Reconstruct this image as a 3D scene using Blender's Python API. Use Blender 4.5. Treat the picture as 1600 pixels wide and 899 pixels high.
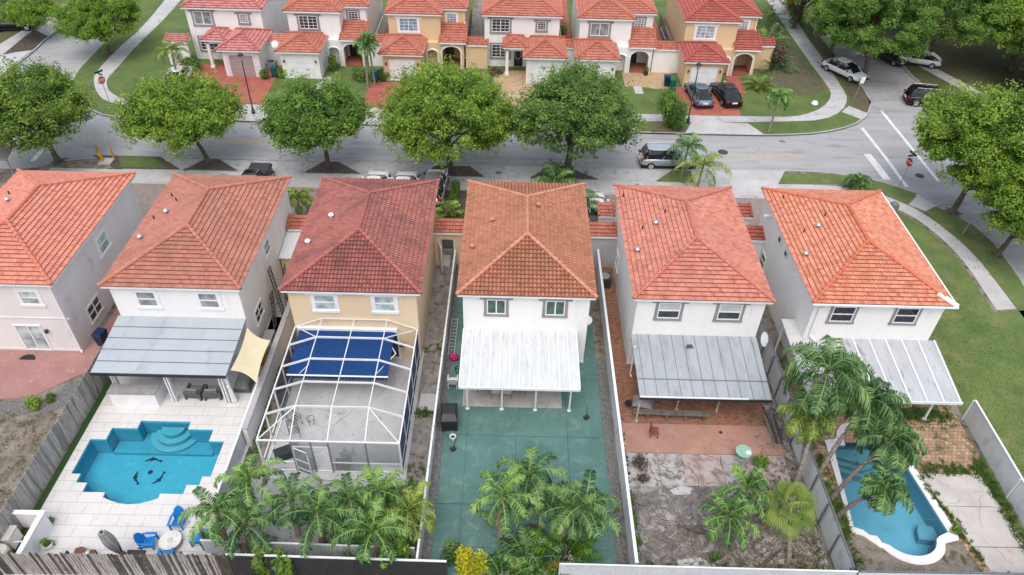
import bpy, bmesh, math, random
import numpy as np
from mathutils import Vector, Matrix, noise
from mathutils.geometry import tessellate_polygon
for o in list(bpy.data.objects): bpy.data.objects.remove(o)
scene = bpy.context.scene
COL = scene.collection
R = math.radians
# ---------------------------------------------------------------- camera
FPX, PITCH, CAMH, YAW, ROLL = 1152.4, 0.70637, 31.0, -0.00444, -0.02656
cd = bpy.data.cameras.new('camera'); cam = bpy.data.objects.new('camera', cd); COL.objects.link(cam)
cd.sensor_fit = 'HORIZONTAL'; cd.sensor_width = 36.0; cd.lens = FPX / 1600 * 36.0
cd.clip_start = 0.5; cd.clip_end = 2000
cam.matrix_world = (Matrix.Translation((0, 0, CAMH)) @ Matrix.Rotation(YAW, 4, 'Z')
                    @ Matrix.Rotation(math.pi / 2 - PITCH, 4, 'X') @ Matrix.Rotation(-ROLL, 4, 'Z'))
scene.camera = cam
# ---------------------------------------------------------------- world and sun
SUN_EL, SUN_AZ = 62, 188          # azimuth clockwise from +y (behind the camera, to its left)
w = bpy.data.worlds.new('World'); scene.world = w; w.use_nodes = True
nt = w.node_tree; bg = nt.nodes['Background']
sky = nt.nodes.new('ShaderNodeTexSky'); sky.sky_type = 'NISHITA'; sky.sun_disc = False
sky.sun_elevation = R(SUN_EL); sky.sun_rotation = R(SUN_AZ); sky.air_density = 0.8; sky.dust_density = 6.0; sky.ozone_density = 0.9
cloud = nt.nodes.new('ShaderNodeMix'); cloud.data_type = 'RGBA'; cloud.inputs[0].default_value = .45; cloud.inputs[7].default_value = (6.6, 6.9, 7.3, 1)     # an even overcast veil over the clear sky
nt.links.new(sky.outputs[0], cloud.inputs[6]); nt.links.new(cloud.outputs[2], bg.inputs[0]); bg.inputs[1].default_value = 0.13
sd = bpy.data.lights.new('sun', 'SUN'); sun = bpy.data.objects.new('sun', sd); COL.objects.link(sun)
sd.energy = 0.75; sd.angle = R(40); sd.color = (1.0, 0.96, 0.91)
sun.rotation_euler = (R(90 - SUN_EL), 0, math.pi - R(SUN_AZ) )
scene.view_settings.view_transform = 'Standard'; scene.view_settings.look = 'None'
scene.view_settings.gamma = 1; scene.view_settings.exposure = 0.74
scene.render.engine = 'CYCLES'; scene.render.resolution_x = 1024; scene.render.resolution_y = 575
scene.cycles.max_bounces = 8; scene.cycles.diffuse_bounces = 5; scene.cycles.transparent_max_bounces = 12
scene.cycles.caustics_reflective = False; scene.cycles.caustics_refractive = False
# ---------------------------------------------------------------- helpers
CR, SR, CP, SP, CY, SY = math.cos(ROLL), math.sin(ROLL), math.cos(PITCH), math.sin(PITCH), math.cos(YAW), math.sin(YAW)
def G(u, v, z=0.0):
    """survey point: where the sight line of photo pixel (u,v) meets the level z (metres)"""
    a = (u - 800) / FPX; b = (v - 449.5) / FPX
    a, b = a * CR - b * SR, a * SR + b * CR
    dx, dy, dz = a, CP - b * SP, -SP - b * CP
    t = (CAMH - z) / -dz; x, y = dx * t, dy * t
    return (x * CY - y * SY, x * SY + y * CY)
def GG(pts, z=0.0): return [G(u, v, z) for u, v in pts]

_m = {}
def node(nt, t, **k):
    n = nt.nodes.new(t)
    for a, b in k.items(): setattr(n, a, b)
    return n
def M(name, c1, c2=None, scale=1.5, rough=0.8, c3=None, s3=6.0, t3=(0.55, 0.7), bump=0.0, bscale=30, metal=0.0, spec=0.3, stretch=None, fine=0.12, tcol=None, ramp=(0.35, 0.65), brick=None, tint=False, coat=0.0, dist=0.0):
    """procedural material: two base colours mixed by noise, patches of a third, fine grain, bump"""
    if name in _m: return _m[name]
    m = bpy.data.materials.new(name); m.use_nodes = True; nt = m.node_tree; L = nt.links
    p = nt.nodes['Principled BSDF']; p.inputs['Roughness'].default_value = rough; p.inputs['Metallic'].default_value = metal
    p.inputs['Specular IOR Level'].default_value = spec
    if coat: p.inputs['Coat Weight'].default_value = coat
    tc = node(nt, 'ShaderNodeTexCoord'); co = tc.outputs['Object']
    if stretch:
        mp = node(nt, 'ShaderNodeMapping'); mp.inputs['Scale'].default_value = stretch; L.new(co, mp.inputs[0]); co2 = mp.outputs[0]
    else: co2 = co
    def noi(s, d=6, c=co2, rg=.6):
        n = node(nt, 'ShaderNodeTexNoise'); n.inputs['Scale'].default_value = s; n.inputs['Detail'].default_value = d; n.inputs['Roughness'].default_value = rg
        n.inputs['Distortion'].default_value = dist
        L.new(c, n.inputs['Vector']); return n.outputs['Fac']
    def ramp_(f, a, b):
        r = node(nt, 'ShaderNodeMapRange'); r.inputs[1].default_value = a; r.inputs[2].default_value = b; r.clamp = True; L.new(f, r.inputs[0]); return r.outputs[0]
    def mix(f, a, b, mode='MIX'):
        x = node(nt, 'ShaderNodeMix', data_type='RGBA', blend_type=mode)
        if isinstance(f, float): x.inputs[0].default_value = f
        else: L.new(f, x.inputs[0])
        for s, q in ((x.inputs[6], a), (x.inputs[7], b)):
            if isinstance(q, tuple): s.default_value = (*q[:3], 1)
            else: L.new(q, s)
        return x.outputs[2]
    c2 = c2 or tuple(q * .85 for q in c1)
    col = mix(ramp_(noi(scale), *ramp), c1, c2)
    if brick:     # (width, height, mortar colour, mortar size, colour b)
        b = node(nt, 'ShaderNodeTexBrick'); b.inputs['Scale'].default_value = 1.0
        b.inputs['Brick Width'].default_value = brick[0]; b.inputs['Row Height'].default_value = brick[1]
        b.inputs['Mortar Size'].default_value = brick[3]; b.inputs['Mortar Smooth'].default_value = .1; b.inputs['Bias'].default_value = 0
        b.inputs['Mortar'].default_value = (*brick[2], 1)
        L.new(co, b.inputs['Vector']); L.new(col, b.inputs['Color1']); b.inputs['Color2'].default_value = (*brick[4], 1)
        col = b.outputs['Color']
    if c3: col = mix(ramp_(noi(s3, 8), *t3), col, c3)
    if tint:
        a = node(nt, 'ShaderNodeAttribute'); a.attribute_name = 'tint'
        col = mix(a.outputs['Fac'], col, tcol)
    if fine:
        f = noi(bscale, 3, co); r = node(nt, 'ShaderNodeMapRange'); r.inputs[1].default_value = .3; r.inputs[2].default_value = .7
        r.inputs[3].default_value = 1 - fine; r.inputs[4].default_value = 1 + fine; L.new(f, r.inputs[0])
        g = node(nt, 'ShaderNodeCombineXYZ')
        for i in range(3): L.new(r.outputs[0], g.inputs[i])
        col = mix(1.0, col, g.outputs[0], 'MULTIPLY')
    L.new(col, p.inputs['Base Color'])
    if bump:
        b = node(nt, 'ShaderNodeBump'); b.inputs['Strength'].default_value = bump; b.inputs['Distance'].default_value = .03
        L.new(noi(bscale, 4, co), b.inputs['Height']); L.new(b.outputs[0], p.inputs['Normal'])
    _m[name] = m; return m

def tile_mat(name, c1, c2, c3, weather, wcol=(0.05, 0.03, 0.028), pale=None):
    """clay tiles: every tile its own tone (tile number kept in the UV map), blotches of weathering"""
    if name in _m: return _m[name]
    m = bpy.data.materials.new(name); m.use_nodes = True; nt = m.node_tree; L = nt.links
    p = nt.nodes['Principled BSDF']; p.inputs['Roughness'].default_value = .62; p.inputs['Specular IOR Level'].default_value = .4
    uv = node(nt, 'ShaderNodeUVMap'); wn = node(nt, 'ShaderNodeTexWhiteNoise', noise_dimensions='2D'); L.new(uv.outputs[0], wn.inputs['Vector'])
    cr = node(nt, 'ShaderNodeValToRGB'); L.new(wn.outputs['Value'], cr.inputs[0])
    e = cr.color_ramp.elements; e[0].color = (*c1, 1); e[1].color = (*c3, 1); e.new(.5).color = (*c2, 1)
    tc = node(nt, 'ShaderNodeTexCoord')
    def noi(s, d=5):
        n = node(nt, 'ShaderNodeTexNoise'); n.inputs['Scale'].default_value = s; n.inputs['Detail'].default_value = d; n.inputs['Roughness'].default_value = .65
        L.new(tc.outputs['Object'], n.inputs['Vector']); return n.outputs['Fac']
    def mixin(col, s, a, b, amt, c):
        r = node(nt, 'ShaderNodeMapRange'); r.inputs[1].default_value = a; r.inputs[2].default_value = b; r.inputs[4].default_value = amt; L.new(noi(s), r.inputs[0])
        x = node(nt, 'ShaderNodeMix', data_type='RGBA'); L.new(r.outputs[0], x.inputs[0]); L.new(col, x.inputs[6]); x.inputs[7].default_value = (*c, 1); return x.outputs[2]
    col = mixin(cr.outputs[0], .7, .45, .7, weather, wcol)
    col = mixin(col, 9, .5, .75, weather * .7, wcol)
    if pale: col = mixin(col, 3.2, .52, .7, .45, pale)
    L.new(col, p.inputs['Base Color'])
    _m[name] = m; return m

def glass_mat(name, c, rough=.06):
    if name in _m: return _m[name]
    m = bpy.data.materials.new(name); m.use_nodes = True; nt = m.node_tree
    p = nt.nodes['Principled BSDF']; p.inputs['Roughness'].default_value = rough; p.inputs['Specular IOR Level'].default_value = .5
    tc = node(nt, 'ShaderNodeTexCoord'); wv = node(nt, 'ShaderNodeTexNoise'); wv.inputs['Scale'].default_value = 1.7; nt.links.new(tc.outputs['Object'], wv.inputs['Vector'])
    cr = node(nt, 'ShaderNodeValToRGB'); nt.links.new(wv.outputs['Fac'], cr.inputs[0])
    cr.color_ramp.elements[0].position = .35; cr.color_ramp.elements[1].position = .65
    cr.color_ramp.elements[0].color = (*[q * .6 for q in c], 1); cr.color_ramp.elements[1].color = (*[min(1, q * 1.3) for q in c], 1)
    nt.links.new(cr.outputs[0], p.inputs['Base Color'])
    _m[name] = m; return m

def mesh_screen(name, c, alpha):
    """fine insect-screen mesh: partly see-through cloth"""
    if name in _m: return _m[name]
    m = bpy.data.materials.new(name); m.use_nodes = True; nt = m.node_tree
    p = nt.nodes['Principled BSDF']; p.inputs['Base Color'].default_value = (*c, 1); p.inputs['Roughness'].default_value = .9; p.inputs['Alpha'].default_value = alpha
    _m[name] = m; return m

def water_mat(name, c, deep):
    if name in _m: return _m[name]
    m = bpy.data.materials.new(name); m.use_nodes = True; nt = m.node_tree; L = nt.links
    nt.nodes.remove(nt.nodes['Principled BSDF']); out = nt.nodes['Material Output']
    tr = node(nt, 'ShaderNodeBsdfTransparent'); tr.inputs[0].default_value = (*c, 1)
    gl = node(nt, 'ShaderNodeBsdfGlossy'); gl.inputs['Roughness'].default_value = .03
    fr = node(nt, 'ShaderNodeFresnel'); fr.inputs[0].default_value = 1.33
    mx = node(nt, 'ShaderNodeMixShader'); tc = node(nt, 'ShaderNodeTexCoord'); n = node(nt, 'ShaderNodeTexNoise'); n.inputs['Scale'].default_value = 2.2; n.inputs['Detail'].default_value = 4
    L.new(tc.outputs['Object'], n.inputs['Vector']); b = node(nt, 'ShaderNodeBump'); b.inputs['Strength'].default_value = .5; b.inputs['Distance'].default_value = .06
    L.new(n.outputs['Fac'], b.inputs['Height']); L.new(b.outputs[0], gl.inputs['Normal']); L.new(b.outputs[0], fr.inputs['Normal'])
    L.new(fr.outputs[0], mx.inputs[0]); L.new(tr.outputs[0], mx.inputs[1]); L.new(gl.outputs[0], mx.inputs[2]); L.new(mx.outputs[0], out.inputs[0])
    _m[name] = m; return m

def leaf_mat(name, c1, c2, dark=None, trans=.3, rough=.55):
    if name in _m: return _m[name]
    m = bpy.data.materials.new(name); m.use_nodes = True; nt = m.node_tree; L = nt.links
    p = nt.nodes['Principled BSDF']; out = nt.nodes['Material Output']; p.inputs['Roughness'].default_value = rough; p.inputs['Specular IOR Level'].default_value = .3
    a = node(nt, 'ShaderNodeAttribute'); a.attribute_name = 'tint'
    cr = node(nt, 'ShaderNodeValToRGB'); L.new(a.outputs['Fac'], cr.inputs[0]); e = cr.color_ramp.elements
    e[0].color = (*(dark or tuple(q * .5 for q in c1)), 1); e[1].color = (*c2, 1); e.new(.45).color = (*c1, 1)
    L.new(cr.outputs[0], p.inputs['Base Color'])
    t = node(nt, 'ShaderNodeBsdfTranslucent'); L.new(cr.outputs[0], t.inputs[0])
    mx = node(nt, 'ShaderNodeMixShader'); mx.inputs[0].default_value = trans
    L.new(p.outputs[0], mx.inputs[1]); L.new(t.outputs[0], mx.inputs[2]); L.new(mx.outputs[0], out.inputs[0])
    _m[name] = m; return m

def tag(o, label=None, cat=None, group=None, kind=None):
    if label: o['label'] = label
    if cat: o['category'] = cat
    if group: o['group'] = group
    if kind: o['kind'] = kind
    return o
def thing(name, label, cat, loc=(0, 0, 0), rz=0.0, group=None):
    o = bpy.data.objects.new(name, None); COL.objects.link(o); o.empty_display_size = .3
    o.location = (loc[0], loc[1], loc[2] if len(loc) > 2 else 0); o.rotation_euler = (0, 0, rz)
    return tag(o, label, cat, group)
def kids(o): return [c for c in bpy.data.objects if c.parent == o]
def dup(root, loc, rz=0.0, label=None, group=None, scale=None):
    r = root.copy(); COL.objects.link(r); r.location = (loc[0], loc[1], loc[2] if len(loc) > 2 else 0); r.rotation_euler = (0, 0, rz)
    if scale: r.scale = (scale,) * 3 if isinstance(scale, (int, float)) else scale
    if label: r['label'] = label
    if group: r['group'] = group
    for ch in kids(root):
        c = ch.copy(); COL.objects.link(c); c.parent = r
        for g in kids(ch):
            d = g.copy(); COL.objects.link(d); d.parent = c
    return r

class MB:
    def __init__(s, o=(0, 0, 0)): s.v = []; s.f = []; s.mi = []; s.uv = []; s.o = o; s.tint = []
    def add(s, vs, fs, mi=0, uv=None):
        n = len(s.v); ox, oy, oz = s.o
        s.v += [(a[0] - ox, a[1] - oy, a[2] - oz) for a in vs]
        for f in fs: s.f.append([n + i for i in f]); s.mi.append(mi); s.uv.append(uv)
        return s
    def fbox(s, P, U, V, N, a0, b0, d0, a1, b1, d1, mi=0):
        P, U, V, N = map(Vector, (P, U, V, N)); vs = [P + U * a + V * b + N * d for d in (d0, d1) for b in (b0, b1) for a in (a0, a1)]
        fs = [(0, 2, 3, 1), (4, 5, 7, 6), (0, 1, 5, 4), (2, 6, 7, 3), (0, 4, 6, 2), (1, 3, 7, 5)]
        if U.cross(V).dot(N) < 0: fs = [f[::-1] for f in fs]
        return s.add([tuple(v) for v in vs], fs, mi)
    def box(s, x0, y0, z0, x1, y1, z1, mi=0): return s.fbox((0, 0, 0), (1, 0, 0), (0, 1, 0), (0, 0, 1), x0, y0, z0, x1, y1, z1, mi)
    def obox(s, c, size, rz=0, mi=0, rx=0, ry=0):
        m = Matrix.Rotation(rz, 3, 'Z') @ Matrix.Rotation(ry, 3, 'Y') @ Matrix.Rotation(rx, 3, 'X')
        h = [q / 2 for q in size]
        return s.fbox(c, m.col[0], m.col[1], m.col[2], -h[0], -h[1], -h[2], h[0], h[1], h[2], mi)
    def tube(s, pts, r, n=6, mi=0, cap=True):
        pts = [Vector(p) for p in pts]; rr = r if isinstance(r, (list, tuple)) else [r] * len(pts); vs = []; fs = []
        for i, p in enumerate(pts):
            d = (pts[min(i + 1, len(pts) - 1)] - pts[max(i - 1, 0)]).normalized()
            a = d.cross(Vector((0, 0, 1)) if abs(d.z) < .9 else Vector((1, 0, 0))).normalized(); b = d.cross(a)
            for k in range(n):
                t = 2 * math.pi * k / n; vs.append(tuple(p + (a * math.cos(t) + b * math.sin(t)) * rr[i]))
        for i in range(len(pts) - 1):
            for k in range(n):
                k2 = (k + 1) % n; fs.append((i * n + k, (i + 1) * n + k, (i + 1) * n + k2, i * n + k2))
        if cap: fs.append(tuple(range(n))); fs.append(tuple((len(pts) - 1) * n + k for k in range(n))[::-1])
        return s.add(vs, fs, mi)
    def lathe(s, prof, c=(0, 0, 0), n=20, mi=0):
        vs = []; fs = []
        for r, z in prof:
            for k in range(n):
                t = 2 * math.pi * k / n; vs.append((c[0] + r * math.cos(t), c[1] + r * math.sin(t), c[2] + z))
        for i in range(len(prof) - 1):
            for k in range(n):
                k2 = (k + 1) % n; fs.append((i * n + k, i * n + k2, (i + 1) * n + k2, (i + 1) * n + k))
        fs.append(tuple(range(n))[::-1]); fs.append(tuple((len(prof) - 1) * n + k for k in range(n)))
        return s.add(vs, fs, mi)
    def prism(s, poly, z0, z1, mi=0, holes=(), bottom=False):
        """flat polygon (with holes) raised from z0 to z1"""
        loops = [list(poly)] + [list(h) for h in holes]
        flat = [p for l in loops for p in l]
        tris = tessellate_polygon([[Vector((p[0], p[1], 0)) for p in l] for l in loops])
        n = len(flat); vs = [(p[0], p[1], z1) for p in flat]; fs = []
        for t in tris:
            a, b, c = [flat[i] for i in t]; cr = (b[0] - a[0]) * (c[1] - a[1]) - (b[1] - a[1]) * (c[0] - a[0])
            fs.append(tuple(t) if cr > 0 else tuple(t)[::-1])
        if z0 is not None:
            vs += [(p[0], p[1], z0) for p in flat]; k = 0
            for li, l in enumerate(loops):
                ar = sum(l[i][0] * l[(i + 1) % len(l)][1] - l[(i + 1) % len(l)][0] * l[i][1] for i in range(len(l)))
                ccw = (ar > 0) == (li == 0)
                for i in range(len(l)):
                    a, b = k + i, k + (i + 1) % len(l)
                    fs.append((a + n, b + n, b, a) if ccw else (a, b, b + n, a + n))
                k += len(l)
        return s.add(vs, fs, mi)
    def loft(s, rings, mi=0, cap=True, closed=True):
        n = len(rings[0]); vs = [tuple(p) for r in rings for p in r]; fs = []
        for i in range(len(rings) - 1):
            for k in range(n if closed else n - 1):
                k2 = (k + 1) % n; fs.append((i * n + k, i * n + k2, (i + 1) * n + k2, (i + 1) * n + k))
        if cap: fs.append(tuple(range(n))[::-1]); fs.append(tuple((len(rings) - 1) * n + k for k in range(n)))
        return s.add(vs, fs, mi)
    def build(s, name, mats, parent=None, smooth=False, loc=None):
        me = bpy.data.meshes.new(name); me.from_pydata(s.v, [], s.f)
        if not isinstance(mats, (list, tuple)): mats = [mats]
        for m in mats: me.materials.append(m)
        if len(mats) > 1: me.polygons.foreach_set('material_index', s.mi)
        if any(u is not None for u in s.uv):
            ul = me.uv_layers.new(name='UVMap'); arr = []
            for f, u in zip(s.f, s.uv): arr += list(u or (0, 0)) * len(f)
            ul.data.foreach_set('uv', arr)
        if s.tint and len(s.tint) == len(s.f):
            at = me.attributes.new('tint', 'FLOAT', 'FACE'); at.data.foreach_set('value', s.tint)
        if smooth: me.polygons.foreach_set('use_smooth', [True] * len(me.polygons))
        me.update(); o = bpy.data.objects.new(name, me); COL.objects.link(o)
        if parent is not None: o.parent = parent
        if loc is not None: o.location = (loc[0], loc[1], loc[2] if len(loc) > 2 else 0)
        elif parent is None: o.location = s.o
        return o

def struct(name, polys, z0, z1, mat, holes=(), origin=None):
    mb = MB()
    for i, p in enumerate(polys): mb.prism(p, z0, z1, holes=holes if i == 0 else ())
    return tag(mb.build(name, mat), kind='structure')
def rect(x0, y0, x1, y1): return [(x0, y0), (x1, y0), (x1, y1), (x0, y1)]
def off_line(pts, w):
    """ribbon polygon of width w to the left of the polyline"""
    L = []
    for i, p in enumerate(pts):
        a = Vector(pts[max(i - 1, 0)]); b = Vector(pts[min(i + 1, len(pts) - 1)]); d = (b - a).normalized(); n = Vector((-d.y, d.x)); L.append((p[0] + n.x * w, p[1] + n.y * w))
    return list(pts) + L[::-1]
def smooth_line(pts, it=2):
    for _ in range(it):
        q = [pts[0]]
        for a, b in zip(pts, pts[1:]):
            q += [(a[0] * .75 + b[0] * .25, a[1] * .75 + b[1] * .25), (a[0] * .25 + b[0] * .75, a[1] * .25 + b[1] * .75)]
        pts = q + [pts[-1]]
    return pts
def smooth_loop(pts, it=2):
    for _ in range(it):
        q = []
        for a, b in zip(pts, pts[1:] + pts[:1]):
            q += [(a[0] * .75 + b[0] * .25, a[1] * .75 + b[1] * .25), (a[0] * .25 + b[0] * .75, a[1] * .25 + b[1] * .75)]
        pts = q
    return pts

# ---------------------------------------------------------------- materials
stucco_white = M('white_stucco', (0.79, 0.785, 0.775), (0.73, 0.725, 0.72), scale=.5, c3=(.6, .59, .575), s3=.8, t3=(.55, .85), bump=.15, bscale=60, fine=.03, stretch=(1.5, 1.5, .5))
stucco_pink = M('pinkish_stucco', (0.72, 0.695, 0.695), (0.65, 0.62, 0.62), scale=.6, c3=(.4, .37, .36), s3=1.0, t3=(.6, .85), bump=.15, bscale=60, fine=.03, stretch=(1, 1, .4))
stucco_cream = M('cream_stucco', (0.71, 0.56, 0.38), (0.64, 0.5, 0.34), scale=.5, c3=(.45, .36, .28), s3=1.0, t3=(.66, .9), bump=.15, bscale=60, fine=.03)
stucco_peach = M('peach_stucco', (0.68, 0.5, 0.31), (0.62, 0.45, 0.28), scale=.5, bump=.15, bscale=60, fine=.03)
white_paint = M('white_paint', (0.78, 0.79, 0.8), (0.7, 0.71, 0.72), rough=.45, fine=.02)
grey_trim = M('grey_trim', (0.27, 0.26, 0.265), (0.23, 0.22, 0.23), rough=.7, fine=.04)
white_metal = M('white_metal', (0.72, 0.75, 0.77), (0.64, 0.67, 0.69), rough=.4, fine=.03, spec=.5)
dark_metal = M('dark_metal', (0.025, 0.025, 0.028), rough=.4, fine=.05, spec=.5)
black_rubber = M('black_rubber', (0.02, 0.02, 0.021), rough=.8, fine=.05)
alu = M('aluminium', (0.55, 0.56, 0.58), rough=.35, metal=.8, fine=.04)
grass = M('lawn_grass', (0.115, 0.165, 0.05), (0.075, 0.12, 0.035), scale=.5, c3=(0.16, 0.15, 0.075), s3=.9, t3=(.56, .8), bump=.9, bscale=22, fine=.35, rough=.95)
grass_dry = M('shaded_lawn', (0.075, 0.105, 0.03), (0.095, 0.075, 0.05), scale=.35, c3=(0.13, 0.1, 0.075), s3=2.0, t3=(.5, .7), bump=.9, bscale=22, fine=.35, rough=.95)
turf = M('green_turf', (0.03, 0.075, 0.02), bump=.6, bscale=60, fine=.25)
dirt = M('dry_dirt', (0.25, 0.22, 0.19), (0.15, 0.13, 0.1), scale=.8, c3=(0.08, 0.07, 0.045), s3=1.7, t3=(.5, .64), bump=.9, bscale=14, fine=.3, dist=.6)
grey_dirt = M('grey_dirt', (0.24, 0.22, 0.2), (0.15, 0.14, 0.13), scale=1.1, c3=(0.08, 0.085, 0.05), s3=1.4, t3=(.55, .68), bump=.9, bscale=16, fine=.3, dist=.5)
asphalt = M('asphalt', (0.35, 0.357, 0.372), (0.285, 0.291, 0.305), scale=.25, c3=(.21, .215, .225), s3=.8, t3=(.54, .72), bump=.35, bscale=45, fine=.12, stretch=(.35, 1.6, 1))
concrete = M('concrete', (0.40, 0.40, 0.405), (0.31, 0.31, 0.315), scale=.45, c3=(.2, .2, .205), s3=1.6, t3=(.56, .75), bump=.25, bscale=40, fine=.09)
pale_concrete = M('pale_concrete', (0.47, 0.47, 0.48), (0.37, 0.365, 0.37), scale=.5, c3=(.3, .29, .29), s3=1.9, t3=(.58, .78), bump=.25, bscale=40, fine=.08)
apron = M('apron_concrete', (0.43, 0.435, 0.445), (0.33, 0.335, 0.345), scale=.6, c3=(.22, .225, .23), s3=2.0, t3=(.54, .7), bump=.3, bscale=40, fine=.1, dist=.5)
mulch = M('bark_mulch', (0.10, 0.085, 0.07), (0.05, 0.042, 0.035), scale=4, c3=(.2, .18, .16), s3=14, t3=(.6, .7), bump=1.2, bscale=18, fine=.4)
gravel = M('gravel', (0.22, 0.22, 0.22), (0.06, 0.06, 0.06), scale=17, c3=(.4, .4, .4), s3=24, t3=(.6, .68), bump=1.0, bscale=28, fine=.4)
paint_line = M('road_paint', (0.7, 0.7, 0.7), (0.55, 0.55, 0.55), scale=2, c3=(.3, .3, .3), s3=7, t3=(.6, .75))
yellow_line = M('yellow_road_paint', (0.6, 0.42, 0.18), (0.45, 0.36, 0.22), scale=2, c3=(.2, .19, .17), s3=6, t3=(.5, .65))
bark = M('tree_bark', (0.14, 0.115, 0.095), (0.07, 0.055, 0.045), scale=3, bump=1, bscale=20, fine=.3)
palm_bark = M('palm_bark', (0.33, 0.29, 0.25), (0.17, 0.14, 0.115), scale=3, stretch=(1, 1, 6), bump=1, bscale=12, fine=.25)
grey_wood = M('weathered_wood', (0.20, 0.185, 0.17), (0.11, 0.098, 0.088), scale=1.6, stretch=(3, 3, .4), c3=(.05, .045, .04), s3=3, t3=(.58, .75), bump=.6, bscale=25, fine=.18)
grey_wood2 = M('dark_weathered_wood', (0.10, 0.088, 0.078), (0.05, 0.042, 0.037), scale=1.6, stretch=(3, 3, .4), bump=.6, bscale=25, fine=.18)
# ================================================================ GROUND, STREETS, PAVEMENTS
RZ = -0.12                                   # street level; lots and verges stand a kerb above it
struct('road', [rect(-400, -120, 400, 700)], None, RZ, asphalt, holes=[rect(-33, 12, 26, 38)[::-1]])
near_curb = smooth_line([(-200, 48.0)] + GG([(-10, 262), (60, 262), (90, 250), (200, 243)]) + [(-5, 51.4), (12, 51.4), (19.6, 51.6)] + GG([(1265, 266), (1320, 272), (1373, 283), (1433, 305), (1462, 322), (1520, 350), (1553, 377), (1593, 430), (1640, 520), (1720, 700)]), 1)
pool1_w = GG([(221.6, 658.3), (298.6, 659.1), (295.8, 670.8), (333.2, 672.2), (328.3, 689.6), (349.6, 690.7)])
P1 = [(-19.25, 24.78), (-16.62, 24.78), (-16.62, 24.29), (-15.28, 24.29), (-15.28, 23.55), (-14.5, 23.55), (-14.5, 21.4), (-14.9, 21.4), (-14.9, 20.9), (-15.5, 20.9), (-15.5, 20.38), (-16.6, 20.38), (-16.6, 20.12), (-17.0, 19.93), (-17.45, 19.8), (-17.9, 19.75), (-18.35, 19.8), (-18.8, 19.93), (-19.25, 20.12), (-19.25, 20.38), (-20.35, 20.38), (-20.35, 20.9), (-20.9, 20.9), (-20.9, 21.4), (-21.36, 21.4), (-21.36, 23.52), (-20.56, 23.52), (-20.56, 24.27), (-19.25, 24.27)]
def arc(cx, cy, r, a0, a1, n, sy=1.0): return [(cx + r * math.cos(R(a0 + (a1 - a0) * i / n)), cy + sy * r * math.sin(R(a0 + (a1 - a0) * i / n))) for i in range(n + 1)]
P2 = [(17.1, 24.22), (17.75, 24.22)] + arc(18.72, 24.35, .97, 172, 8, 14, 1.05) + [(19.7, 24.22), (20.3, 24.22), (20.97, 19.25)] + [(20.45, 19.02), (20.3, 18.9)] + arc(19.0, 19.0, 1.25, -10, -150, 14, .82) + [(17.6, 18.62), (17.5, 18.95), (17.15, 19.0)] + [(16.95, 19.25), (16.55, 19.4)]
def swell(P, k=1.007):
    c = (sum(p[0] for p in P) / len(P), sum(p[1] for p in P) / len(P)); return [(c[0] + (p[0] - c[0]) * k, c[1] + (p[1] - c[1]) * k) for p in P]
NEARB = near_curb + [(60, -60), (-200, -60)]
struct('ground_plots', [NEARB], RZ - .3, 0.0, dirt, holes=[swell(P1)[::-1], swell(P2)[::-1]])
far_curb = smooth_line(GG([(104, -30), (207, 21), (156, 72), (112, 118), (108, 150), (150, 178), (185, 184)]) + [(-20, 57.8), (0, 57.4), (20.9, 57.4)] + GG([(1230, 211), (1285, 208), (1333, 197), (1357, 181), (1363, 160), (1349, 135), (1297, 74), (1265, 34), (1225, -30)]) + [(20, 170), (-60, 170)], 1)
struct('ground_far_lots', [far_curb], RZ - .3, 0.0, grass)
lw = smooth_line(GG([(0, 122), (19, 106), (53, 80), (76, 57), (104, 40), (170, -25)]) , 1)
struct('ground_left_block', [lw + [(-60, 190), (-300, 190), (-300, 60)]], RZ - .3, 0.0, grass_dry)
rw = smooth_line(GG([(1330, -40), (1380, 60), (1417, 110), (1445, 135), (1500, 185), (1600, 290), (1700, 420)]), 1)
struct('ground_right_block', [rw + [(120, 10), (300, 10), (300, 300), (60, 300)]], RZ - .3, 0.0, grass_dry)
def kerb(line, w, name='kerb'):
    mb = MB()
    for a, b in zip(line, line[1:]):
        pass
    mb.prism(off_line(line, w), RZ - .05, 0.012); return tag(mb.build(name, concrete), kind='structure')
kerb(near_curb[1:], -.16); kerb(far_curb[:-3], .16); kerb(lw, .16); kerb(rw, -.16)
# front lawns, aprons and sidewalks of the near row
struct('apron', [[(-31, 47.5)] + [(x, 51.25) for x in (-30, -20, -5, 8, 14.6)] + [(20.6, 51.45), (19.3, 47.5)]], 0, .014, apron)
struct('frontage', [rect(-33, 40, 20, 47.8)], 0, .01, M('paver_drive', (.26, .22, .21), (.2, .17, .165), brick=(.22, .11, (.12, .11, .1), .008, (.32, .25, .23)), fine=.15))
sw_near = [(-36, 47.85), (21, 47.85)] + smooth_line(GG([(1200, 297), (1290, 300), (1350, 308), (1397, 325), (1433, 342), (1477, 377), (1510, 413), (1557, 485)]), 2)[1:] + smooth_line(GG([(1588, 483), (1533, 410), (1500, 377), (1453, 340), (1417, 320), (1373, 303), (1313, 290), (1200, 288)]), 2) + [(19, 49.4), (-36, 49.4)]
struct('sidewalk', [sw_near, GG([(1420, 320), (1447, 330), (1463, 322), (1434, 305)])], 0, .022, pale_concrete)
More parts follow.
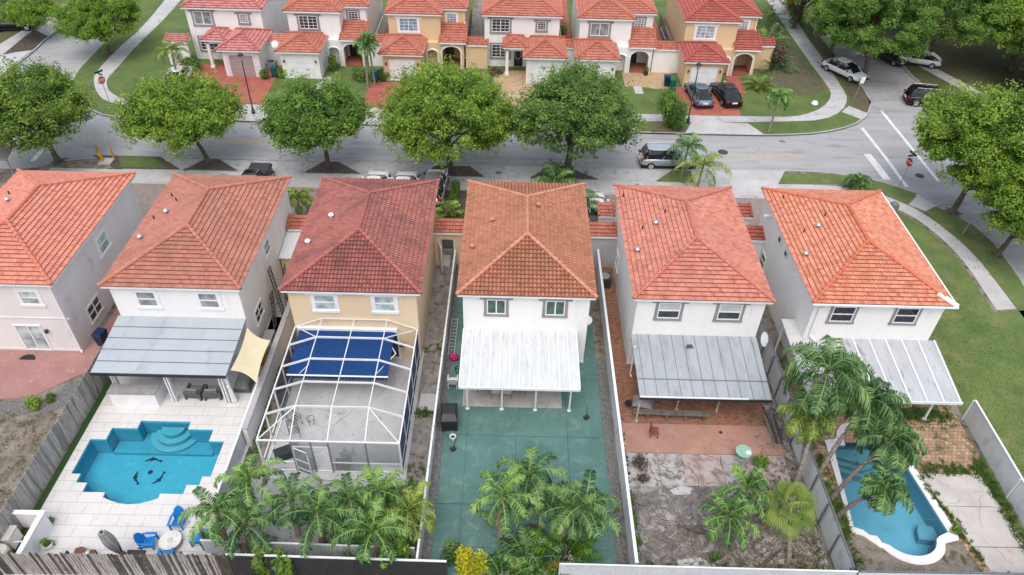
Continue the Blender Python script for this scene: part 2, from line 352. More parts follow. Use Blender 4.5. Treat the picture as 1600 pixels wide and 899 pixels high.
grassN = [smooth_line(GG([(1222, 272), (1300, 271), (1365, 281), (1433, 303)]), 1) + smooth_line(GG([(1416, 319), (1370, 299), (1313, 288)]), 1) + GG([(1212, 287)]),
          GG([(1222, 300), (1290, 302), (1348, 310), (1393, 327), (1430, 345), (1472, 379), (1505, 415), (1553, 488), (1590, 486)]) + [(60, 38), (60, -50), (24.95, -50), (24.95, 30), (24.2, 30), (24.2, 44)],
          GG([(1447, 329), (1463, 323), (1520, 352), (1552, 380), (1592, 434), (1640, 520), (1700, 640), (1590, 484), (1535, 410), (1502, 377), (1455, 342)])]
struct('lawn', grassN, 0, .018, M('corner_lawn', (0.13, 0.18, 0.055), (0.08, 0.13, 0.04), scale=.5, c3=(0.19, 0.18, 0.085), s3=.7, t3=(.5, .75), bump=.9, bscale=24, fine=.3, rough=.95))
isl = [[(-33.6, 51.4), (-31, 49.5), (-26, 49.6), (-28.2, 51.4)], [(-25.6, 49.6), (-24.6, 51.2), (-23.4, 51.2), (-21.5, 49.6)], [(-16.3, 49.6), (-15.1, 51.3), (-14.0, 51.3), (-11.9, 49.6)], [(-7.3, 49.6), (-6.0, 51.1), (-3.4, 51.1), (-2.2, 49.6)], [(1.4, 49.6), (2.8, 51.2), (4.6, 51.2), (6.8, 49.6)]]
mi = MB()
for p in isl: mi.prism(p[::-1], 0, .05)
tag(mi.build('mulch_beds', mulch), kind='structure')
mi = MB(); mi.prism([(11.3, 49.55), (14.3, 49.55), (14.3, 51.25), (12.8, 51.25)], 0, .05); mi.prism(GG([(262, 264), (238, 246), (186, 246), (190, 262)])[::-1], 0, .055)
tag(mi.build('verge_grass', grass), kind='structure')
struct('path_driveway_slab', [GG([(1140, 266), (1226, 268), (1212, 296), (1140, 293)])], 0, .03, pale_concrete)
# far row: sidewalk, driveways, red paint, grass verges
sw_far = smooth_line(GG([(1220, -12), (1254, 49), (1286, 93), (1317, 139), (1325, 155), (1316, 174), (1286, 188), (1230, 190)]), 1) + [(18, 59.5), (-28, 59.5), (-33, 60.2)] + smooth_line(GG([(199, 167), (163, 158), (150, 143), (146, 127), (149, 114), (182, 78), (222, 44), (262, -5)]), 1) + smooth_line(GG([(287, -5), (260, 27), (211, 74), (180, 110), (166, 125), (168, 139), (180, 150), (199, 157)]), 1) + [(-33, 61.6), (-28, 60.8), (18, 60.8)] + smooth_line(GG([(1230, 183), (1254, 181), (1286, 169), (1300, 150), (1294, 135), (1260, 91), (1198, 0), (1190, -12)]), 1)
struct('sidewalk', [sw_far, GG([(1315, 175), (1326, 166), (1357, 178), (1347, 187)])], 0, .02, M('sidewalk_concrete', (.44, .44, .45), (.34, .34, .35), scale=.6, c3=(.22, .22, .225), s3=1.5, t3=(.54, .72), brick=(50, 1.5, (.2, .2, .2), .012, (.45, .45, .46)), bump=.2))
struct('driveway', [[(14.9, 57.5), (15.8, 59.5), (20.8, 59.5), (21.8, 57.5)], [(-30.2, 57.9), (-28, 60.5), (-22.6, 60.5), (-21, 57.7)], [(-22, 57.7), (-21.2, 59.5), (-17.5, 59.5), (-16.5, 57.7)], [(-14, 57.6), (-13, 59.5), (-8.5, 59.5), (-7.5, 57.6)], [(-2, 57.6), (-1, 59.5), (3, 59.5), (4, 57.6)], [(5, 57.6), (6, 59.5), (10, 59.5), (11, 57.6)]], 0, .026, pale_concrete)
red = M('red_painted_concrete', (.34, .1, .075), (.27, .08, .06), scale=1, c3=(.38, .19, .15), s3=3, t3=(.6, .8), brick=(.6, .6, (.2, .06, .05), .01, (.36, .12, .09)))
struct('red_driveway', [[(15.7, 60.85), (20.6, 60.85), (20.5, 66.5), (15.3, 66.5)], [(20.5, 66.2), (22.0, 65.2), (22.2, 69.3), (20.9, 69.3)], [(-30.5, 60.9), (-22.6, 60.9), (-22.9, 69), (-33, 69), (-33, 66)], [(-14.0, 61), (-8.5, 61), (-8.9, 66), (-13.5, 66)]], 0, .03, red)
struct('paver_terrace', [[(10.6, 66.4), (10.6, 70), (15.4, 70), (15.4, 66.2), (13.4, 66.0), (12.2, 66.4)], [(-2, 61), (-2, 69.3), (2, 69.3), (2, 61)]], 0, .03, M('tan_pavers', (.42, .3, .19), (.32, .22, .14), scale=2, brick=(.25, .25, (.2, .15, .1), .012, (.5, .36, .22)), fine=.15))
struct('path', [[(11.4, 64.9), (12.2, 64.9), (12.2, 66.5), (11.4, 66.5)], [(-18.6, 60.9), (-17.4, 60.9), (-17.4, 66.8), (-18.6, 66.8)]], 0, .028, pale_concrete)
struct('side_yard_paving', [rect(14.3, 71.5, 15.8, 90), rect(4.9, 71.5, 6.0, 90)], 0, .02, red)
struct('shaded_verge', [GG([(1270, 45), (1297, 80), (1347, 137), (1361, 160), (1354, 176), (1328, 165), (1327, 152), (1322, 135), (1290, 90), (1262, 55)])[::-1], GG([(1215, 40), (1250, 88), (1290, 140), (1250, 150), (1200, 130), (1190, 60)])[::-1], GG([(1020, 192), (1063, 192), (1086, 207), (1018, 207)])[::-1]], 0, .012, M('leaf_litter', (.13, .105, .085), (.075, .085, .035), scale=1.2, c3=(.22, .18, .14), s3=5, t3=(.58, .7), bump=1, bscale=18, fine=.4))
struct('driveway', [GG([(58, 49), (104, 40), (76, 58), (97, 15), (130, -10), (95, -10)]) [0:0] or GG([(57, 48), (75, 57), (106, 38), (118, 14), (95, 12)])[::-1]], 0, .02, pale_concrete)
struct('sidewalk', [GG([(-8, 88), (-8, 74), (40, 45), (66, 30), (98, 5), (112, 8), (72, 38), (44, 53), (4, 86)])[::-1], GG([(5, 86), (25, 82), (50, 79), (18, 104), (0, 120), (-60, 165), (-60, 125)])[::-1]], 0, .018, pale_concrete)
struct('dirt_verge', [GG([(5, 86), (44, 53), (57, 48), (75, 57), (48, 78)])[::-1]], 0, .014, mulch)
# right block kerbside sidewalk
struct('sidewalk', [off_line(smooth_line(GG([(1420, 95), (1450, 112), (1520, 150), (1600, 200), (1700, 300)]), 1), 1.4)], 0, .02, pale_concrete)
# road markings
def stripe(pts, w, name='road_marking', mat=paint_line, z=RZ + .005):
    return struct(name, [off_line(pts, w)], None, z, mat)
stripe(GG([(1375, 171), (1405, 208), (1435, 245), (1465, 282)]), .28)
stripe(GG([(1345, 198), (1380, 242), (1415, 290)]), .28)
stripe(GG([(1350, 239), (1366, 259), (1381, 279)]), .62)
stripe(GG([(1417, 109), (1438, 131)]), .15)
stripe(GG([(46, 250), (68, 222)]), -.4); stripe(GG([(10, 222), (22, 210)]), -.4)
for yy in (54.25, 54.5): struct('road_marking', [rect(-36, yy, -16, yy + .11), rect(17.5, yy - .2, 24.6, yy - .09)], None, RZ + .004, yellow_line)
# long dark repair bands in the roadway and the gutter line
struct('road_patch', [rect(-33, 51.75, 19, 52.6), rect(-20, 53.2, 12, 53.9)], None, RZ + .003, M('road_repair', (.29, .295, .305), (.35, .355, .365), scale=.5, c3=(.2, .205, .215), s3=2, t3=(.55, .75), stretch=(.25, 2, 1), fine=.12))
mh = MB(); mh.lathe([(.42, 0), (.42, .012), (.36, .012)], n=24); tag(mh.build('manhole_cover', M('cast_iron', (.06, .06, .062), bump=.5), loc=(*G(1130, 236), RZ + .004)), 'round dark iron manhole cover in the roadway near the parked silver car', 'manhole')
mh = MB(); mh.lathe([(.35, 0), (.35, .012), (.3, .012)], n=24); tag(mh.build('manhole_cover', _m['cast_iron'], loc=(*G(1438, 273), RZ + .004)), 'small dark manhole cover in the roadway beside the stop sign', 'manhole')

# ---------------------------------------------------------------- back yards, surfaces
deck = M('travertine_deck', (.62, .61, .605), (.55, .54, .535), scale=.8, c3=(.43, .405, .39), s3=2.6, t3=(.58, .8), brick=(1.2, .6, (.36, .345, .335), .012, (.58, .57, .56)), fine=.05)
struct('pool_deck', [rect(-21.85, 15.5, -13.15, 33)], 0, .03, deck, holes=[P1[::-1]])
struct('turf_strip', [rect(-22.2, 15.5, -21.85, 33)], 0, .02, turf)
struct('pink_patio', [smooth_line([(-34, 25.2)] + GG([(0, 624), (45, 622), (75, 610), (100, 597), (122, 588)]), 2) + [(-22.45, 28.8), (-22.45, 37), (-24.2, 37), (-24.2, 30.5), (-34, 30.5)]], 0, .035, M('pink_patio_paint', (.36, .2, .185), (.29, .155, .145), scale=.7, c3=(.45, .34, .32), s3=2.5, t3=(.58, .8), fine=.1, bump=.3))
struct('gravel_bed', [GG([(60, 640), (78, 622), (105, 600), (124, 592), (118, 612), (100, 635), (60, 650)])[::-1], GG([(0, 628), (45, 626), (62, 640), (30, 650), (0, 652)])[::-1]], 0, .012, gravel)
# lot with the screened terrace
struct('terrace', [rect(-12.05, 21.35, -4.9, 30.5)], 0, .06, M('crazed_terrace', (.48, .485, .49), (.40, .405, .41), scale=.8, c3=(.27, .27, .27), s3=3.2, t3=(.58, .72), fine=.06, dist=.8))
struct('path', [rect(-12.8, 17.2, -5.5, 21.34)], 0, .02, concrete)
struct('side_yard', [rect(-5.0, 20.5, -3.75, 39)], 0, .015, M('worn_side_path', (.3, .28, .27), (.18, .165, .155), scale=1.2, c3=(.09, .08, .07), s3=2.5, t3=(.5, .68), bump=.7, bscale=18, fine=.25, dist=.6))
struct('side_yard', [rect(-13.0, 30.3, -11.7, 38.2), rect(-14.5, 30, -13.2, 38.2)], 0, .03, concrete)
struct('path_slab', [rect(-4.75, 25.9, -3.9, 27.1), GG([(673, 413), (702, 418), (704, 399), (690, 399)])], 0, .04, pale_concrete)
struct('hedge_bed', [rect(-8.5, 15.6, -3.9, 20.7)], 0, .03, grass)
# green painted slab
grn = M('green_painted_slab', (.095, .19, .172), (.07, .15, .137), scale=.5, c3=(.15, .24, .222), s3=1.6, t3=(.52, .75), fine=.12, dist=.6, bump=.12, bscale=50)
struct('green_slab', [rect(-3.25, 15.5, 5.12, 41)], 0, .05, grn)
struct('gravel_strip', [rect(-3.6, 15.5, -3.27, 40), rect(5.14, 15.5, 5.62, 30)], 0, .02, gravel)
j = MB()
for p in (rect(-2.05, 18, -2.03, 29.5), rect(3.2, 15.6, 3.225, 29), rect(-3.25, 24.3, 4.9, 24.325), rect(-3.25, 20.15, 4.95, 20.19), rect(.5, 20.2, .52, 24.3), rect(-3.25, 17.9, 4.9, 17.92), rect(4.2, 24.3, 4.9, 24.32)): j.prism(p, None, .0545)
tag(j.build('slab_joints', M('joint_grime', (.035, .09, .082), fine=.1)), kind='structure')
struct('terrace', [rect(-2.42, 26.25, 3.0, 29.8)], .05, .075, M('pebble_terrace', (.42, .4, .39), (.34, .32, .31), scale=6, fine=.2, bscale=30, c3=(.26, .25, .24), s3=1.2, t3=(.5, .8)))
struct('planting_bed', [arc(1.3, 17.6, 1.0, 0, 180, 12, 1.6)[::1] + [(.3, 15.6), (2.3, 15.6)], arc(3.15, 18.0, .45, 0, 180, 10, 2) + [(2.7, 15.6), (3.6, 15.6)]], .05, .1, mulch)
# brick and concrete yard
brickp = M('brick_pavers', (.30, .115, .07), (.21, .085, .055), scale=3, brick=(.2, .1, (.12, .08, .06), .012, (.36, .19, .12)), c3=(.16, .1, .075), s3=1.2, t3=(.55, .75), fine=.2)
struct('brick_paving', [rect(5.85, 25.35, 14.0, 29.8), rect(5.85, 29.8, 6.85, 39.3)], 0, .03, brickp)
struct('salmon_slab', [rect(5.9, 23.45, 14.4, 25.35)], 0, .05, M('salmon_slab_paint', (.40, .235, .185), (.32, .18, .14), scale=.9, c3=(.22, .16, .13), s3=2.2, t3=(.58, .75), fine=.1, bump=.3, dist=.5))
st1 = M('stained_slab', (.42, .41, .41), (.3, .285, .28), scale=1.1, c3=(.15, .14, .13), s3=2.1, t3=(.5, .6), fine=.12, bump=.4, dist=.7)
st2 = M('stained_slab_pink', (.40, .36, .35), (.36, .25, .225), scale=1.2, c3=(.2, .18, .17), s3=2.4, t3=(.5, .62), fine=.12, bump=.4, dist=.4)
st3 = M('dark_stained_slab', (.2, .185, .178), (.12, .11, .105), scale=.9, c3=(.34, .325, .315), s3=1.9, t3=(.5, .66), fine=.2, bump=.8, dist=1.1, ramp=(.4, .6))
struct('broken_ground', [rect(5.9, 16.2, 14.75, 23.5), rect(14.1, 23.5, 14.8, 30)], 0, .015, M('broken_ground', (.36, .335, .32), (.13, .115, .10), scale=1.5, c3=(.05, .055, .035), s3=2.6, t3=(.56, .66), bump=1.2, bscale=12, fine=.35, dist=1.2, ramp=(.42, .58)))
struct('old_slab', [rect(5.95, 21.4, 7.75, 23.42), rect(7.78, 21.5, 9.0, 23.42)], 0, .04, st1)
struct('old_slab', [rect(9.03, 21.5, 11.0, 23.42), rect(12.25, 21.5, 14.3, 23.42)], 0, .042, st2)
struct('old_slab', [rect(11.03, 21.2, 12.22, 23.42)], 0, .044, st1)
struct('old_slab', [rect(6.0, 19.3, 8.6, 21.38), rect(8.63, 19.3, 10.6, 21.45), rect(10.63, 19.4, 12.4, 21.15), rect(6.1, 17.2, 8.5, 19.27), [(8.53, 17.5), (10.2, 17.8), (11.3, 19.27), (8.53, 19.27)]], 0, .035, st3)
struct('old_slab', [rect(10.95, 20.75, 11.8, 21.6), [(8.1, 21.2), (8.3, 20.95), (9.1, 21.0), (9.2, 21.35), (8.7, 21.5)], [(7.7, 16.3), (9.3, 16.2), (9.6, 17.3), (8.9, 17.7), (7.9, 17.5)], [(9.4, 16.1), (10.3, 16.3), (10.0, 17.0), (9.5, 16.9)]], 0, .06, pale_concrete)
# corner lot with pool
tanp = M('weathered_pavers', (.36, .23, .145), (.27, .16, .1), scale=2.2, brick=(.22, .22, (.14, .10, .07), .014, (.46, .33, .23)), c3=(.1, .095, .045), s3=1.6, t3=(.5, .6), fine=.22, dist=.5)
struct('paver_yard', [[(15.2, 19.0), (16.4, 19.0), (17.0, 24.4), (20.4, 24.4), (20.75, 22.6), (24.5, 22.6), (24.6, 30), (15.4, 30)]], 0, .03, tanp, holes=[[p for p in P2 if p[1] > 24.1][::-1]] if False else ())
struct('paver_edge', [[(20.62, 22.6), (20.95, 22.6), (22.4, 15.8), (21.95, 15.8)]], 0, .03, tanp)
struct('concrete_slab', [[(20.95, 22.55), (24.0, 22.55), (24.2, 20.7), (21.35, 20.7)], [(21.36, 20.66), (24.22, 20.66), (24.35, 18.55), (21.8, 18.55)], [(21.82, 18.5), (24.35, 18.5), (24.3, 15.8), (22.4, 15.8)]], 0, .04, M('stained_pale_slab', (.5, .475, .455), (.4, .375, .36), scale=.9, c3=(.42, .26, .18), s3=1.6, t3=(.64, .8), fine=.07, bump=.3))
struct('overgrown_strip', [[(14.9, 16.3), (15.3, 16.3), (16.35, 19.3), (16.2, 22), (15.2, 22)], [(24.0, 22.6), (24.75, 24), (24.6, 16), (24.35, 16)], [(20.4, 26.0), (23.8, 26.2), (23.8, 27), (20.4, 26.8)]], 0, .035, grass)

def cracks(name, mat, spots, seed, wmin=.012, wmax=.03):
    rnd = random.Random(seed); mb = MB()
    for x, y, z, l in spots:
        a = rnd.uniform(0, 6.28); p = [(x, y)]
        for _ in range(int(l / .35)): a += rnd.uniform(-.7, .7); p.append((p[-1][0] + .35 * math.cos(a), p[-1][1] + .35 * math.sin(a)))
        for q, r in zip(p, p[1:]):
            d = (Vector(r) - Vector(q)).normalized(); n = Vector((-d.y, d.x)) * rnd.uniform(wmin, wmax); mb.add([(q[0] - n.x, q[1] - n.y, z), (r[0] - n.x, r[1] - n.y, z), (r[0] + n.x, r[1] + n.y, z), (q[0] + n.x, q[1] + n.y, z)], [(0, 1, 2, 3)])
    return tag(mb.build(name, mat), kind='structure')
_r = random.Random(21)
cracks('road_cracks', M('crack_tar', (.13, .132, .137), fine=.2), [(_r.uniform(-30, 30), _r.uniform(52, 57.2), RZ + .008, _r.uniform(1.5, 5)) for _ in range(14)] + [(_r.uniform(31, 39), _r.uniform(54, 74), RZ + .008, _r.uniform(1.5, 4)) for _ in range(6)], 1, .008, .02)
cracks('pavement_cracks', M('crack_dirt', (.16, .15, .14), fine=.2), [(_r.uniform(-25, 14), _r.uniform(47.9, 51.2), .028, _r.uniform(1, 3.5)) for _ in range(34)] + [(_r.uniform(21.3, 24), _r.uniform(16, 22.4), .045, _r.uniform(1, 3)) for _ in range(9)] + [(_r.uniform(-11.7, -5.2), _r.uniform(21.8, 29), .064, _r.uniform(1, 4)) for _ in range(22)], 2, .004, .011)
cracks('slab_cracks', M('dark_crack', (.09, .082, .075), fine=.2), [(_r.uniform(6, 12.2), _r.uniform(17.2, 23.3), .048, _r.uniform(1, 4)) for _ in range(30)] + [(_r.uniform(-3, 4.8), _r.uniform(16, 24), .0555, _r.uniform(.6, 1.6)) for _ in range(4)], 3, .006, .02)
_r = random.Random(5); mb = MB()
for _ in range(16):
    x, y = (_r.uniform(-26, 14), _r.uniform(48, 51)) if _ < 10 else (_r.uniform(-20, 25), _r.uniform(52, 56.8)); z = .03 if _ < 10 else RZ + .006; mb.prism([(x + _r.uniform(.12, .38) * math.cos(k * .7), y + _r.uniform(.12, .34) * math.sin(k * .7)) for k in range(9)], None, z)
tag(mb.build('oil_stains', M('oil_stain', (.13, .13, .135), (.17, .17, .175), scale=4)), kind='structure')
# ================================================================ HOUSES
Z3 = (0, 0, 1)
def roof_plane(mb, P, U, I, W_, run, pitch, lim, tw=.2, tc=.26, amp=.045, lift=.045, seg=4, joint=1, tid=0):
    """P eave corner, U along eave, I horizontal inward; lim(d)->(left,right) limits of the slope at inward distance d"""
    P, U, I = Vector(P), Vector(U), Vector(I); Zv = Vector((0, 0, 1))
    n = max(1, round(run / (tc * math.cos(math.atan(pitch))))); dc = run / n
    nc = int(W_ / tw) + 2
    for r in range(n):
        d0, d1 = r * dc, (r + 1) * dc
        l0, r0 = lim(d0); l1, r1 = lim(d1)
        for c in range(nc):
            u0 = c * tw; us = [u0 + tw * k / seg for k in range(seg + 1)]
            if us[-1] <= min(l0, l1) or us[0] >= max(r0, r1): continue
            def h(k):
                t = k / seg; return amp * (math.sin(math.pi * min(t / .72, 1)) if t < .72 else 0)
            bot = []; top = []; low = []; lap = []
            for k, u in enumerate(us):
                a = min(max(u, l0), r0); b = min(max(u, l1), r1)
                e = .92; l_ = l0 + (l1 - l0) * e; r_ = r0 + (r1 - r0) * e; g = min(max(u, l_), r_); dm = d0 + (d1 - d0) * e
                lap.append(P + U * g + I * dm + Zv * (dm * pitch + h(k) * .8 + .004 + (lift - .004) * (1 - e)))
                bot.append(P + U * a + I * (d0 - .0) + Zv * (d0 * pitch + h(k) + lift)); top.append(P + U * b + I * (d1 + .015) + Zv * (d1 * pitch + h(k) * .8 + .004))
                low.append(P + U * a + I * (d0 + .02) + Zv * (d0 * pitch - .01))
            vs = [tuple(v) for v in low + bot + lap + top]; m = seg + 1; q = (tid + c + .5, r + .5 + tid * 3)
            fs = [(m + k, m + k + 1, 2 * m + k + 1, 2 * m + k) for k in range(seg)]
            mb.add(vs, fs[:seg - 1], 0, q); n0 = len(mb.v) - len(vs)
            for f, mi in [(fs[seg - 1], joint if amp > .052 else 0)] + [((k, k + 1, m + k + 1, m + k), joint) for k in range(seg)] + [((2 * m + k, 2 * m + k + 1, 3 * m + k + 1, 3 * m + k), joint) for k in range(seg)]:  # joint tone paints in the shadow lines of risers and laps, and valley dirt
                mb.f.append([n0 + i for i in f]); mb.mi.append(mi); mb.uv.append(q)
def caps(mb, p0, p1, r=.12, step=.33):
    p0, p1 = Vector(p0), Vector(p1); L_ = (p1 - p0).length; n = max(1, int(L_ / step)); d = (p1 - p0) / n
    for i in range(n):
        a = p0 + d * i; b = a + d * 1.08; mb.tube([a + Vector((0, 0, .025)), b], [r * 1.12, r * .88], n=7, cap=True)
        mb.uv[-9:] = [(i + 40.5, 7.5)] * 9
def hip_roof(o, x0, x1, y0, y1, ez, pitch, mats, parent, tw=.2, tc=.26, amp=.03, soffit=white_paint, sides='FBLR', cap_r=.1, name='roof', flip=False):
    """hip roof over a rectangle; o is the origin of the parent thing. parts: roof > ridge_cap, fascia"""
    mb = MB(o); W_, D = x1 - x0, y1 - y0; half = min(W_, D) / 2
    S = {'F': ((x0, y0, ez), (1, 0, 0), (0, 1, 0), W_), 'B': ((x1, y1, ez), (-1, 0, 0), (0, -1, 0), W_),
         'L': ((x0, y1, ez), (0, -1, 0), (1, 0, 0), D), 'R': ((x1, y0, ez), (0, 1, 0), (-1, 0, 0), D)}
    for i, (k, (P, U, I, w_)) in enumerate(S.items()):
        if k not in sides: continue
        roof_plane(mb, P, U, I, w_, half, pitch, lambda d, w_=w_: (d, w_ - d), tw, tc, amp, tid=i * 31)
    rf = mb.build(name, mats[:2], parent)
    c = MB(o); h = ez + half * pitch + .05; 
    if D >= W_: ra, rb = (x0 + half, y0 + half, h), (x0 + half, y1 - half, h)
    else: ra, rb = (x0 + half, y0 + half, h), (x1 - half, y0 + half, h)
    e = ez + .05
    corners = [(x0, y0, e), (x1, y0, e), (x1, y1, e), (x0, y1, e)]
    ends = [ra, ra, rb, rb] if D >= W_ else [ra, rb, rb, ra]
    for a, b in zip(corners, ends): caps(c, a, b, cap_r)
    if (Vector(ra) - Vector(rb)).length > .3: caps(c, ra, rb, cap_r)
    c.build('ridge_cap', mats[2], rf)
    f = MB(o); t = .05
    f.box(x0 + t, y0 + t, ez - .17, x1 - t, y1 - t, ez - .02); f.build('fascia', soffit, rf)
    # solid core under the tiles keeps the attic closed
    k = MB(o); i = .12
    a = [(x0 + i, y0 + i, ez - .015), (x1 - i, y0 + i, ez - .015), (x1 - i, y1 - i, ez - .015), (x0 + i, y1 - i, ez - .015), (ra[0], ra[1], h - .12), (rb[0], rb[1], h - .12)]
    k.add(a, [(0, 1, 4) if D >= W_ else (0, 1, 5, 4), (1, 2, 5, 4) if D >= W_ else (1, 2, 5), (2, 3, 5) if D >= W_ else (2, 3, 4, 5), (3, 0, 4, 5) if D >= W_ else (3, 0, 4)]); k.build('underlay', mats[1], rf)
    return rf
def shed_roof(o, x0, x1, y0, y1, z0, z1, mats, parent, name='porch_roof', tw=.2, tc=.28, amp=.03, closed=True):
    """single slope rising from y0 (eave, towards the viewer) to y1"""
    mb = MB(o); run = y1 - y0; roof_plane(mb, (x0, y0, z0), (1, 0, 0), (0, 1, 0), x1 - x0, run, (z1 - z0) / run, lambda d: (0, x1 - x0), tw, tc, amp)
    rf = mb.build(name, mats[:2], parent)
    f = MB(o); f.add([(x0, y0, z0 - .14), (x1, y0, z0 - .14), (x1, y1, z0 - .14), (x0, y1, z0 - .14), (x0, y0, z0 - .01), (x1, y0, z0 - .01), (x1, y1, z1 - .01), (x0, y1, z1 - .01)],
          [(3, 2, 1, 0), (4, 5, 6, 7), (0, 1, 5, 4), (1, 2, 6, 5), (2, 3, 7, 6), (3, 0, 4, 7)]); f.build('fascia', white_paint, rf)
    for xx in (x0, x1): c = MB(o); caps(c, (xx, y0, z0 + .05), (xx, y1, z1 + .05), .09); c.build('ridge_cap', mats[2], rf)
    return rf
dark_glass = glass_mat('dark_window_glass', (.035, .045, .055)); pale_glass = glass_mat('curtained_window_glass', (.4, .47, .48), .12)
night_glass = glass_mat('blue_black_window_glass', (.012, .015, .03)); green_glass = glass_mat('green_window_glass', (.05, .1, .085)); grey_glass = glass_mat('blinds_window_glass', (.25, .27, .28), .15)
def window(o, parent, P, U, N, w_, h, style='hung', trim=grey_trim, glass=dark_glass, ears=False, tw=.16, sill=True, ear_w=.22, name='window', curtain=None):
    """window > window_frame, window_trim, window_sill; P lower-left corner of the opening on the wall"""
    pm = MB(o); pm.fbox(P, U, Z3, N, 0, 0, -.02, w_, h, .012); pn = pm.build(name, glass, parent)
    f = MB(o); b = .055
    def bar(a0, b0, a1, b1, d=.05): f.fbox(P, U, Z3, N, a0, b0, .0, a1, b1, d)
    bar(0, 0, w_, b); bar(0, h - b, w_, h); bar(0, b, b, h - b); bar(w_ - b, b, w_, h - b)
    if style in ('hung', 'gridhung'): bar(b, h * .5 - .03, w_ - b, h * .5 + .03, .045)
    if style in ('slider', 'grid'): bar(w_ / 2 - .035, b, w_ / 2 + .035, h - b, .045)
    if style == 'quad': bar(w_ / 2 - .03, b, w_ / 2 + .03, h - b, .045); bar(b, h * .52 - .03, w_ - b, h * .52 + .03, .043)
    if style in ('grid', 'gridhung', 'gridfine'):
        nx, ny = (4, 4) if style != 'gridfine' else (3, 4)
        for i in range(1, nx): bar(w_ * i / nx - .014, b, w_ * i / nx + .014, h - b, .032)
        for i in range(1, ny): bar(b, h * i / ny - .014, w_ - b, h * i / ny + .014, .030)
    f.build('window_frame', white_paint, pn)
    if curtain:
        c = MB(o); q = (h * .45) if curtain == 'half' else h - 2 * b
        c.fbox(P, U, Z3, N, b, h - b - q, .013, w_ - b, h - b, .017); c.build('blind', M('pale_blind', (.5, .52, .52), fine=.03), pn)
    if trim:
        t = MB(o)
        def tb(a0, b0, a1, b1, d=.04): t.fbox(P, U, Z3, N, a0, b0, .0, a1, b1, d)
        tb(-tw, 0, 0, h); tb(w_, 0, w_ + tw, h); tb(-tw, h, w_ + tw, h + tw * .8)
        if ears: tb(-tw - ear_w, h - .02, -tw, h + tw * .8); tb(w_ + tw, h - .02, w_ + tw + ear_w, h + tw * .8)
        t.build('window_trim', trim, pn)
        if sill:
            s = MB(o); s.fbox(P, U, Z3, N, -tw - .02, -tw, .0, w_ + tw + .02, 0, .075); s.build('window_sill', trim, pn)
    return pn
X_, Y_, NX, NY = (1, 0, 0), (0, 1, 0), (-1, 0, 0), (0, -1, 0)
def vent_pipe(o, parent, x, y, z, cap=True, col=None):
    v = MB(o)
    if cap: v.lathe([(.07, -.12), (.07, .1), (.15, .1), (.17, .16), (.1, .24), (.02, .27)], (x, y, z), 12)
    else: v.lathe([(.045, -.1), (.045, .16), (.03, .16)], (x, y, z), 8)
    v.build('roof_vent', col or (alu if cap else dark_metal), parent, smooth=False)
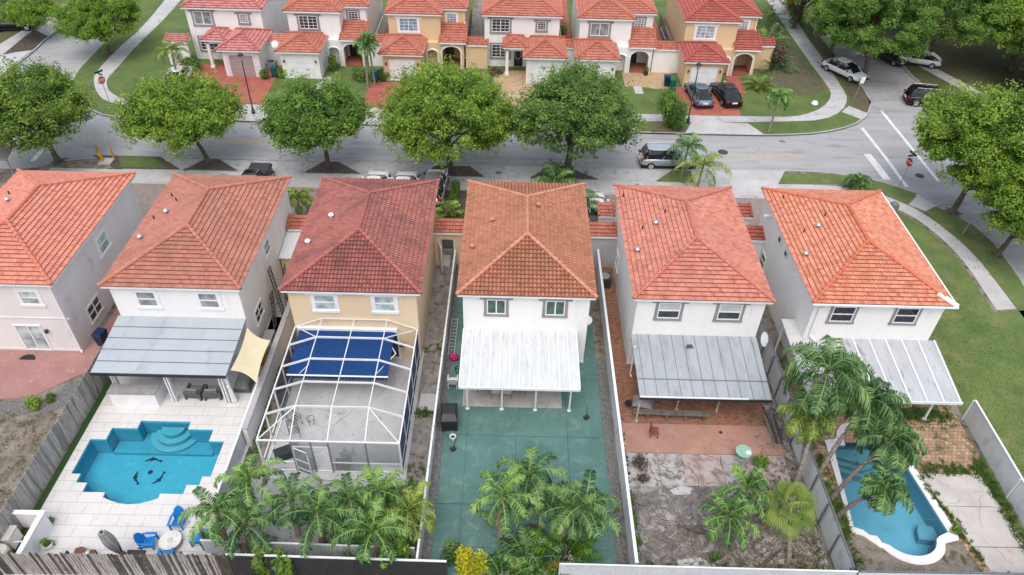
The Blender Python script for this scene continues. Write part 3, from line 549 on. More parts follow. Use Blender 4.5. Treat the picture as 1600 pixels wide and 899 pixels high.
TM = {  # middle entry: darker joint tone with gap shadow painted into the colour
 'coral': [tile_mat('coral_clay_tile', (.50, .17, .115), (.60, .235, .17), (.42, .13, .085), .18, (.2, .07, .05), (.66, .36, .29)), tile_mat('coral_tile_joint_shade', (.30, .09, .065), (.26, .08, .06), (.22, .07, .05), .3), tile_mat('coral_ridge_tile', (.56, .19, .12), (.6, .22, .15), (.48, .15, .095), .25, (.2, .08, .06))],
 'brown': [tile_mat('brown_coral_tile', (.36, .145, .1), (.44, .185, .135), (.3, .115, .08), .4, (.14, .075, .05)), tile_mat('brown_tile_joint_shade', (.2, .075, .055), (.17, .065, .045), (.14, .055, .04), .3), tile_mat('brown_ridge_tile', (.46, .18, .12), (.5, .2, .14), (.38, .14, .1), .25, (.18, .08, .06))],
 'maroon': [tile_mat('maroon_barrel_tile', (.32, .10, .08), (.38, .14, .11), (.25, .075, .06), .6, (.055, .03, .035)), tile_mat('maroon_tile_joint_shade', (.16, .05, .045), (.14, .042, .04), (.12, .036, .034), .5), tile_mat('maroon_ridge_tile', (.36, .11, .1), (.4, .14, .12), (.3, .09, .08), .35, (.1, .05, .05))],
 'amber': [tile_mat('amber_barrel_tile', (.37, .145, .08), (.44, .19, .11), (.29, .105, .06), .4, (.13, .075, .04)), tile_mat('amber_tile_joint_shade', (.22, .085, .048), (.19, .07, .04), (.16, .06, .034), .4), tile_mat('amber_ridge_tile', (.5, .22, .14), (.56, .27, .17), (.42, .18, .11), .2, (.25, .12, .08))],
 'rose': [tile_mat('rose_clay_tile', (.46, .16, .11), (.56, .23, .165), (.36, .115, .08), .3, (.18, .06, .05), (.60, .32, .26)), tile_mat('rose_tile_joint_shade', (.27, .08, .06), (.24, .07, .055), (.2, .06, .045), .3), tile_mat('rose_ridge_tile', (.48, .16, .115), (.54, .2, .145), (.4, .125, .09), .25, (.2, .08, .06))],
 'orange': [tile_mat('orange_clay_tile', (.49, .16, .085), (.60, .27, .18), (.40, .115, .06), .22, (.22, .07, .04), (.70, .40, .3)), tile_mat('orange_tile_joint_shade', (.32, .08, .045), (.28, .07, .04), (.24, .06, .035), .3), tile_mat('orange_ridge_tile', (.54, .15, .08), (.58, .18, .1), (.46, .12, .065), .2, (.2, .08, .05))],
 'red': [tile_mat('red_clay_tile', (.40, .135, .085), (.47, .18, .125), (.32, .1, .065), .3, (.2, .06, .045)), tile_mat('red_tile_joint_shade', (.28, .075, .055), (.24, .065, .048), (.2, .055, .04), .3), tile_mat('red_ridge_tile', (.42, .13, .08), (.47, .16, .105), (.36, .11, .07), .15)],
 'darkred': [tile_mat('dark_red_tile', (.34, .08, .06), (.4, .105, .08), (.28, .065, .05), .3, (.12, .04, .035)), tile_mat('dark_red_joint_shade', (.12, .03, .025), (.1, .028, .022), (.09, .025, .02), .3), tile_mat('dark_red_ridge', (.36, .085, .065), (.4, .1, .08), (.3, .07, .055), .2)],
 'pinkred': [tile_mat('pink_red_tile', (.44, .15, .14), (.54, .23, .21), (.36, .11, .1), .12, (.2, .07, .06)), tile_mat('pink_red_joint_shade', (.17, .055, .05), (.15, .05, .045), (.12, .045, .04), .3), tile_mat('pink_red_ridge', (.4, .13, .12), (.46, .17, .15), (.34, .1, .09), .2)],
}
EZ = 5.25; YB = 29.75; YF = 40.25
def near_house(xc, roof, wall, label, wins, depth_extra=0, wd=7.55, amp=.028, vents=(), clsw=.32, tw=.2):
    x0, x1 = xc - wd / 2, xc + wd / 2; o = (xc, YB, 0); t = thing('house', label, 'house', o)
    y1r = 40.6 + depth_extra
    wl = MB(o); wl.box(x0 + clsw, YB, -.1, x1 - clsw, y1r - .35, EZ - .18); wl.build('wall', wall, t)
    hip_roof(o, x0, x1, YB - .3, y1r, EZ, .37, TM[roof], t, amp=amp, tw=tw)
    fo = MB(o); fo.box(x0 + clsw - .02, YB - .03, 0.03, x1 - clsw + .02, YB - .003, .18); fo.build('base_course', wall, t)
    for (xa, za, w_, h, kw) in wins: window(o, t, (xa, YB, za), X_, NY, w_, h, **kw)
    for v in vents:
        x, y = v[0], v[1]; d = min(x - x0, x1 - x, y - (YB - .3)); vent_pipe(o, t, x, y, EZ + d * .37 + .1, v[2] if len(v) > 2 else True, v[3] if len(v) > 3 else None)
    # garage wing and porch towards the street, below the eaves of the main roof
    return t, o, x0, x1
def downpipe(o, parent, x, y, z0, z1, r=.05, name='downpipe'):
    d = MB(o); d.tube([(x, y, z1), (x, y, z0 + .15), (x + .08, y - .12, z0 + .02)], r, 8); d.build(name, white_paint, parent)
def patio_cover(o, parent, corners_back, corners_front, mat, th=.09, posts=(), ribs=(), rib_dir='y', seam=None, post_mat=white_metal, post_r=.055, edge=white_metal, post_kind='round'):
    """patio_cover > cover_beam, post...; corners given left, right"""
    (bl, br), (fl, fr) = [[Vector(p) for p in c] for c in (corners_back, corners_front)]
    mb = MB(o); dz = Vector((0, 0, th)); vs = [fl - dz, fr - dz, br - dz, bl - dz, fl, fr, br, bl]
    mb.add([tuple(v) for v in vs], [(3, 2, 1, 0), (4, 5, 6, 7), (0, 1, 5, 4), (1, 2, 6, 5), (2, 3, 7, 6), (3, 0, 4, 7)])
    pc = mb.build('patio_cover', mat, parent)
    if ribs:
        rb = MB(o)
        for f in ribs[0]:
            if rib_dir == 'y': a, b = bl.lerp(br, f), fl.lerp(fr, f)
            else: a, b = bl.lerp(fl, f), br.lerp(fr, f)
            d = (b - a); L_ = d.length; d.normalize(); s = d.cross(Vector((0, 0, 1))).normalized(); n = s.cross(d)
            rb.fbox(a, d, s, n, 0, -ribs[1] / 2, .004, L_, ribs[1] / 2, ribs[2])
        rb.build('seam' if seam else 'rib', seam or edge, pc)
    e = MB(o); d = fr - fl; e.fbox(fl, d.normalized(), Z3, NY, -.02, -th - .05, 0, d.length + .02, .02, .06); e.build('gutter', edge, pc)
    for (x, y, z, *k) in posts:
        p = MB(o)
        if post_kind == 'round': p.tube([(x, y, .03), (x, y, z)], post_r, 10); p.lathe([(.11, 0), (.11, .04), (.06, .06)], (x, y, .03), 12)
        else: p.box(x - .11, y - .11, .03, x - .035, y + .11, z); p.box(x + .035, y - .11, .03, x + .11, y + .11, z); p.box(x - .035, y - .04, .03, x + .035, y + .04, z, 1)
        p.build('post', [post_mat, M('brown_post', (.13, .08, .06))] if post_kind != 'round' else post_mat, pc)
    return pc
# ---- near row, left to right
gw = dict(trim=grey_trim, glass=grey_glass, ears=True); ww = dict(trim=white_paint, tw=.17)
h1, o, xa, xb = near_house(-28.0, 'coral', stucco_pink, 'white stucco house with coral tiled hip roof at the left edge, beside the pink patio',
    [(-26.5, 3.62, .98, .95, dict(style='hung', glass=pale_glass, **ww)), (-30.4, 3.62, .98, .95, dict(style='hung', glass=pale_glass, **ww)), (-27.75, .05, 1.45, 1.95, dict(style='slider', glass=pale_glass, trim=white_paint, tw=.06, sill=False, name='sliding_door'))],
    vents=[(-29.6, 35.9), (-30.2, 37.0, 0), (-30.6, 34.3, 0)])
window(o, h1, (xb - .32, 34.65, 3.2), Y_, X_, 1.15, 1.1, style='hung', trim=white_paint, glass=pale_glass, tw=.16)
window(o, h1, (xb - .32, 31.4, .68), Y_, X_, 1.4, 1.05, style='quad', trim=stucco_pink, glass=dark_glass, tw=.08)
downpipe(o, h1, xb - .38, YB - .06, .05, EZ - .2)
mb = MB(o); mb.lathe([(.09, 0), (.1, .18), (.04, .24)], (-26.0, YB - .12, 1.55), 10); mb.build('wall_lamp', dark_metal, h1)
mb = MB(o); mb.fbox((-31, YB, 2.55), X_, Z3, NY, 0, 0, 0, 6.6, .07, .04); mb.build('wall_band', stucco_pink, h1)
h2, o, xa, xb = near_house(-18.0, 'brown', stucco_white, 'white stucco house with brownish coral hip roof and grey patio cover above the stepped pool',
    [(-20.15, 3.68, 1.05, 1.05, dict(style='hung', glass=grey_glass, curtain=None, **ww)), (-16.8, 3.68, 1.05, 1.05, dict(style='hung', glass=grey_glass, **ww))],
    vents=[(-20.17, 35.4), (-20.92, 33.23), (-20.9, 35.2, 0), (-20.0, 36.6, 0), (-20.6, 37.4, 0)])
for y, nm in ((34.35, 0),): window(o, h2, (xb - .32, y, 3.55), Y_, X_, .95, .85, style='hung', trim=white_paint, glass=dark_glass, tw=.14)
window(o, h2, (xb - .32, 30.9, 1.3), Y_, X_, 1.25, .95, style='quad', trim=stucco_white, glass=dark_glass, tw=.08)
cover_grey = M('grey_painted_cover', (.37, .415, .45), (.33, .37, .405), scale=.6, c3=(.23, .27, .31), s3=1.5, t3=(.56, .8), rough=.5, fine=.04, stretch=(1, .4, 1))
patio_cover(o, h2, [(-21.6, YB, 2.9), (-14.55, YB, 2.9)], [(-21.6, 25.9, 2.42), (-14.6, 25.9, 2.42)], cover_grey, th=.1, post_kind='double', edge=dark_metal,
    posts=[(-21.05, 26.6, 2.4), (-17.9, 26.15, 2.36), (-15.05, 26.15, 2.36)], ribs=([.2, .4, .6, .8], .05, .012), rib_dir='x', seam=M('seam_grime', (.12, .15, .165)))
h3, o, xa, xb = near_house(-8.45, 'maroon', stucco_cream, 'cream stucco house with dark maroon barrel tile roof behind the screened terrace',
    [(-10.55, 3.72, 1.15, 1.1, dict(style='hung', glass=pale_glass, ears=True, trim=white_paint, tw=.17, ear_w=.26)), (-7.3, 3.72, 1.12, 1.1, dict(style='hung', glass=pale_glass, ears=True, trim=white_paint, tw=.17, ear_w=.26))],
    amp=.055, tw=.2, vents=[(-10.49, 35.28, 1, white_paint), (-11.44, 33.18, 1, white_paint)])
window(o, h3, (-8.6, YB, .07), X_, NY, 2.4, 2.05, style='slider', trim=white_paint, tw=.06, sill=False, glass=dark_glass, name='sliding_door')
aw = MB(o); blue = M('royal_blue_awning', (.004, .045, .17), (.003, .036, .14), rough=.75, fine=.05, stretch=(8, 1, 1))
a0, a1 = Vector((-11.6, YB - .12, 2.32)), Vector((-11.3, 26.55, 2.05))
n_ = 10; vs = []
for i in range(n_ + 1):
    f = i / n_; y = YB - .12 + (26.5 - YB + .12) * f; z = 2.32 - .30 * f - .03 * math.sin(math.pi * f); vs += [(-11.62, y, z), (-6.33, y, z), (-6.33, y, z - .015), (-11.62, y, z - .015)]
aw.loft([vs[i * 4:i * 4 + 4] for i in range(n_ + 1)]); awn = aw.build('awning', blue, h3)
b = MB(o); b.tube([(-11.65, 26.48, 1.98), (-6.3, 26.48, 1.98)], .05, 8); b.build('front_bar', white_paint, awn)
v = MB(o)
for i in range(30): x = -11.6 + i * .176; v.add([(x, 26.43, 1.98), (x + .176, 26.43, 1.98), (x + .165, 26.42, 1.84), (x + .088, 26.42, 1.8), (x + .01, 26.42, 1.84)], [(0, 4, 3, 2, 1)])
v.build('valance', M('navy_valance', (.006, .03, .12)), awn)
b = MB(o); b.box(-11.75, YB - .2, 2.28, -6.2, YB - .003, 2.46); b.build('awning_cassette', white_paint, awn)
for s in (-11.0, -7.0):
    b = MB(o); b.tube([(s, YB - .1, 2.25), (s + .9, 28.1, 2.1), (s, 26.55, 2.0)], .03, 6); b.build('folding_arm', white_paint, awn)
b = MB(o); b.lathe([(.17, 0), (.17, .05), (.15, .06)], (-6.0, YB - .22, 1.3), 16); b.build('hose_reel', dark_metal, h3)
h4, o, xa, xb = near_house(0.93, 'amber', stucco_white, 'white stucco house with amber barrel tile roof above the green painted yard',
    [(-1.2, 3.72, 1.02, 1.05, dict(style='slider', glass=green_glass, **{k: v for k, v in gw.items() if k != 'glass'})), (1.98, 3.72, 1.05, 1.05, dict(style='slider', glass=green_glass, **{k: v for k, v in gw.items() if k != 'glass'}))],
    amp=.065, tw=.215, wd=7.5, vents=[(-1.1, 35.28, 1, TM['amber'][2]), (-2.15, 33.19, 1, TM['amber'][2]), (1.6, 36.18, 1, TM['amber'][2])])
cover_white = M('stained_white_cover', (.56, .585, .595), (.49, .515, .525), scale=.7, c3=(.36, .38, .38), s3=1.4, t3=(.56, .8), rough=.45, stretch=(5, 1, 1), fine=.07, bscale=14)
patio_cover(o, h4, [(-2.5, YB, 2.5), (3.78, YB, 2.5)], [(-2.5, 25.72, 2.22), (3.78, 25.72, 2.22)], cover_white, th=.08,
    posts=[(-2.12, 26.12, 2.2), (-.27, 26.12, 2.2), (1.54, 26.12, 2.2), (3.38, 26.12, 2.2)], ribs=([i / 12 for i in range(13)], .07, .05))
window(o, h4, (-1.0, YB, .07), X_, NY, 2.4, 2.05, style='slider', trim=white_paint, tw=.06, sill=False, glass=dark_glass, name='sliding_door')
h5, o, xa, xb = near_house(10.35, 'rose', stucco_white, 'white house with rose red tile roof and grey metal patio cover beside the brick path',
    [(8.08, 3.7, 1.2, 1.12, dict(style='hung', ears=True, trim=grey_trim, glass=dark_glass, curtain='half')), (11.35, 3.7, 1.25, 1.12, dict(style='hung', ears=True, trim=grey_trim, glass=dark_glass, curtain='half'))],
    vents=[(8.45, 35.29), (7.2, 33.26), (7.7, 35.2, 0), (9.1, 36.2, 0), (7.0, 39.0, 0)])
window(o, h5, (xa + .32, 36.7, 1.2), Y_, NX, 1.05, 1.0, style='hung', trim=stucco_white, tw=.07)
metal_cover = M('grey_metal_cover', (.35, .38, .41), (.3, .33, .355), scale=.6, c3=(.23, .25, .265), s3=1.6, t3=(.5, .75), rough=.5, fine=.07, stretch=(1.6, .5, 1), spec=.4)
pc = patio_cover(o, h5, [(6.85, YB, 2.42), (13.85, YB, 2.42)], [(6.85, 25.3, 2.2), (13.65, 25.3, 2.2)], metal_cover, th=.08, edge=dark_metal,
    posts=[(6.95, 25.55, 2.15), (9.25, 26.4, 2.2), (11.4, 26.3, 2.2)], ribs=([(i + .5) / 11 for i in range(11)], .03, .016), seam=M('dark_seam', (.19, .2, .21)), post_r=.05, post_mat=M('rusty_white_post', (.5, .48, .45), (.25, .2, .16), scale=3))
b = MB(o); b.fbox((6.9, 26.52, 2.275), X_, Y_, Z3, 0, -.03, .0, 6.8, .03, .018); b.build('lap_joint', _m['dark_seam'], pc)
b = MB(o); b.fbox((6.85, 26.5, 2.21), X_, Z3, NY, 0, 0, 1.16, 5.6, .05, 1.24); b.build('gutter_lip', white_metal, pc)
downpipe(o, h5, xa + .40, YB - .95, .05, 2.4)
h6, o, xa, xb = near_house(19.95, 'orange', stucco_white, 'white stucco house with bright orange tile roof at the right, above the long pool',
    [(17.5, 3.75, 1.22, 1.1, dict(style='hung', glass=night_glass, ears=True, trim=grey_trim, tw=.14)), (20.95, 3.75, 1.2, 1.1, dict(style='hung', glass=night_glass, ears=True, trim=grey_trim, tw=.14))],
    amp=.036, wd=7.65, vents=[(17.98, 35.42), (16.75, 33.27), (17.2, 35.3, 0), (18.6, 36.3, 0), (17.0, 39, 0)], tw=.2)
for y in (34.7, 36.1): window(o, h6, (xa + .32, y, 4.05), Y_, NX, .55, .5, style='plain', trim=None, glass=dark_glass)
window(o, h6, (xa + .32, 37.4, 1.0), Y_, NX, .9, 1.0, style='hung', trim=stucco_white, tw=.07)
b = MB(o); b.fbox((xa - .04, YB - .36, EZ - .04), X_, Z3, NY, 0, 0, 0, 7.75, .09, .08); b.fbox((xb + .02, YB - .36, EZ - .04), Y_, Z3, X_, 0, 0, 0, 11.1, .09, .08); b.build('gutter', white_paint, h6)
b = MB(o); b.tube([(17.0, YB - .1, EZ - .1), (16.75, YB - .08, EZ - .6), (16.75, YB - .08, 2.75), (17.0, YB - .4, 2.6)], .075, 8); b.build('downpipe', white_paint, h6)
b = MB(o); b.tube([(23.0, 30.2, EZ + .28), (23.8, 29.42, EZ + .06)], .14, 8); b.build('mortar_cap', stucco_white, h6)
cover6 = M('streaked_white_cover', (.45, .465, .49), (.38, .395, .42), scale=.7, c3=(.16, .17, .185), s3=1.0, t3=(.56, .72), rough=.45, stretch=(3.2, .8, 1), fine=.07, bscale=14, dist=.5)
patio_cover(o, h6, [(18.2, YB, 2.45), (23.9, YB, 2.45)], [(18.2, 25.45, 2.2), (23.55, 25.45, 2.2)], cover6, th=.09, posts=[(22.7, 26.15, 2.2), (18.8, 26.15, 2.2)], ribs=([.02, .18, .34, .5, .66, .82, .98], .09, .045), post_r=.07)
patio_cover(o, h6, [(15.62, 31.2, 2.5), (18.18, 31.2, 2.5)], [(15.62, 25.6, 2.23), (18.18, 25.6, 2.23)], M('white_flat_cover', (.54, .545, .56), (.47, .475, .49), fine=.04, c3=(.38, .38, .39), s3=1.5), th=.09, posts=[(15.75, 25.8, 2.2), (15.75, 30.9, 2.4)])
b = MB(o); b.box(16.35, 33.0, 4.15, 16.45, 33.1, 4.25); b.box(16.0, 38.6, 4.4, 16.9, 38.75, 4.52); b.build('flood_lamp', white_paint, h6)
# single-storey tiled garden walls joining the houses
def link_wall(label, x0, x1, y, roof, wall, door=None, h=2.55, dy=.95):
    o = ((x0 + x1) / 2, y, 0); t = thing('garden_wall', label, 'garden wall', o)
    w_ = MB(o)
    if door: w_.box(x0, y, 0, door[0], y + .25, h); w_.box(door[1], y, 0, x1, y + .25, h); w_.box(door[0], y, 2.05, door[1], y + .25, h)
    else: w_.box(x0, y, 0, x1, y + .25, h)
    w_.build('wall', wall, t)
    shed_roof(o, x0 - .02, x1 + .02, y - .15, y + dy, h + .12, h + .5, TM[roof], t, name='tile_coping')
    return t, o
lt, lo = link_wall('low cream garden wall with red tile coping and open gate beside the amber roofed house', -4.98, -2.5, 38.6, 'red', stucco_cream, door=(-4.5, -3.75))
g = MB(lo); g.fbox((-4.72, 38.5, .05), (.35, -.94, 0), Z3, (-.94, -.35, 0), 0, 0, 0, .8, 1.95, .05); g.build('gate', white_paint, lt)
link_wall('low grey garden wall with red tile coping between the amber and rose red roofs', 4.4, 6.9, 38.6, 'red', M('shaded_grey_wall', (.5, .5, .52), (.42, .42, .44), fine=.04))
link_wall('short tiled garden wall by the parked car in front of the rose red roofed house', 5.9, 6.9, 40.9, 'red', stucco_white)
link_wall('low garden wall with dark red coping between the rose red and bright orange roofs', 13.8, 16.5, 38.6, 'darkred', stucco_white)
link_wall('tiled wall in front of the bright orange roofed house at its left corner', 14.6, 16.2, 41.2, 'darkred', stucco_white)
link_wall('low garden wall with red tile coping and a palm behind, beside the brownish roof', -14.4, -12.1, 38.6, 'red', stucco_white)
s = thing('lean_to_shed', 'narrow lean-to with sheet metal roof between the brownish and maroon roofs', 'shed', (-13.6, 37.4, 0))
b = MB((-13.6, 37.4, 0)); b.box(-14.45, 36.3, 0, -12.7, 38.55, 1.95); b.build('wall', stucco_cream, s)
b = MB((-13.6, 37.4, 0)); b.fbox((-14.5, 36.1, 2.1), X_, Vector((0, .97, .12)), Vector((0, -.12, .97)), 0, 0, 0, 1.85, 2.5, .04)
for i in range(9): b.fbox((-14.5 + .22 * i, 36.1, 2.1), X_, Vector((0, .97, .12)), Vector((0, -.12, .97)), 0, 0, .04, .03, 2.5, .06)
b.build('roof', white_metal, s)

# ================================================================ FENCES
def picket_fence(label, p0, p1, h, mat, seed, pw=.14, face=1, posts=True, matb=None, jag=.04, gap=.012):
    p0, p1 = Vector((*p0, 0)), Vector((*p1, 0)); d = p1 - p0; L_ = d.length; d.normalize(); n = Vector((-d.y, d.x, 0)) * face; rnd = random.Random(seed)
    t = thing('picket_fence', label, 'fence', tuple(p0)); b = MB(tuple(p0)); x = 0
    while x < L_:
        w_ = pw + rnd.uniform(-.012, .012); hh = h + rnd.uniform(-jag, jag); l = rnd.uniform(-.012, .012); dd = .02 + rnd.uniform(0, .02)
        P = p0 + d * x
        b.add([tuple(P + n * dd), tuple(P + d * w_ + n * dd), tuple(P + d * (w_ + l) + n * dd + Vector((0, 0, hh - .05))), tuple(P + d * (w_ * .75 + l) + n * dd + Vector((0, 0, hh))), tuple(P + d * (w_ * .25 + l) + n * dd + Vector((0, 0, hh))), tuple(P + d * l + n * dd + Vector((0, 0, hh - .05))),
               tuple(P + n * (dd + .02)), tuple(P + d * w_ + n * (dd + .02)), tuple(P + d * (w_ + l) + n * (dd + .02) + Vector((0, 0, hh - .05))), tuple(P + d * (w_ * .75 + l) + n * (dd + .02) + Vector((0, 0, hh))), tuple(P + d * (w_ * .25 + l) + n * (dd + .02) + Vector((0, 0, hh))), tuple(P + d * l + n * (dd + .02) + Vector((0, 0, hh - .05)))],
              [(0, 1, 2, 3, 4, 5), (11, 10, 9, 8, 7, 6)] + [(i, 6 + i, 6 + (i + 1) % 6, (i + 1) % 6) for i in range(6)], 1 if (matb and rnd.random() < (.45 if jag > .06 else .33)) else 0)
        x += w_ + gap + (rnd.random() < .06) * .02
    b.build('pickets', [mat, matb or mat], t)
    r = MB(tuple(p0))
    for z in (.35, h * .52, h - .3): r.fbox(p0, d, Z3, n, 0, z, -.04, L_, z + .09, .015)
    r.build('rails', mat, t)
    if posts:
        for i in range(int(L_ / 2.4) + 1):
            q = MB(tuple(p0)); q.fbox(p0 + d * min(i * 2.4, L_ - .1), d, Z3, n, 0, 0, -.13, .09, h - .05, -.042); q.build('post', matb or mat, t)
    return t
wood_mid = M('silvery_wood', (.42, .405, .39), (.27, .255, .24), scale=1.5, stretch=(4, 4, .5), c3=(.08, .07, .062), s3=3, t3=(.55, .72), bump=.6, bscale=25, fine=.18)
picket_fence('long weathered picket fence running between the dry yard and the white pool deck', (-22.3, 16.3), (-22.3, 37.2), 1.85, wood_mid, 3, face=-1, pw=.15, matb=M('mid_grey_wood', (.3, .285, .27), (.17, .16, .15), scale=1.5, stretch=(4, 4, .5), bump=.6, fine=.18))
picket_fence('dark weathered picket fence along the bottom edge behind the blue chairs', (-23.4, 16.15), (-11.9, 16.35), 1.8, M('pale_picket_wood', (.44, .41, .39), (.2, .18, .165), scale=2.5, stretch=(6, 6, .6), fine=.2), 5, matb=grey_wood2, pw=.1, jag=.08, face=-1, gap=.03)
def sheet_fence(name, label, p0, p1, h, mat, face=1, amp=.02, pitch=.11, posts=0, post_mat=None, cap=True, post_h=None, z0=.02, capw=.06, post_off=.05, braces=False):
    p0, p1 = Vector((*p0, 0)), Vector((*p1, 0)); d = p1 - p0; L_ = d.length; d.normalize(); n = Vector((-d.y, d.x, 0)) * face
    t = thing(name, label, 'fence', tuple(p0)); b = MB(tuple(p0)); N_ = int(L_ / (pitch / 4)) if amp else 2; vs = []; N_ = max(N_, 1)
    for i in range(N_ + 1):
        k = [0, amp, amp, 0][i % 4] if amp else 0
        for dd in (k, k - .012):
            for z in (z0, h): vs.append(tuple(p0 + d * (L_ * i / N_) + n * dd + Vector((0, 0, z))))
    fs = []
    for i in range(N_):
        a = i * 4; fs += [(a, a + 1, a + 5, a + 4), (a + 2, a + 6, a + 7, a + 3), (a + 1, a + 3, a + 7, a + 5)]
    b.add(vs, fs); b.build('panels', mat, t)
    if cap: c = MB(tuple(p0)); c.fbox(p0, d, Z3, n, 0, h - .02, -capw, L_, h + .04, capw); c.build('top_rail', post_mat or white_metal, t)
    if posts:
        k = max(1, round(L_ / posts))
        for i in range(k + 1):
            q = MB(tuple(p0)); q.fbox(p0 + d * (L_ * i / k - .035), d, Z3, n, 0, 0, post_off, .07, post_h or (h - .03), post_off + .06); q.build('post', post_mat or white_metal, t)
    return t
ribw = M('ribbed_white_metal', (.6, .63, .67), (.52, .55, .59), rough=.45, fine=.05, c3=(.4, .42, .45), s3=2, t3=(.6, .8))
gf = M('grey_white_fence', (.66, .69, .72), (.58, .61, .64), rough=.5, fine=.05, c3=(.33, .34, .36), s3=1.5, t3=(.58, .8), stretch=(1, 1, .5))
# masonry wall, lot 2/3
t = thing('boundary_wall', 'white rendered boundary wall between the pool deck and the screened terrace', 'wall', (-13.1, 28.7, 0))
b = MB((-13.1, 28.7, 0)); b.box(-13.22, 23.3, 0, -13.0, 38.4, 1.35); b.build('wall', stucco_white, t); b = MB((-13.1, 28.7, 0)); b.box(-13.26, 23.3, 1.35, -12.96, 38.4, 1.41); b.build('coping', concrete, t)
sheet_fence('corrugated_fence', 'white corrugated fence at the foot of the white boundary wall beside the stepped pool', (-13.3, 19.2), (-13.3, 26.8), 1.35, ribw, face=1, amp=.02)
sheet_fence('white_fence', 'stepped thin white fence along the left side of the green painted yard', (-3.72, 16.4), (-3.62, 38.4), 1.35, ribw, amp=0, cap=True, posts=2.4, capw=.05, post_mat=white_metal, post_h=1.5, post_off=-.03)
sheet_fence('white_fence', 'smooth pale grey fence along the right side of the green painted yard', (5.72, 16.4), (5.72, 38.4), 1.7, gf, face=1, amp=0, cap=True, capw=.07, post_mat=white_metal)
sheet_fence('white_fence', 'pale metal fence with dark posts left of the long pool', (15.0, 16.4), (14.85, 38.4), 1.75, gf, face=1, amp=0, cap=True, posts=1.55, post_mat=M('steel_post', (.16, .18, .2), rough=.4, metal=.3), capw=.04)
sheet_fence('white_fence', 'pale metal fence with white top rail along the mown lawn at the right', (24.75, 16.3), (24.85, 26.2), 1.55, gf, face=1, amp=0, cap=True, posts=4.9, capw=.05)
rw_ = MB((24.6, 26.2, 0)); 
sheet_fence('corrugated_fence', 'dark corrugated fence along the bottom, under the palms of the left gardens', (-11.8, 16.35), (-2.4, 16.25), 1.75, M('dark_corrugated', (.045, .043, .05), (.03, .03, .035), rough=.5, fine=.1), face=-1, amp=.03, pitch=.14, post_mat=white_metal, capw=.04)
sheet_fence('corrugated_fence', 'pale ribbed metal fence along the bottom of the green yard and the brick yard', (2.4, 16.25), (15.1, 16.2), 1.75, ribw, face=-1, amp=.03, pitch=.12, capw=.03)
sheet_fence('corrugated_fence', 'grey ribbed fence at the bottom right behind the long pool', (15.2, 16.22), (26.5, 16.3), 1.75, gf, face=-1, amp=.02, pitch=.12, posts=1.6, post_mat=M('steel_post', (.16, .18, .2)), capw=.04, post_off=-.15)
sheet_fence('corrugated_fence', 'pale ribbed low fence behind the black box and the blue chairs', (-13.4, 17.35), (-3.9, 17.2), 1.1, ribw, face=-1, amp=.02, pitch=.12, capw=.04)
# ================================================================ YARD OBJECTS
def pool(name, label, P, wz, depth, basin, cop, water, o, coping_poly=None, cw=.18):
    t = thing(name, label, 'swimming pool', o); b = MB(o); n = len(P)
    vs = [(p[0], p[1], .0) for p in P] + [(p[0], p[1], -depth) for p in P]; b.add(vs, [(i, (i + 1) % n, n + (i + 1) % n, n + i) for i in range(n)][::1])
    b.f = [f[::-1] for f in b.f]; b.prism(P, None, -depth); b.build('basin', basin, t)
    w_ = MB(o); w_.prism(P, None, wz); w_.build('water', water, t)
    return t
basin1 = M('teal_pool_plaster', (.06, .41, .58), (.05, .37, .53), scale=.5, c3=(.08, .46, .63), s3=3, fine=.05)
p1 = pool('swimming_pool', 'stepped turquoise pool with dolphin mosaics on the white deck', P1, -.14, 1.15, basin1, None, water_mat('clear_water', (.82, .97, .98), .2), (-17.9, 22.3, 0))
o = (-17.9, 22.3, 0)
for r_, z in ((1.3, -.85), (.95, -.6), (.6, -.35)):
    b = MB(o); b.prism(arc(-17.6, 24.7, r_, 180, 360, 20, .95), -1.14, z); b.build('pool_step', M('pale_teal_step', (.10, .42, .54), (.09, .38, .50), fine=.04), p1)
b = MB(o); b.prism([(-20.5, 23.45), (-15.32, 23.45), (-15.32, 24.25), (-16.66, 24.25), (-16.66, 24.74), (-19.2, 24.74), (-19.2, 24.22), (-20.5, 24.22)][::-1], -1.14, -1.0); b.build('ledge', M('ledge_plaster', (.045, .36, .52), fine=.05), p1)
mosaic = M('navy_mosaic', (.004, .03, .08), (.003, .02, .06), scale=8)
def dolphin(cx, cy, s, rot, flip=1):
    body = [(-1, .05), (-.8, .22), (-.45, .33), (-.25, .52), (-.1, .34), (.25, .27), (.55, .1), (.78, .22), (1.0, .3), (.88, .05), (.95, -.2), (.72, -.05), (.45, -.04), (.1, .02), (-.12, -.02), (-.28, -.22), (-.36, 0), (-.65, -.02), (-.95, -.06)]
    c, q = math.cos(rot), math.sin(rot)
    pts = []
    for x, y in body: y = (y + .35 * (1 - x * x) * .6) * flip; pts.append((cx + s * (x * c - y * q), cy + s * (x * q + y * c)))
    return pts if flip > 0 else pts[::-1]
for i, (u, v, s, r_, fl) in enumerate([(240, 722, .46, 0.0, 1), (217, 747, .44, R(-65), -1), (247, 746, .44, R(65), -1)]):
    x, y = G(u, v, -1.15); b = MB(o); b.prism(dolphin(x, y, s, r_, fl)[::-1], None, -1.145); b.build('dolphin_mosaic', mosaic, p1)
x, y = G(235, 738, -1.15); b = MB(o); b.lathe([(.13, -1.147), (.1, -1.143)], (x, y, 0), 14); b.build('pool_drain', mosaic, p1)
for (u, v) in ((298, 658.5),): pass
for (x, y) in ((-20.4, 20.0), (-13.9, 22.2), (-15.0, 19.4)):
    pass
basin2 = M('blue_pool_plaster', (.17, .44, .60), (.14, .39, .54), scale=.8, c3=(.1, .31, .44), s3=1.4, t3=(.58, .8), fine=.05)
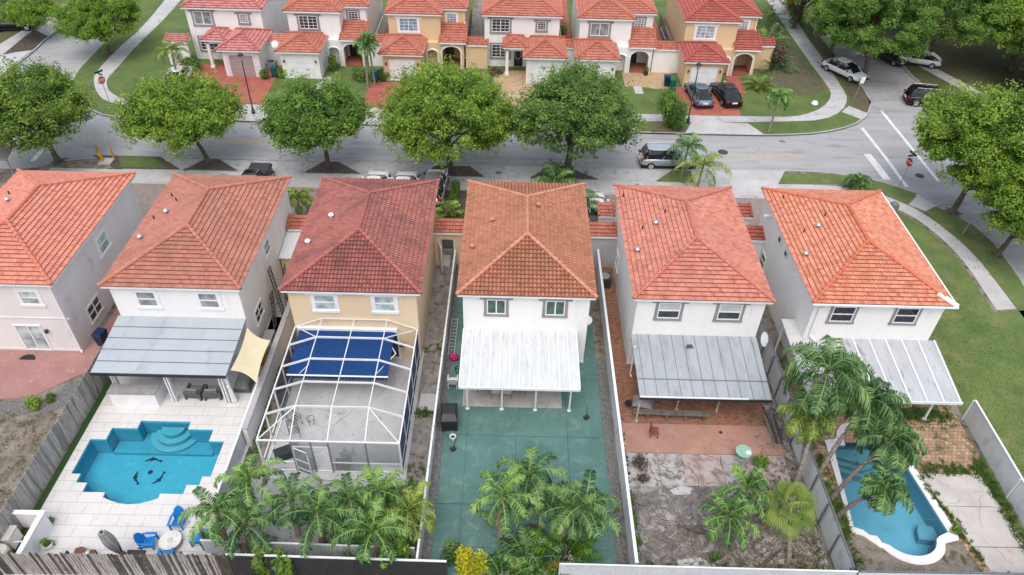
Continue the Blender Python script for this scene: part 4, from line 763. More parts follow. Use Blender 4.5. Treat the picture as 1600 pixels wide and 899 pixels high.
p2 = pool('swimming_pool', 'long blue pool with white coping under the leaning palms', P2, -.12, 1.1, basin2, None, water_mat('clear_water', None, 0), (18.6, 21.6, 0)); o = (18.6, 21.6, 0)
cop = [(16.75, 24.35), (16.4, 19.6), (16.28, 19.15), (16.85, 18.95), (17.1, 18.7), (17.45, 18.35)] + arc(19.0, 18.95, 1.6, 205, 335, 14, .88) + [(20.55, 18.65), (21.3, 18.85), (21.35, 19.25), (20.65, 24.4), (20.05, 24.6)] + arc(18.72, 24.35, 1.32, 15, 165, 12, 1.1) + [(17.3, 24.6), (16.75, 24.5)]
def shift(poly, k):
    c = (sum(p[0] for p in poly) / len(poly), sum(p[1] for p in poly) / len(poly)); return [(c[0] + (p[0] - c[0]) * k, c[1] + (p[1] - c[1]) * k) for p in poly]
b = MB(o); b.prism(cop, 0.0, .07, holes=[P2[::-1]]); b.build('coping', M('white_coping', (.76, .76, .77), (.66, .66, .67), fine=.05, c3=(.5, .48, .46), s3=4, t3=(.6, .8)), p2)
for i, z in enumerate((-.3, -.5, -.7)):
    b = MB(o); e = .28 * i; b.prism([(17.12, 24.2), (17.14, 23.75 - e), (18.4, 23.3 - e), (19.9, 23.75 - e), (20.25, 24.2)], -1.09, z); b.build('pool_step', M('pale_blue_step', (.16, .4, .48), fine=.04), p2)
b = MB(o); b.prism([(19.9, 19.3), (20.9, 19.2), (20.85, 20.0), (20.2, 20.1), (20.0, 19.8)], -1.09, -.7); b.build('swim_out_bench', M('bench_plaster', (.15, .38, .5), fine=.05), p2)

# screened enclosure
o = (-8.45, 25.6, 0); t = thing('screen_enclosure', 'white framed screen enclosure over the pale terrace of the maroon roofed house', 'enclosure', o)
XL, XR, xa_, xb_, xm = -11.88, -5.08, -10.3, -6.72, -8.52; ys = [21.85, 23.45, 25.05, 26.65, 28.25, 29.7]; zl, zh = 2.42, 3.08
b = MB(o)
def bar(b, p, q, w_=.042, h_=.042): 
    p, q = Vector(p), Vector(q); d = q - p; L_ = d.length; d.normalize(); s = d.cross(Vector((0, 0, 1))).normalized() if abs(d.z) < .95 else Vector((1, 0, 0)); n = s.cross(d); b.fbox(p, d, s, n, 0, -w_ / 2, -h_ / 2, L_, w_ / 2, h_ / 2)
for x in (XL, XR): bar(b, (x, ys[0], zl), (x, ys[-1], zl), .06, .08)
bar(b, (XL, ys[0], zl), (XR, ys[0], zl), .06, .08)
for x in (xa_, xm, xb_): bar(b, (x, ys[0], zl), (x, ys[1], zh)); bar(b, (x, ys[1], zh), (x, ys[-1] , zh))
b.build('roof_purlins', white_metal, t)
for y in ys[1:-1]:
    b = MB(o); bar(b, (XL, y, zl), (xa_, y, zh), .038, .12); bar(b, (xa_, y, zh), (xb_, y, zh), .038, .12); bar(b, (xb_, y, zh), (XR, y, zl), .038, .12); b.build('roof_beam', white_metal, t)
b = MB(o); bar(b, (XL, ys[0], zl), (xa_, ys[1], zh), .04, .04); bar(b, (XR, ys[0], zl), (xb_, ys[1], zh), .04, .04); bar(b, (XL, 29.7, zl), (xa_, 28.25, zh), .04, .04); bar(b, (XR, 29.7, zl), (xb_, 28.25, zh), .04, .04); bar(b, (xa_, 29.7, zh), (XL, 29.7, zl), .05, .05); bar(b, (xb_, 29.7, zh), (XR, 29.7, zl), .05, .05); bar(b, (xa_, 29.7, zh), (xb_, 29.7, zh), .05, .05); b.build('braces', white_metal, t)
for x in (XL, XR):
    for y in ys: b = MB(o); bar(b, (x, y, .06), (x, y, zl), .05, .12); b.build('post', white_metal, t)
    b = MB(o); bar(b, (x, ys[0], .8), (x, ys[-1], .8), .05, .05); bar(b, (x, ys[0], .1), (x, ys[-1], .1), .05, .05); b.build('side_rail', white_metal, t)
grey_post = M('grey_post', (.2, .22, .23), rough=.5)
for x in (XL + .02, xa_, xm, xb_, XR - .02, -9.35): b = MB(o); b.box(x - .035, ys[0] - .035, .06, x + .035, ys[0] + .035, zl - .05); b.build('post', grey_post if -11.5 < x < -5.5 else white_metal, t)
b = MB(o); bar(b, (XL, ys[0], .8), (xa_, ys[0], .8), .05, .05); bar(b, (xm, ys[0], .8), (XR, ys[0], .8), .05, .05); bar(b, (XL, ys[0], .1), (XR, ys[0], .1), .05, .05); bar(b, (xa_, ys[0], 2.0), (xm, ys[0], 2.0), .05, .05); b.build('front_rail', white_metal, t)
scr = mesh_screen('grey_insect_screen', (.3, .33, .35), .45); scd = mesh_screen('navy_insect_screen', (.03, .05, .12), .86)
b = MB(o)
for x0, x1, z0, z1 in ((xa_ + .04, -9.39, .1, 2.4), (-9.31, xm - .04, 2.0, 2.4), (xm + .04, xb_ - .04, .1, 2.4), (xb_ + .04, XR - .06, .8, 2.4)): b.fbox((0, ys[0], 0), X_, Z3, NY, x0, z0, 0, x1, z1, .006)
b.build('front_screen', scr, t)
b = MB(o); b.fbox((XR, 0, 0), Y_, Z3, X_, ys[0] + .1, .1, 0, ys[-1], zl - .05, .006); b.build('side_screen', scd, t)
b = MB(o); b.fbox((XL, 0, 0), Y_, Z3, X_, 25.1, .1, 0, ys[-1], zl - .05, .006); b.build('side_screen', mesh_screen('thin_navy_screen', (.03, .04, .08), .55), t)
d = thing('screen_door', 'open screen door swung out at the front of the white enclosure', 'door', (xa_ + .05, ys[0] - .05, 0), R(-22))
b = MB(); 
for z in (.1, .45, 1.1, 1.95): b.box(0, -.02, z, .85, .02, z + .05)
b.box(0, -.02, .1, .05, .02, 2.0); b.box(.8, -.02, .1, .85, .02, 2.0); b.build('door_frame', white_metal, d)
b = MB(); b.box(.05, -.003, .1, .8, .003, 2.0); b.build('door_screen', scr, d)

# shade sail
t = thing('shade_sail', 'cream shade sail stretched between the grey patio cover and the boundary wall', 'shade sail', (-14.2, 27.8, 0))
b = MB((-14.2, 27.8, 0)); A, B_, C_, D_ = [Vector((*G(u, v, z), z)) for u, v, z in ((386, 512, 2.6), (422, 532, 2.35), (401, 599, 2.1), (360, 579, 2.35))]
n_ = 12; vs = []
for i in range(n_ + 1):
    for k in range(n_ + 1):
        s_, t_ = i / n_, k / n_; e = .07
        s2 = s_ + (e * (1 - 2 * s_)) * math.sin(math.pi * t_); t2 = t_ + (e * (1 - 2 * t_)) * math.sin(math.pi * s_)
        p = A.lerp(B_, s2).lerp(D_.lerp(C_, s2), t2); p.z -= .12 * math.sin(math.pi * s_) * math.sin(math.pi * t_); vs.append(tuple(p))
m_ = n_ + 1; b.add(vs, [(i * m_ + k, (i + 1) * m_ + k, (i + 1) * m_ + k + 1, i * m_ + k + 1) for i in range(n_) for k in range(n_)]); sl = b.build('sail_cloth', M('cream_sailcloth', (.58, .52, .36), (.53, .47, .32), rough=.9, fine=.04), t, smooth=True)
b = MB((-14.2, 27.8, 0))
for p, q in ((B_, (-13.05, 28.6, 1.35)), (C_, (-13.1, 26.1, 1.35))): b.tube([tuple(p), q], .012, 5)
b.build('guy_rope', white_paint, t)

# furniture builders ------------------------------------------------------
def adirondack(name='garden_chair', mat=None):
    t = thing(name, '', 'garden chair'); m = mat
    b = MB(); n = 6
    for i in range(n):                                  # seat slats run back to front, falling to the rear
        b.obox((-.30 + .1 + i * .0, 0, 0), (0, 0, 0)) if False else None
    for i in range(7): y = -.30 + i * .085; b.obox((0, y, .37 - (i * .02)), (.54, .075, .022), rx=-.24)
    b.build('seat', m, t)
    b = MB()
    for i in range(7):
        x = (i - 3) * .082; hgt = .80 - .028 * (i - 3) ** 2 * .8; b.fbox((x, .27, .24), X_, Vector((0, .42, .907)), Vector((0, .907, -.42)), -.037, 0, 0, .037, hgt, .02)
    b.fbox((0, .35, .4), X_, Vector((0, .42, .907)), Vector((0, .907, -.42)), -.29, .02, .03, .29, .09, .05)
    b.build('backrest', m, t)
    for s in (-1, 1):
        b = MB(); b.add([(s * .28, -.42, .55), (s * .42, -.42, .55), (s * .42, .1, .55), (s * .33, .48, .55), (s * .27, .48, .55), (s * .28, -.42, .575), (s * .42, -.42, .575), (s * .42, .1, .575), (s * .33, .48, .575), (s * .27, .48, .575)],
                        [(0, 1, 2, 3, 4)[::-s], (5, 6, 7, 8, 9)[::s]] + [((i, (i + 1) % 5, 5 + (i + 1) % 5, 5 + i))[::s] for i in range(5)]); b.build('armrest', m, t)
        b = MB(); b.box(s * .33 - .02, -.40, 0, s * .33 + .02, -.29, .55); b.build('leg', m, t)
        b = MB(); b.fbox((s * .29, -.36, .28), X_, Vector((0, .95, -.3)), Vector((0, .3, .95)), -.015, 0, 0, .015, .95, .11); b.box(s * .33 - .015, .33, .0, s * .33 + .015, .4, .55); b.build('leg', m, t)
    return t
blue_pl = M('bright_blue_plastic', (.0, .18, .55), (.0, .15, .48), rough=.4, fine=.03, spec=.5)
ad = adirondack(mat=blue_pl); fx, fy = -15.06, 17.75
for k, (x, y, rz, lb) in enumerate([(-16.05, 17.72, R(-98), 'bright blue slatted garden chair left of the round fire table'), (-15.1, 18.75, R(160) + R(180) + R(20) , 'bright blue slatted chair on the pool side of the fire table, partly under palm fronds'), (-13.85, 17.95, R(65), 'bright blue slatted garden chair right of the round fire table'), (-15.0, 16.95, R(185), 'bright blue slatted garden chair between the round fire table and the picket fence')]):
    a = ad if k == 0 else dup(ad, (x, y, .03))
    a.location = (x, y, .03); dx, dy = fx - x, fy - y; a.rotation_euler.z = math.atan2(dy, dx) + math.pi / 2; a.scale = (.82,) * 3; tag(a, lb, group='blue chairs round the fire table')
t = thing('fire_table', 'round pale stone fire table between four blue chairs', 'fire pit', (fx, fy, .03)); t.scale = (.68, .68, .85); b = MB(); b.lathe([(.62, 0), (.66, .05), (.66, .33), (.64, .36)], n=32); b.build('base', M('pale_stone', (.42, .4, .38), (.32, .3, .29), scale=3, fine=.1), t)
b = MB(); b.lathe([(.64, .36), (.71, .365), (.71, .41), (.2, .412)], n=32); b.build('top', M('white_marble_top', (.66, .65, .64), (.52, .51, .5), scale=2.5, dist=1, fine=.04), t)
b = MB(); b.lathe([(.2, .412), (.2, .425), (.02, .44)], n=20); b.build('burner_lid', M('pale_lid', (.5, .49, .48), fine=.08), t)
# folded parasol leaning over its base
t = thing('parasol', 'folded grey cantilever parasol with square base on the white deck', 'parasol', (-16.85, 17.0, .03)); px_ = [G(160, 835, 2.1)[0] + 16.85, G(160, 835, 2.1)[1] - 17.0]
b = MB(); b.box(-.05, -.42, 0, .75, .38, .09); b.build('base', M('charcoal_plastic', (.05, .055, .06), fine=.05), t)
b = MB(); b.tube([(.1, 0, .05), (0, 0, 1.0), (px_[0] * .98, px_[1] * .98, 2.15)], .03, 8); b.build('pole', dark_metal, t)
b = MB(); rings = []
for i in range(9):
    f = i / 8; cx, cy, cz = px_[0] * (.12 + .88 * f), px_[1] * (.12 + .88 * f), .35 + 1.85 * f; r_ = .07 + .13 * math.sin(math.pi * min(1, (1 - f) * 1.0 + .12))
    rings.append([(cx + r_ * (1 + .35 * (k % 2)) * math.cos(2 * math.pi * k / 16), cy + r_ * (1 + .35 * (k % 2)) * math.sin(2 * math.pi * k / 16), cz) for k in range(16)])
b.loft(rings); b.build('canopy', M('grey_canvas', (.2, .2, .21), (.3, .3, .3), scale=3, stretch=(6, 6, .5), fine=.08), t)
b = MB(); b.lathe([(.05, 0), (.06, .1), (.01, .16)], (px_[0], px_[1], 2.15), 10); b.build('finial', dark_metal, t)
# brown slatted loungers/side tables by the fence
t = thing('slatted_table', 'pair of brown slatted wooden boards forming a low table by the picket fence', 'table', (-18.65, 16.95, .03)); br = M('brown_slats', (.19, .1, .065), (.14, .07, .045), scale=2, stretch=(6, .6, 1), fine=.15)
b = MB()
for i in range(4): b.box(-.42 + i * .125, -.5, .36, -.42 + i * .125 + .11, .38 - abs(i - 1.5) * .05, .39)
b.build('top', br, t); b = MB()
for i in range(2): b.box(.25 + i * .125, -.5, .33, .25 + i * .125 + .11, .25, .36)
b.build('side_leaf', br, t)
for x in (-.38, .42):
    for y in (-.42, .2): b = MB(); b.box(x, y, 0, x + .05, y + .05, .36); b.build('leg', br, t)
b = MB((-18.65, 16.95, .0)); b.box(-18.55, 16.5, .37, -18.42, 17.1, .40); tag(b.build('folded_towel', white_paint), 'white folded cloth on the brown slatted table', 'towel')
# outdoor shower / planter walls, bottom left
t = thing('planter_enclosure', 'white walled outdoor kitchen corner with open top by the left fence', 'wall', (-21.7, 17.4, 0)); o = (-21.7, 17.4, 0)
b = MB(o); b.box(-22.15, 18.42, .03, -20.85, 18.55, 1.15); b.box(-20.98, 16.45, .03, -20.85, 18.42, 1.15); b.build('wall', white_paint, t)
b = MB(o); b.box(-22.2, 18.38, 1.15, -20.8, 18.6, 1.2); b.box(-21.03, 16.4, 1.151, -20.8, 18.38, 1.201); b.build('coping', white_paint, t)
t = thing('storage_box', 'cream storage box inside the white walled corner', 'box', (-22.3, 17.65, .03)); b = MB(); b.box(-.35, -.35, 0, .35, .35, .75); b.build('body', stucco_white, t); b = MB(); b.box(-.38, -.38, .75, .38, .38, .82); b.build('lid', M('cream_lid', (.6, .56, .5)), t)
t = thing('pool_pump', 'black pool pump with white pipes inside the white walled corner', 'pump', (-21.45, 17.15, .03)); b = MB(); b.lathe([(.16, 0), (.18, .3), (.14, .42), (.05, .5)], n=14); b.build('body', dark_metal, t)
b = MB(); b.tube([(-.7, .3, .35), (-.1, .35, .4), (.0, .1, .4)], .035, 6); b.tube([(-.2, .6, .3), (.25, .75, .5)], .04, 6); b.build('pipes', white_paint, t)
t = thing('water_tank', 'cream upright filter tank at the bottom left corner of the deck', 'tank', (-22.1, 16.75, .03)); b = MB(); b.lathe([(.4, 0), (.42, .7), (.36, .85), (.1, .93)], n=22); b.build('body', M('cream_plastic', (.62, .6, .52)), t); b = MB(); b.lathe([(.12, .93), (.12, 1.02), (.04, 1.05)], (.05, -.1, 0), n=12); b.build('cap', dark_metal, t)
t = thing('chlorine_bucket', 'dark blue round bucket beside the cream tank in the bottom left corner', 'bucket', (-21.75, 16.7, .03)); b = MB(); b.lathe([(.12, 0), (.14, .3)], n=14); b.build('body', M('navy_plastic', (.01, .05, .1), rough=.4), t); b = MB(); b.lathe([(.15, .3), (.15, .33)], n=14); b.build('lid', M('teal_lid', (.02, .12, .15)), t)
# bar counter under the grey cover, bistro set, loungers
t = thing('bar_counter', 'white L-shaped outdoor bar with grey stone top under the grey patio cover', 'counter', (-19.6, 26.9, .03)); b = MB((-19.6, 26.9, .03)); b.box(-21.1, 25.75, .03, -18.65, 25.9, 1.0); b.box(-18.8, 25.9, .03, -18.65, 27.3, 1.0); b.build('base', white_paint, t)
b = MB((-19.6, 26.9, .03)); b.prism([(-21.15, 25.7), (-18.6, 25.7), (-18.6, 27.3), (-19.1, 27.3), (-19.1, 26.4), (-21.15, 26.4)], 1.0, 1.06); b.build('counter_top', M('grey_stone_top', (.32, .31, .31), (.24, .23, .23), scale=3, fine=.12), t)
def armchair(mat, cush):
    t = thing('armchair', '', 'armchair'); b = MB(); b.box(-.36, -.36, .12, .36, .3, .3); b.build('seat_base', mat, t)
    b = MB(); b.fbox((-.36, .3, .12), X_, Vector((0, .25, .97)), Vector((0, .97, -.25)), 0, 0, -.1, .72, .62, 0); b.build('backrest', mat, t)
    for s in (-1, 1): b = MB(); b.box(min(s * .36, s * .46), -.38, .0, max(s * .36, s * .46), .38, .55); b.build('arm', mat, t)
    b = MB(); b.box(-.33, -.34, .3, .33, .24, .42); b.build('seat_cushion', cush, t); b = MB(); b.obox((0, .24, .6), (.6, .12, .4), rx=-.3); b.build('back_cushion', cush, t)
    return t
gr = M('grey_wicker', (.12, .135, .13), (.08, .09, .09), scale=12, fine=.2); gc = M('grey_cushion', (.22, .24, .235), fine=.08)
a = armchair(gr, gc); a.location = (-16.95, 26.6, .03); a.rotation_euler.z = R(175); tag(a, 'grey wicker armchair under the cover, the left one of the pair facing the pool', group='grey armchairs under the patio cover')
dup(a, (-15.95, 26.62, .03), R(185), 'grey wicker armchair under the cover, the right one of the pair beside the white curtain', 'grey armchairs under the patio cover')
t = thing('outdoor_sofa', 'dark grey wicker sofa under the patio cover by the boundary wall', 'sofa', (-14.55, 27.7, .03), R(-90)); b = MB(); b.box(-.9, -.4, .08, .9, .35, .32); b.build('seat_base', gr, t); b = MB(); b.box(-.9, .35, .08, .9, .5, .75); b.build('backrest', gr, t)
for i in range(3): b = MB(); b.box(-.88 + i * .59, -.38, .32, -.31 + i * .59, .33, .45); b.build('seat_cushion', gc, t)
t = thing('curtain', 'white curtain tied to the right post of the grey patio cover', 'curtain', (-14.85, 26.2, 0)); b = MB(); rings = []
for i in range(11):
    f = i / 10; r_ = .05 + .13 * abs(f - .45) + .02; rings.append([(.12 * f + r_ * (1 + .25 * (k % 2)) * math.cos(2 * math.pi * k / 14), r_ * .7 * (1 + .25 * (k % 2)) * math.sin(2 * math.pi * k / 14), 2.3 - 2.2 * f) for k in range(14)][::-1])
b.loft(rings); b.build('cloth', M('white_cloth', (.72, .72, .72), fine=.03), t); b = MB(); b.tube([(-.03, 0, 1.28), (.13, 0, 1.28)], .09, 10); b.build('tie', white_paint, t)
def dining_chair(fr, cush, back=True):
    t = thing('patio_chair', '', 'chair'); b = MB(); b.box(-.24, -.22, .42, .24, .24, .48); b.build('seat', cush, t)
    b = MB(); b.fbox((-.24, .24, .48), X_, Vector((0, .2, .98)), Vector((0, .98, -.2)), 0, .0, 0, .48, .5, .04); b.build('backrest', cush, t)
    for x in (-.23, .23):
        for y in (-.22, .24): b = MB(); b.tube([(x, y, 0), (x, y, .44)], .016, 6); b.build('leg', fr, t)
        b = MB(); b.tube([(x, .24, .44), (x, .26, .66), (x, -.18, .64), (x, -.22, .44)], .014, 6); b.build('armrest', fr, t)
    return t
wc = M('pale_sling', (.5, .47, .46), fine=.06); dc = dining_chair(dark_metal, wc)
spots = [(-.62, 27.05, 180, 'pale sling patio chair, left one of the front pair under the white cover'), (.0, 27.05, 180, 'pale sling patio chair, right one of the front pair under the white cover'), (-1.5, 27.5, 115, 'swivel patio chair at the left end of the glass table under the white cover'), (.9, 27.5, 245, 'swivel patio chair at the right end of the glass table beside the second white post'), (-.9, 28.6, 0, 'patio chair behind the glass table on the left, deep under the white cover'), (.2, 28.6, 0, 'patio chair behind the glass table on the right, deep under the white cover')]
for k, (x, y, a_, lb) in enumerate(spots):
    c = dc if k == 0 else dup(dc, (x, y)); c.location = (x, y, .075); c.rotation_euler.z = R(a_); tag(c, lb, group='patio chairs round the glass table')
t = thing('glass_table', 'rectangular dark glass dining table under the white patio cover', 'table', (-.3, 27.8, .075)); b = MB(); b.box(-.85, -.5, .70, .85, .5, .72); b.build('table_top', glass_mat('smoked_glass', (.02, .03, .03)), t)
for x in (-.75, .75):
    for y in (-.42, .42): b = MB(); b.tube([(x, y, 0), (x, y, .7)], .022, 6); b.build('leg', dark_metal, t)
# covered grill, white chair, ladder, pink parasol, pot
t = thing('covered_grill', 'black vinyl covered barbecue grill by the left fence of the green yard', 'grill', (-3.0, 25.1, .05), R(4)); b = MB(); cv = M('black_vinyl_cover', (.016, .02, .022), (.01, .012, .014), rough=.45, fine=.08, scale=4, spec=.5)
b.loft([[(-.42, -.62, .12), (.42, -.62, .12), (.42, .62, .12), (-.42, .62, .12)], [(-.42, -.62, .85), (.42, -.62, .85), (.42, .62, .85), (-.42, .62, .85)], [(-.34, -.34, 1.12), (.3, -.34, 1.12), (.3, .34, 1.12), (-.34, .34, 1.12)]]); b.build('cover', cv, t)
for x in (-.3, .3): b = MB(); b.tube([(x - .03, -.55, .1), (x + .03, -.55, .1)], .1, 10); b.build('wheel', black_rubber, t)
t = thing('plastic_chair', 'white plastic garden chair on the green slab beside the patio cover', 'chair', (-3.02, 27.7, .05), R(180)); wp = M('white_plastic', (.62, .65, .64), rough=.4, fine=.02)
b = MB(); b.obox((0, 0, .4), (.5, .5, .04)); b.build('seat', wp, t); b = MB(); b.fbox((-.25, .24, .42), X_, Vector((0, .3, .95)), Vector((0, .95, -.3)), 0, 0, 0, .5, .6, .03); b.build('backrest', wp, t)
for x in (-.26, .26):
    b = MB(); b.obox((x, 0, .62), (.07, .52, .03)); b.obox((x, -.22, .52), (.05, .04, .2)); b.build('armrest', wp, t)
    for y in (-.23, .23): b = MB(); b.obox((x * .92, y, .2), (.05, .05, .4)); b.build('leg', wp, t)
t = thing('ladder', 'aluminium ladder lying on the green slab along the left fence', 'ladder', (-3.3, 31.6, .07)); b = MB(); b.box(-.2, -1.6, .0, -.16, 1.6, .07); b.box(.16, -1.6, .0, .2, 1.6, .07); b.build('rails', alu, t)
for i in range(11): b = MB(); b.tube([(-.16, -1.45 + i * .29, .035), (.16, -1.45 + i * .29, .035)], .02, 6); b.build('rung', alu, t)
t = thing('beach_ball', 'magenta patterned folded parasol bundle at the foot of the ladder', 'parasol', (-3.1, 29.75, .05)); t.name = 'folded_parasol'; b = MB(); b.lathe([(.05, 0), (.22, .08), (.27, .22), (.2, .38), (.04, .44)], n=14); b.build('canopy', M('magenta_print', (.45, .01, .16), (.3, .01, .12), scale=9, c3=(.6, .35, .45), s3=14, t3=(.6, .65)), t); b = MB(); b.tube([(0, 0, .4), (.05, .05, .62)], .015, 6); b.build('pole', white_paint, t)
t = thing('lounge_bike', 'dark folded frame leaning by the white cover on the green slab', 'frame', (-2.75, 28.9, .05)); t.name = 'folding_frame'; b = MB(); b.tube([(.25 * math.cos(k * .4), .3 * math.sin(k * .4), .1 + .05 * math.sin(k)) for k in range(17)], .018, 6); b.build('hoop', dark_metal, t); b = MB(); b.tube([(-.25, 0, .1), (.25, .05, .12)], .016, 6); b.build('bar', dark_metal, t)
t = thing('flower_pot', 'white round flower pot standing alone on the green slab below the grill', 'flower pot', (-2.75, 24.0, .05)); b = MB(); b.lathe([(.1, 0), (.15, .24), (.17, .26), (.13, .26), (.12, .18)], n=16); b.build('pot', white_paint, t); b = MB(); b.lathe([(.12, .19), (.02, .21)], n=12); b.build('soil', mulch, t)
for (u, v, lb) in ((708, 704, 'small dark plastic stand left of the slab joint'), (916, 655, 'small dark plastic stand on the green slab beside the right fence')):
    b = MB(); b.obox((0, 0, .08), (.26, .2, .16), .6); b.tube([(0, 0, .1), (.1, .75, .06)], .015, 5); tag(b.build('umbrella_stand', dark_metal, loc=(*G(u, v), .05)), lb, 'stand')
# concrete yard things
t = thing('plank_bench', 'long weathered plank bench on short trestles before the grey metal cover', 'bench', (8.75, 25.75, .05), R(-1.2)); b = MB(); b.box(-2.0, -.17, .42, 2.05, .0, .47); b.box(-2.0, .02, .421, 2.05, .18, .471); b.build('seat', grey_wood, t)
for x in (-1.2, -.2, .8, 1.8):
    b = MB(); b.box(x - .04, -.16, 0, x + .04, -.09, .42); b.box(x - .04, .1, 0, x + .04, .17, .42); b.box(x - .04, -.09, .2, x + .04, .1, .26); b.build('trestle', grey_wood, t)
t = thing('wheelbarrow', 'upturned grey wheelbarrow tray at the left end of the plank bench', 'wheelbarrow', (7.35, 26.35, .05), R(-15)); b = MB(); b.loft([[(-.55, -.4, .5), (.55, -.3, .5), (.55, .3, .5), (-.55, .4, .5)], [(-.35, -.25, .78), (.35, -.2, .78), (.35, .2, .78), (-.35, .25, .78)]]); b.build('tray', M('grey_tray', (.28, .28, .28), (.18, .17, .17)), t)
b = MB(); b.tube([(-.75, -.2, .25), (-.75, .2, .25)], .02, 6); b.lathe([(.2, -.04), (.2, .04)], (-.75, 0, .25), 14); b.build('wheel', black_rubber, t)
b = MB(); b.tube([(-.7, -.25, .3), (.9, -.3, .45)], .025, 6); b.tube([(-.7, .25, .3), (.9, .3, .45)], .025, 6); b.build('handles', dark_metal, t)
t = thing('wooden_chair', 'reddish brown wooden chair standing on the salmon slab', 'chair', (7.75, 24.55, .05), R(88)); rb = M('red_brown_wood', (.22, .07, .04), (.16, .05, .03), fine=.12)
b = MB(); b.obox((0, 0, .43), (.42, .42, .035)); b.build('seat', rb, t); b = MB(); b.box(-.2, .19, .44, -.16, .23, 1.0); b.box(.16, .19, .44, .2, .23, 1.0); b.box(-.16, .2, .6, .16, .22, .68); b.box(-.16, .2, .85, .16, .22, .97); b.build('backrest', rb, t)
for x in (-.18, .18):
    for y in (-.18, .2): b = MB(); b.obox((x, y, .21), (.04, .04, .42)); b.build('leg', rb, t)
t = thing('round_table', 'pale green round patio table on the stained slabs', 'table', (12.05, 23.15, .04)); t.scale = (.82, .82, 1); gt = M('mint_table', (.28, .48, .37), (.22, .4, .3), scale=3, rough=.45, c3=(.5, .62, .52), s3=4, t3=(.6, .8))
b = MB(); b.lathe([(.46, .66), (.5, .68), (.5, .705), (.47, .71)], n=32); b.build('table_top', gt, t)
for k in range(4): b = MB(); a_ = k * math.pi / 2 + .5; b.tube([(.12 * math.cos(a_), .12 * math.sin(a_), .66), (.35 * math.cos(a_), .35 * math.sin(a_), 0)], .025, 6); b.build('leg', gt, t)
b = MB(); b.lathe([(.12, 0), (.13, .012), (.11, .03)], n=14); tag(b.build('plate', white_paint, loc=(12.25, 23.05, .752)), 'small white dish on the pale green round table', 'dish')
for x, y, r_, lb in ((11.35, 24.85, .09, 'small black drain hole cover in the salmon slab'),): b = MB(); b.lathe([(r_, 0), (r_, .03), (.03, .05)], n=12); tag(b.build('drain_cover', dark_metal, loc=(x, y, .052)), lb, 'drain cover')
def dish(label, x, y, z, az, parent_h=1.0, r_=.3):
    t = thing('satellite_dish', label, 'satellite dish', (x, y, z)); b = MB(); vs = []; d = Vector((math.cos(az), math.sin(az), .55)).normalized(); s_ = d.cross(Vector((0, 0, 1))).normalized(); u_ = s_.cross(d); n = 20
    c0 = Vector((math.cos(az) * .25, math.sin(az) * .25, .45)); rr = [(0, 0), (.5, .02), (1, .07)]; ring = []
    for f, dd in rr[1:]: ring.append([tuple(c0 + d * dd + (s_ * math.cos(2 * math.pi * k / n) + u_ * math.sin(2 * math.pi * k / n)) * r_ * f) for k in range(n)])
    b.loft(ring); b.build('reflector', white_metal, t); b = MB(); b.tube([(0, 0, 0), (0, 0, .35), tuple(c0)], .022, 6); b.build('mast', alu, t)
    b = MB(); b.tube([tuple(c0 - u_ * r_), tuple(c0 + d * .32 - u_ * .12)], .012, 5); b.build('feed_arm', dark_metal, t); return t
dish('small satellite dish on a mast at the right corner of the amber roofed house', 4.4, 30.9, 2.1, R(-80), r_=.28)
dish('large pale satellite dish between the rose red and orange roofed houses', 14.15, 30.0, 1.7, R(-40), r_=.42)
b = MB(); b.tube([(0, 0, 0), (0, 0, 1.75)], .03, 6); tag(b.build('mast_pole', alu, loc=(14.15, 30.0, 0)), 'thin pole carrying the large pale satellite dish', 'pole')
t = thing('air_conditioner', 'dark outdoor air conditioner unit at the end of the brick side path', 'air conditioner', (5.9 + .25, 36.8, .03)); b = MB(); b.box(-.38, -.38, 0, .38, .38, .75); b.build('casing', M('dark_green_grey_casing', (.05, .055, .06), (.035, .04, .045), scale=20, stretch=(1, 1, 8)), t)
b = MB(); b.lathe([(.33, .75), (.33, .78), (.3, .78), (.3, .76), (.05, .76)], n=20); b.build('fan_grille', M('pale_grille', (.3, .3, .3)), t)
def bin_(label, x, y, rz, c, z=.03, cat='bin', name='wheelie_bin'):
    t = thing(name, label, cat, (x, y, z), rz); m = M('bin_' + '_'.join(str(int(q * 1000)) for q in c), c, rough=.4, fine=.03)
    b = MB(); b.loft([[(-.22, -.25, .08), (.22, -.25, .08), (.22, .22, .08), (-.22, .22, .08)], [(-.29, -.32, .95), (.29, -.32, .95), (.29, .3, .95), (-.29, .3, .95)]]); b.build('body', m, t)
    b = MB(); b.loft([[(-.31, -.36, .95), (.31, -.36, .95), (.31, .33, .95), (-.31, .33, .95)], [(-.26, -.28, 1.05), (.26, -.28, 1.05), (.26, .3, 1.07), (-.26, .3, 1.07)]]); b.build('lid', m, t)
    for s in (-.24, .24): b = MB(); b.tube([(s - .03, .25, .11), (s + .03, .25, .11)], .11, 10); b.build('wheel', black_rubber, t)
    return t
bin_('dark blue wheelie bin beside the side wall of the left house', -23.55, 30.3, R(-12), (.01, .022, .07))
b = MB(); b.prism(arc(0, -.25, .45, 0, 180, 10, .9), 0, .025); tag(b.build('doormat', M('black_mat', (.025, .027, .03), fine=.2), loc=(-27.4, 29.2, .036)), 'black half-round doormat before the sliding door of the left house', 'doormat')
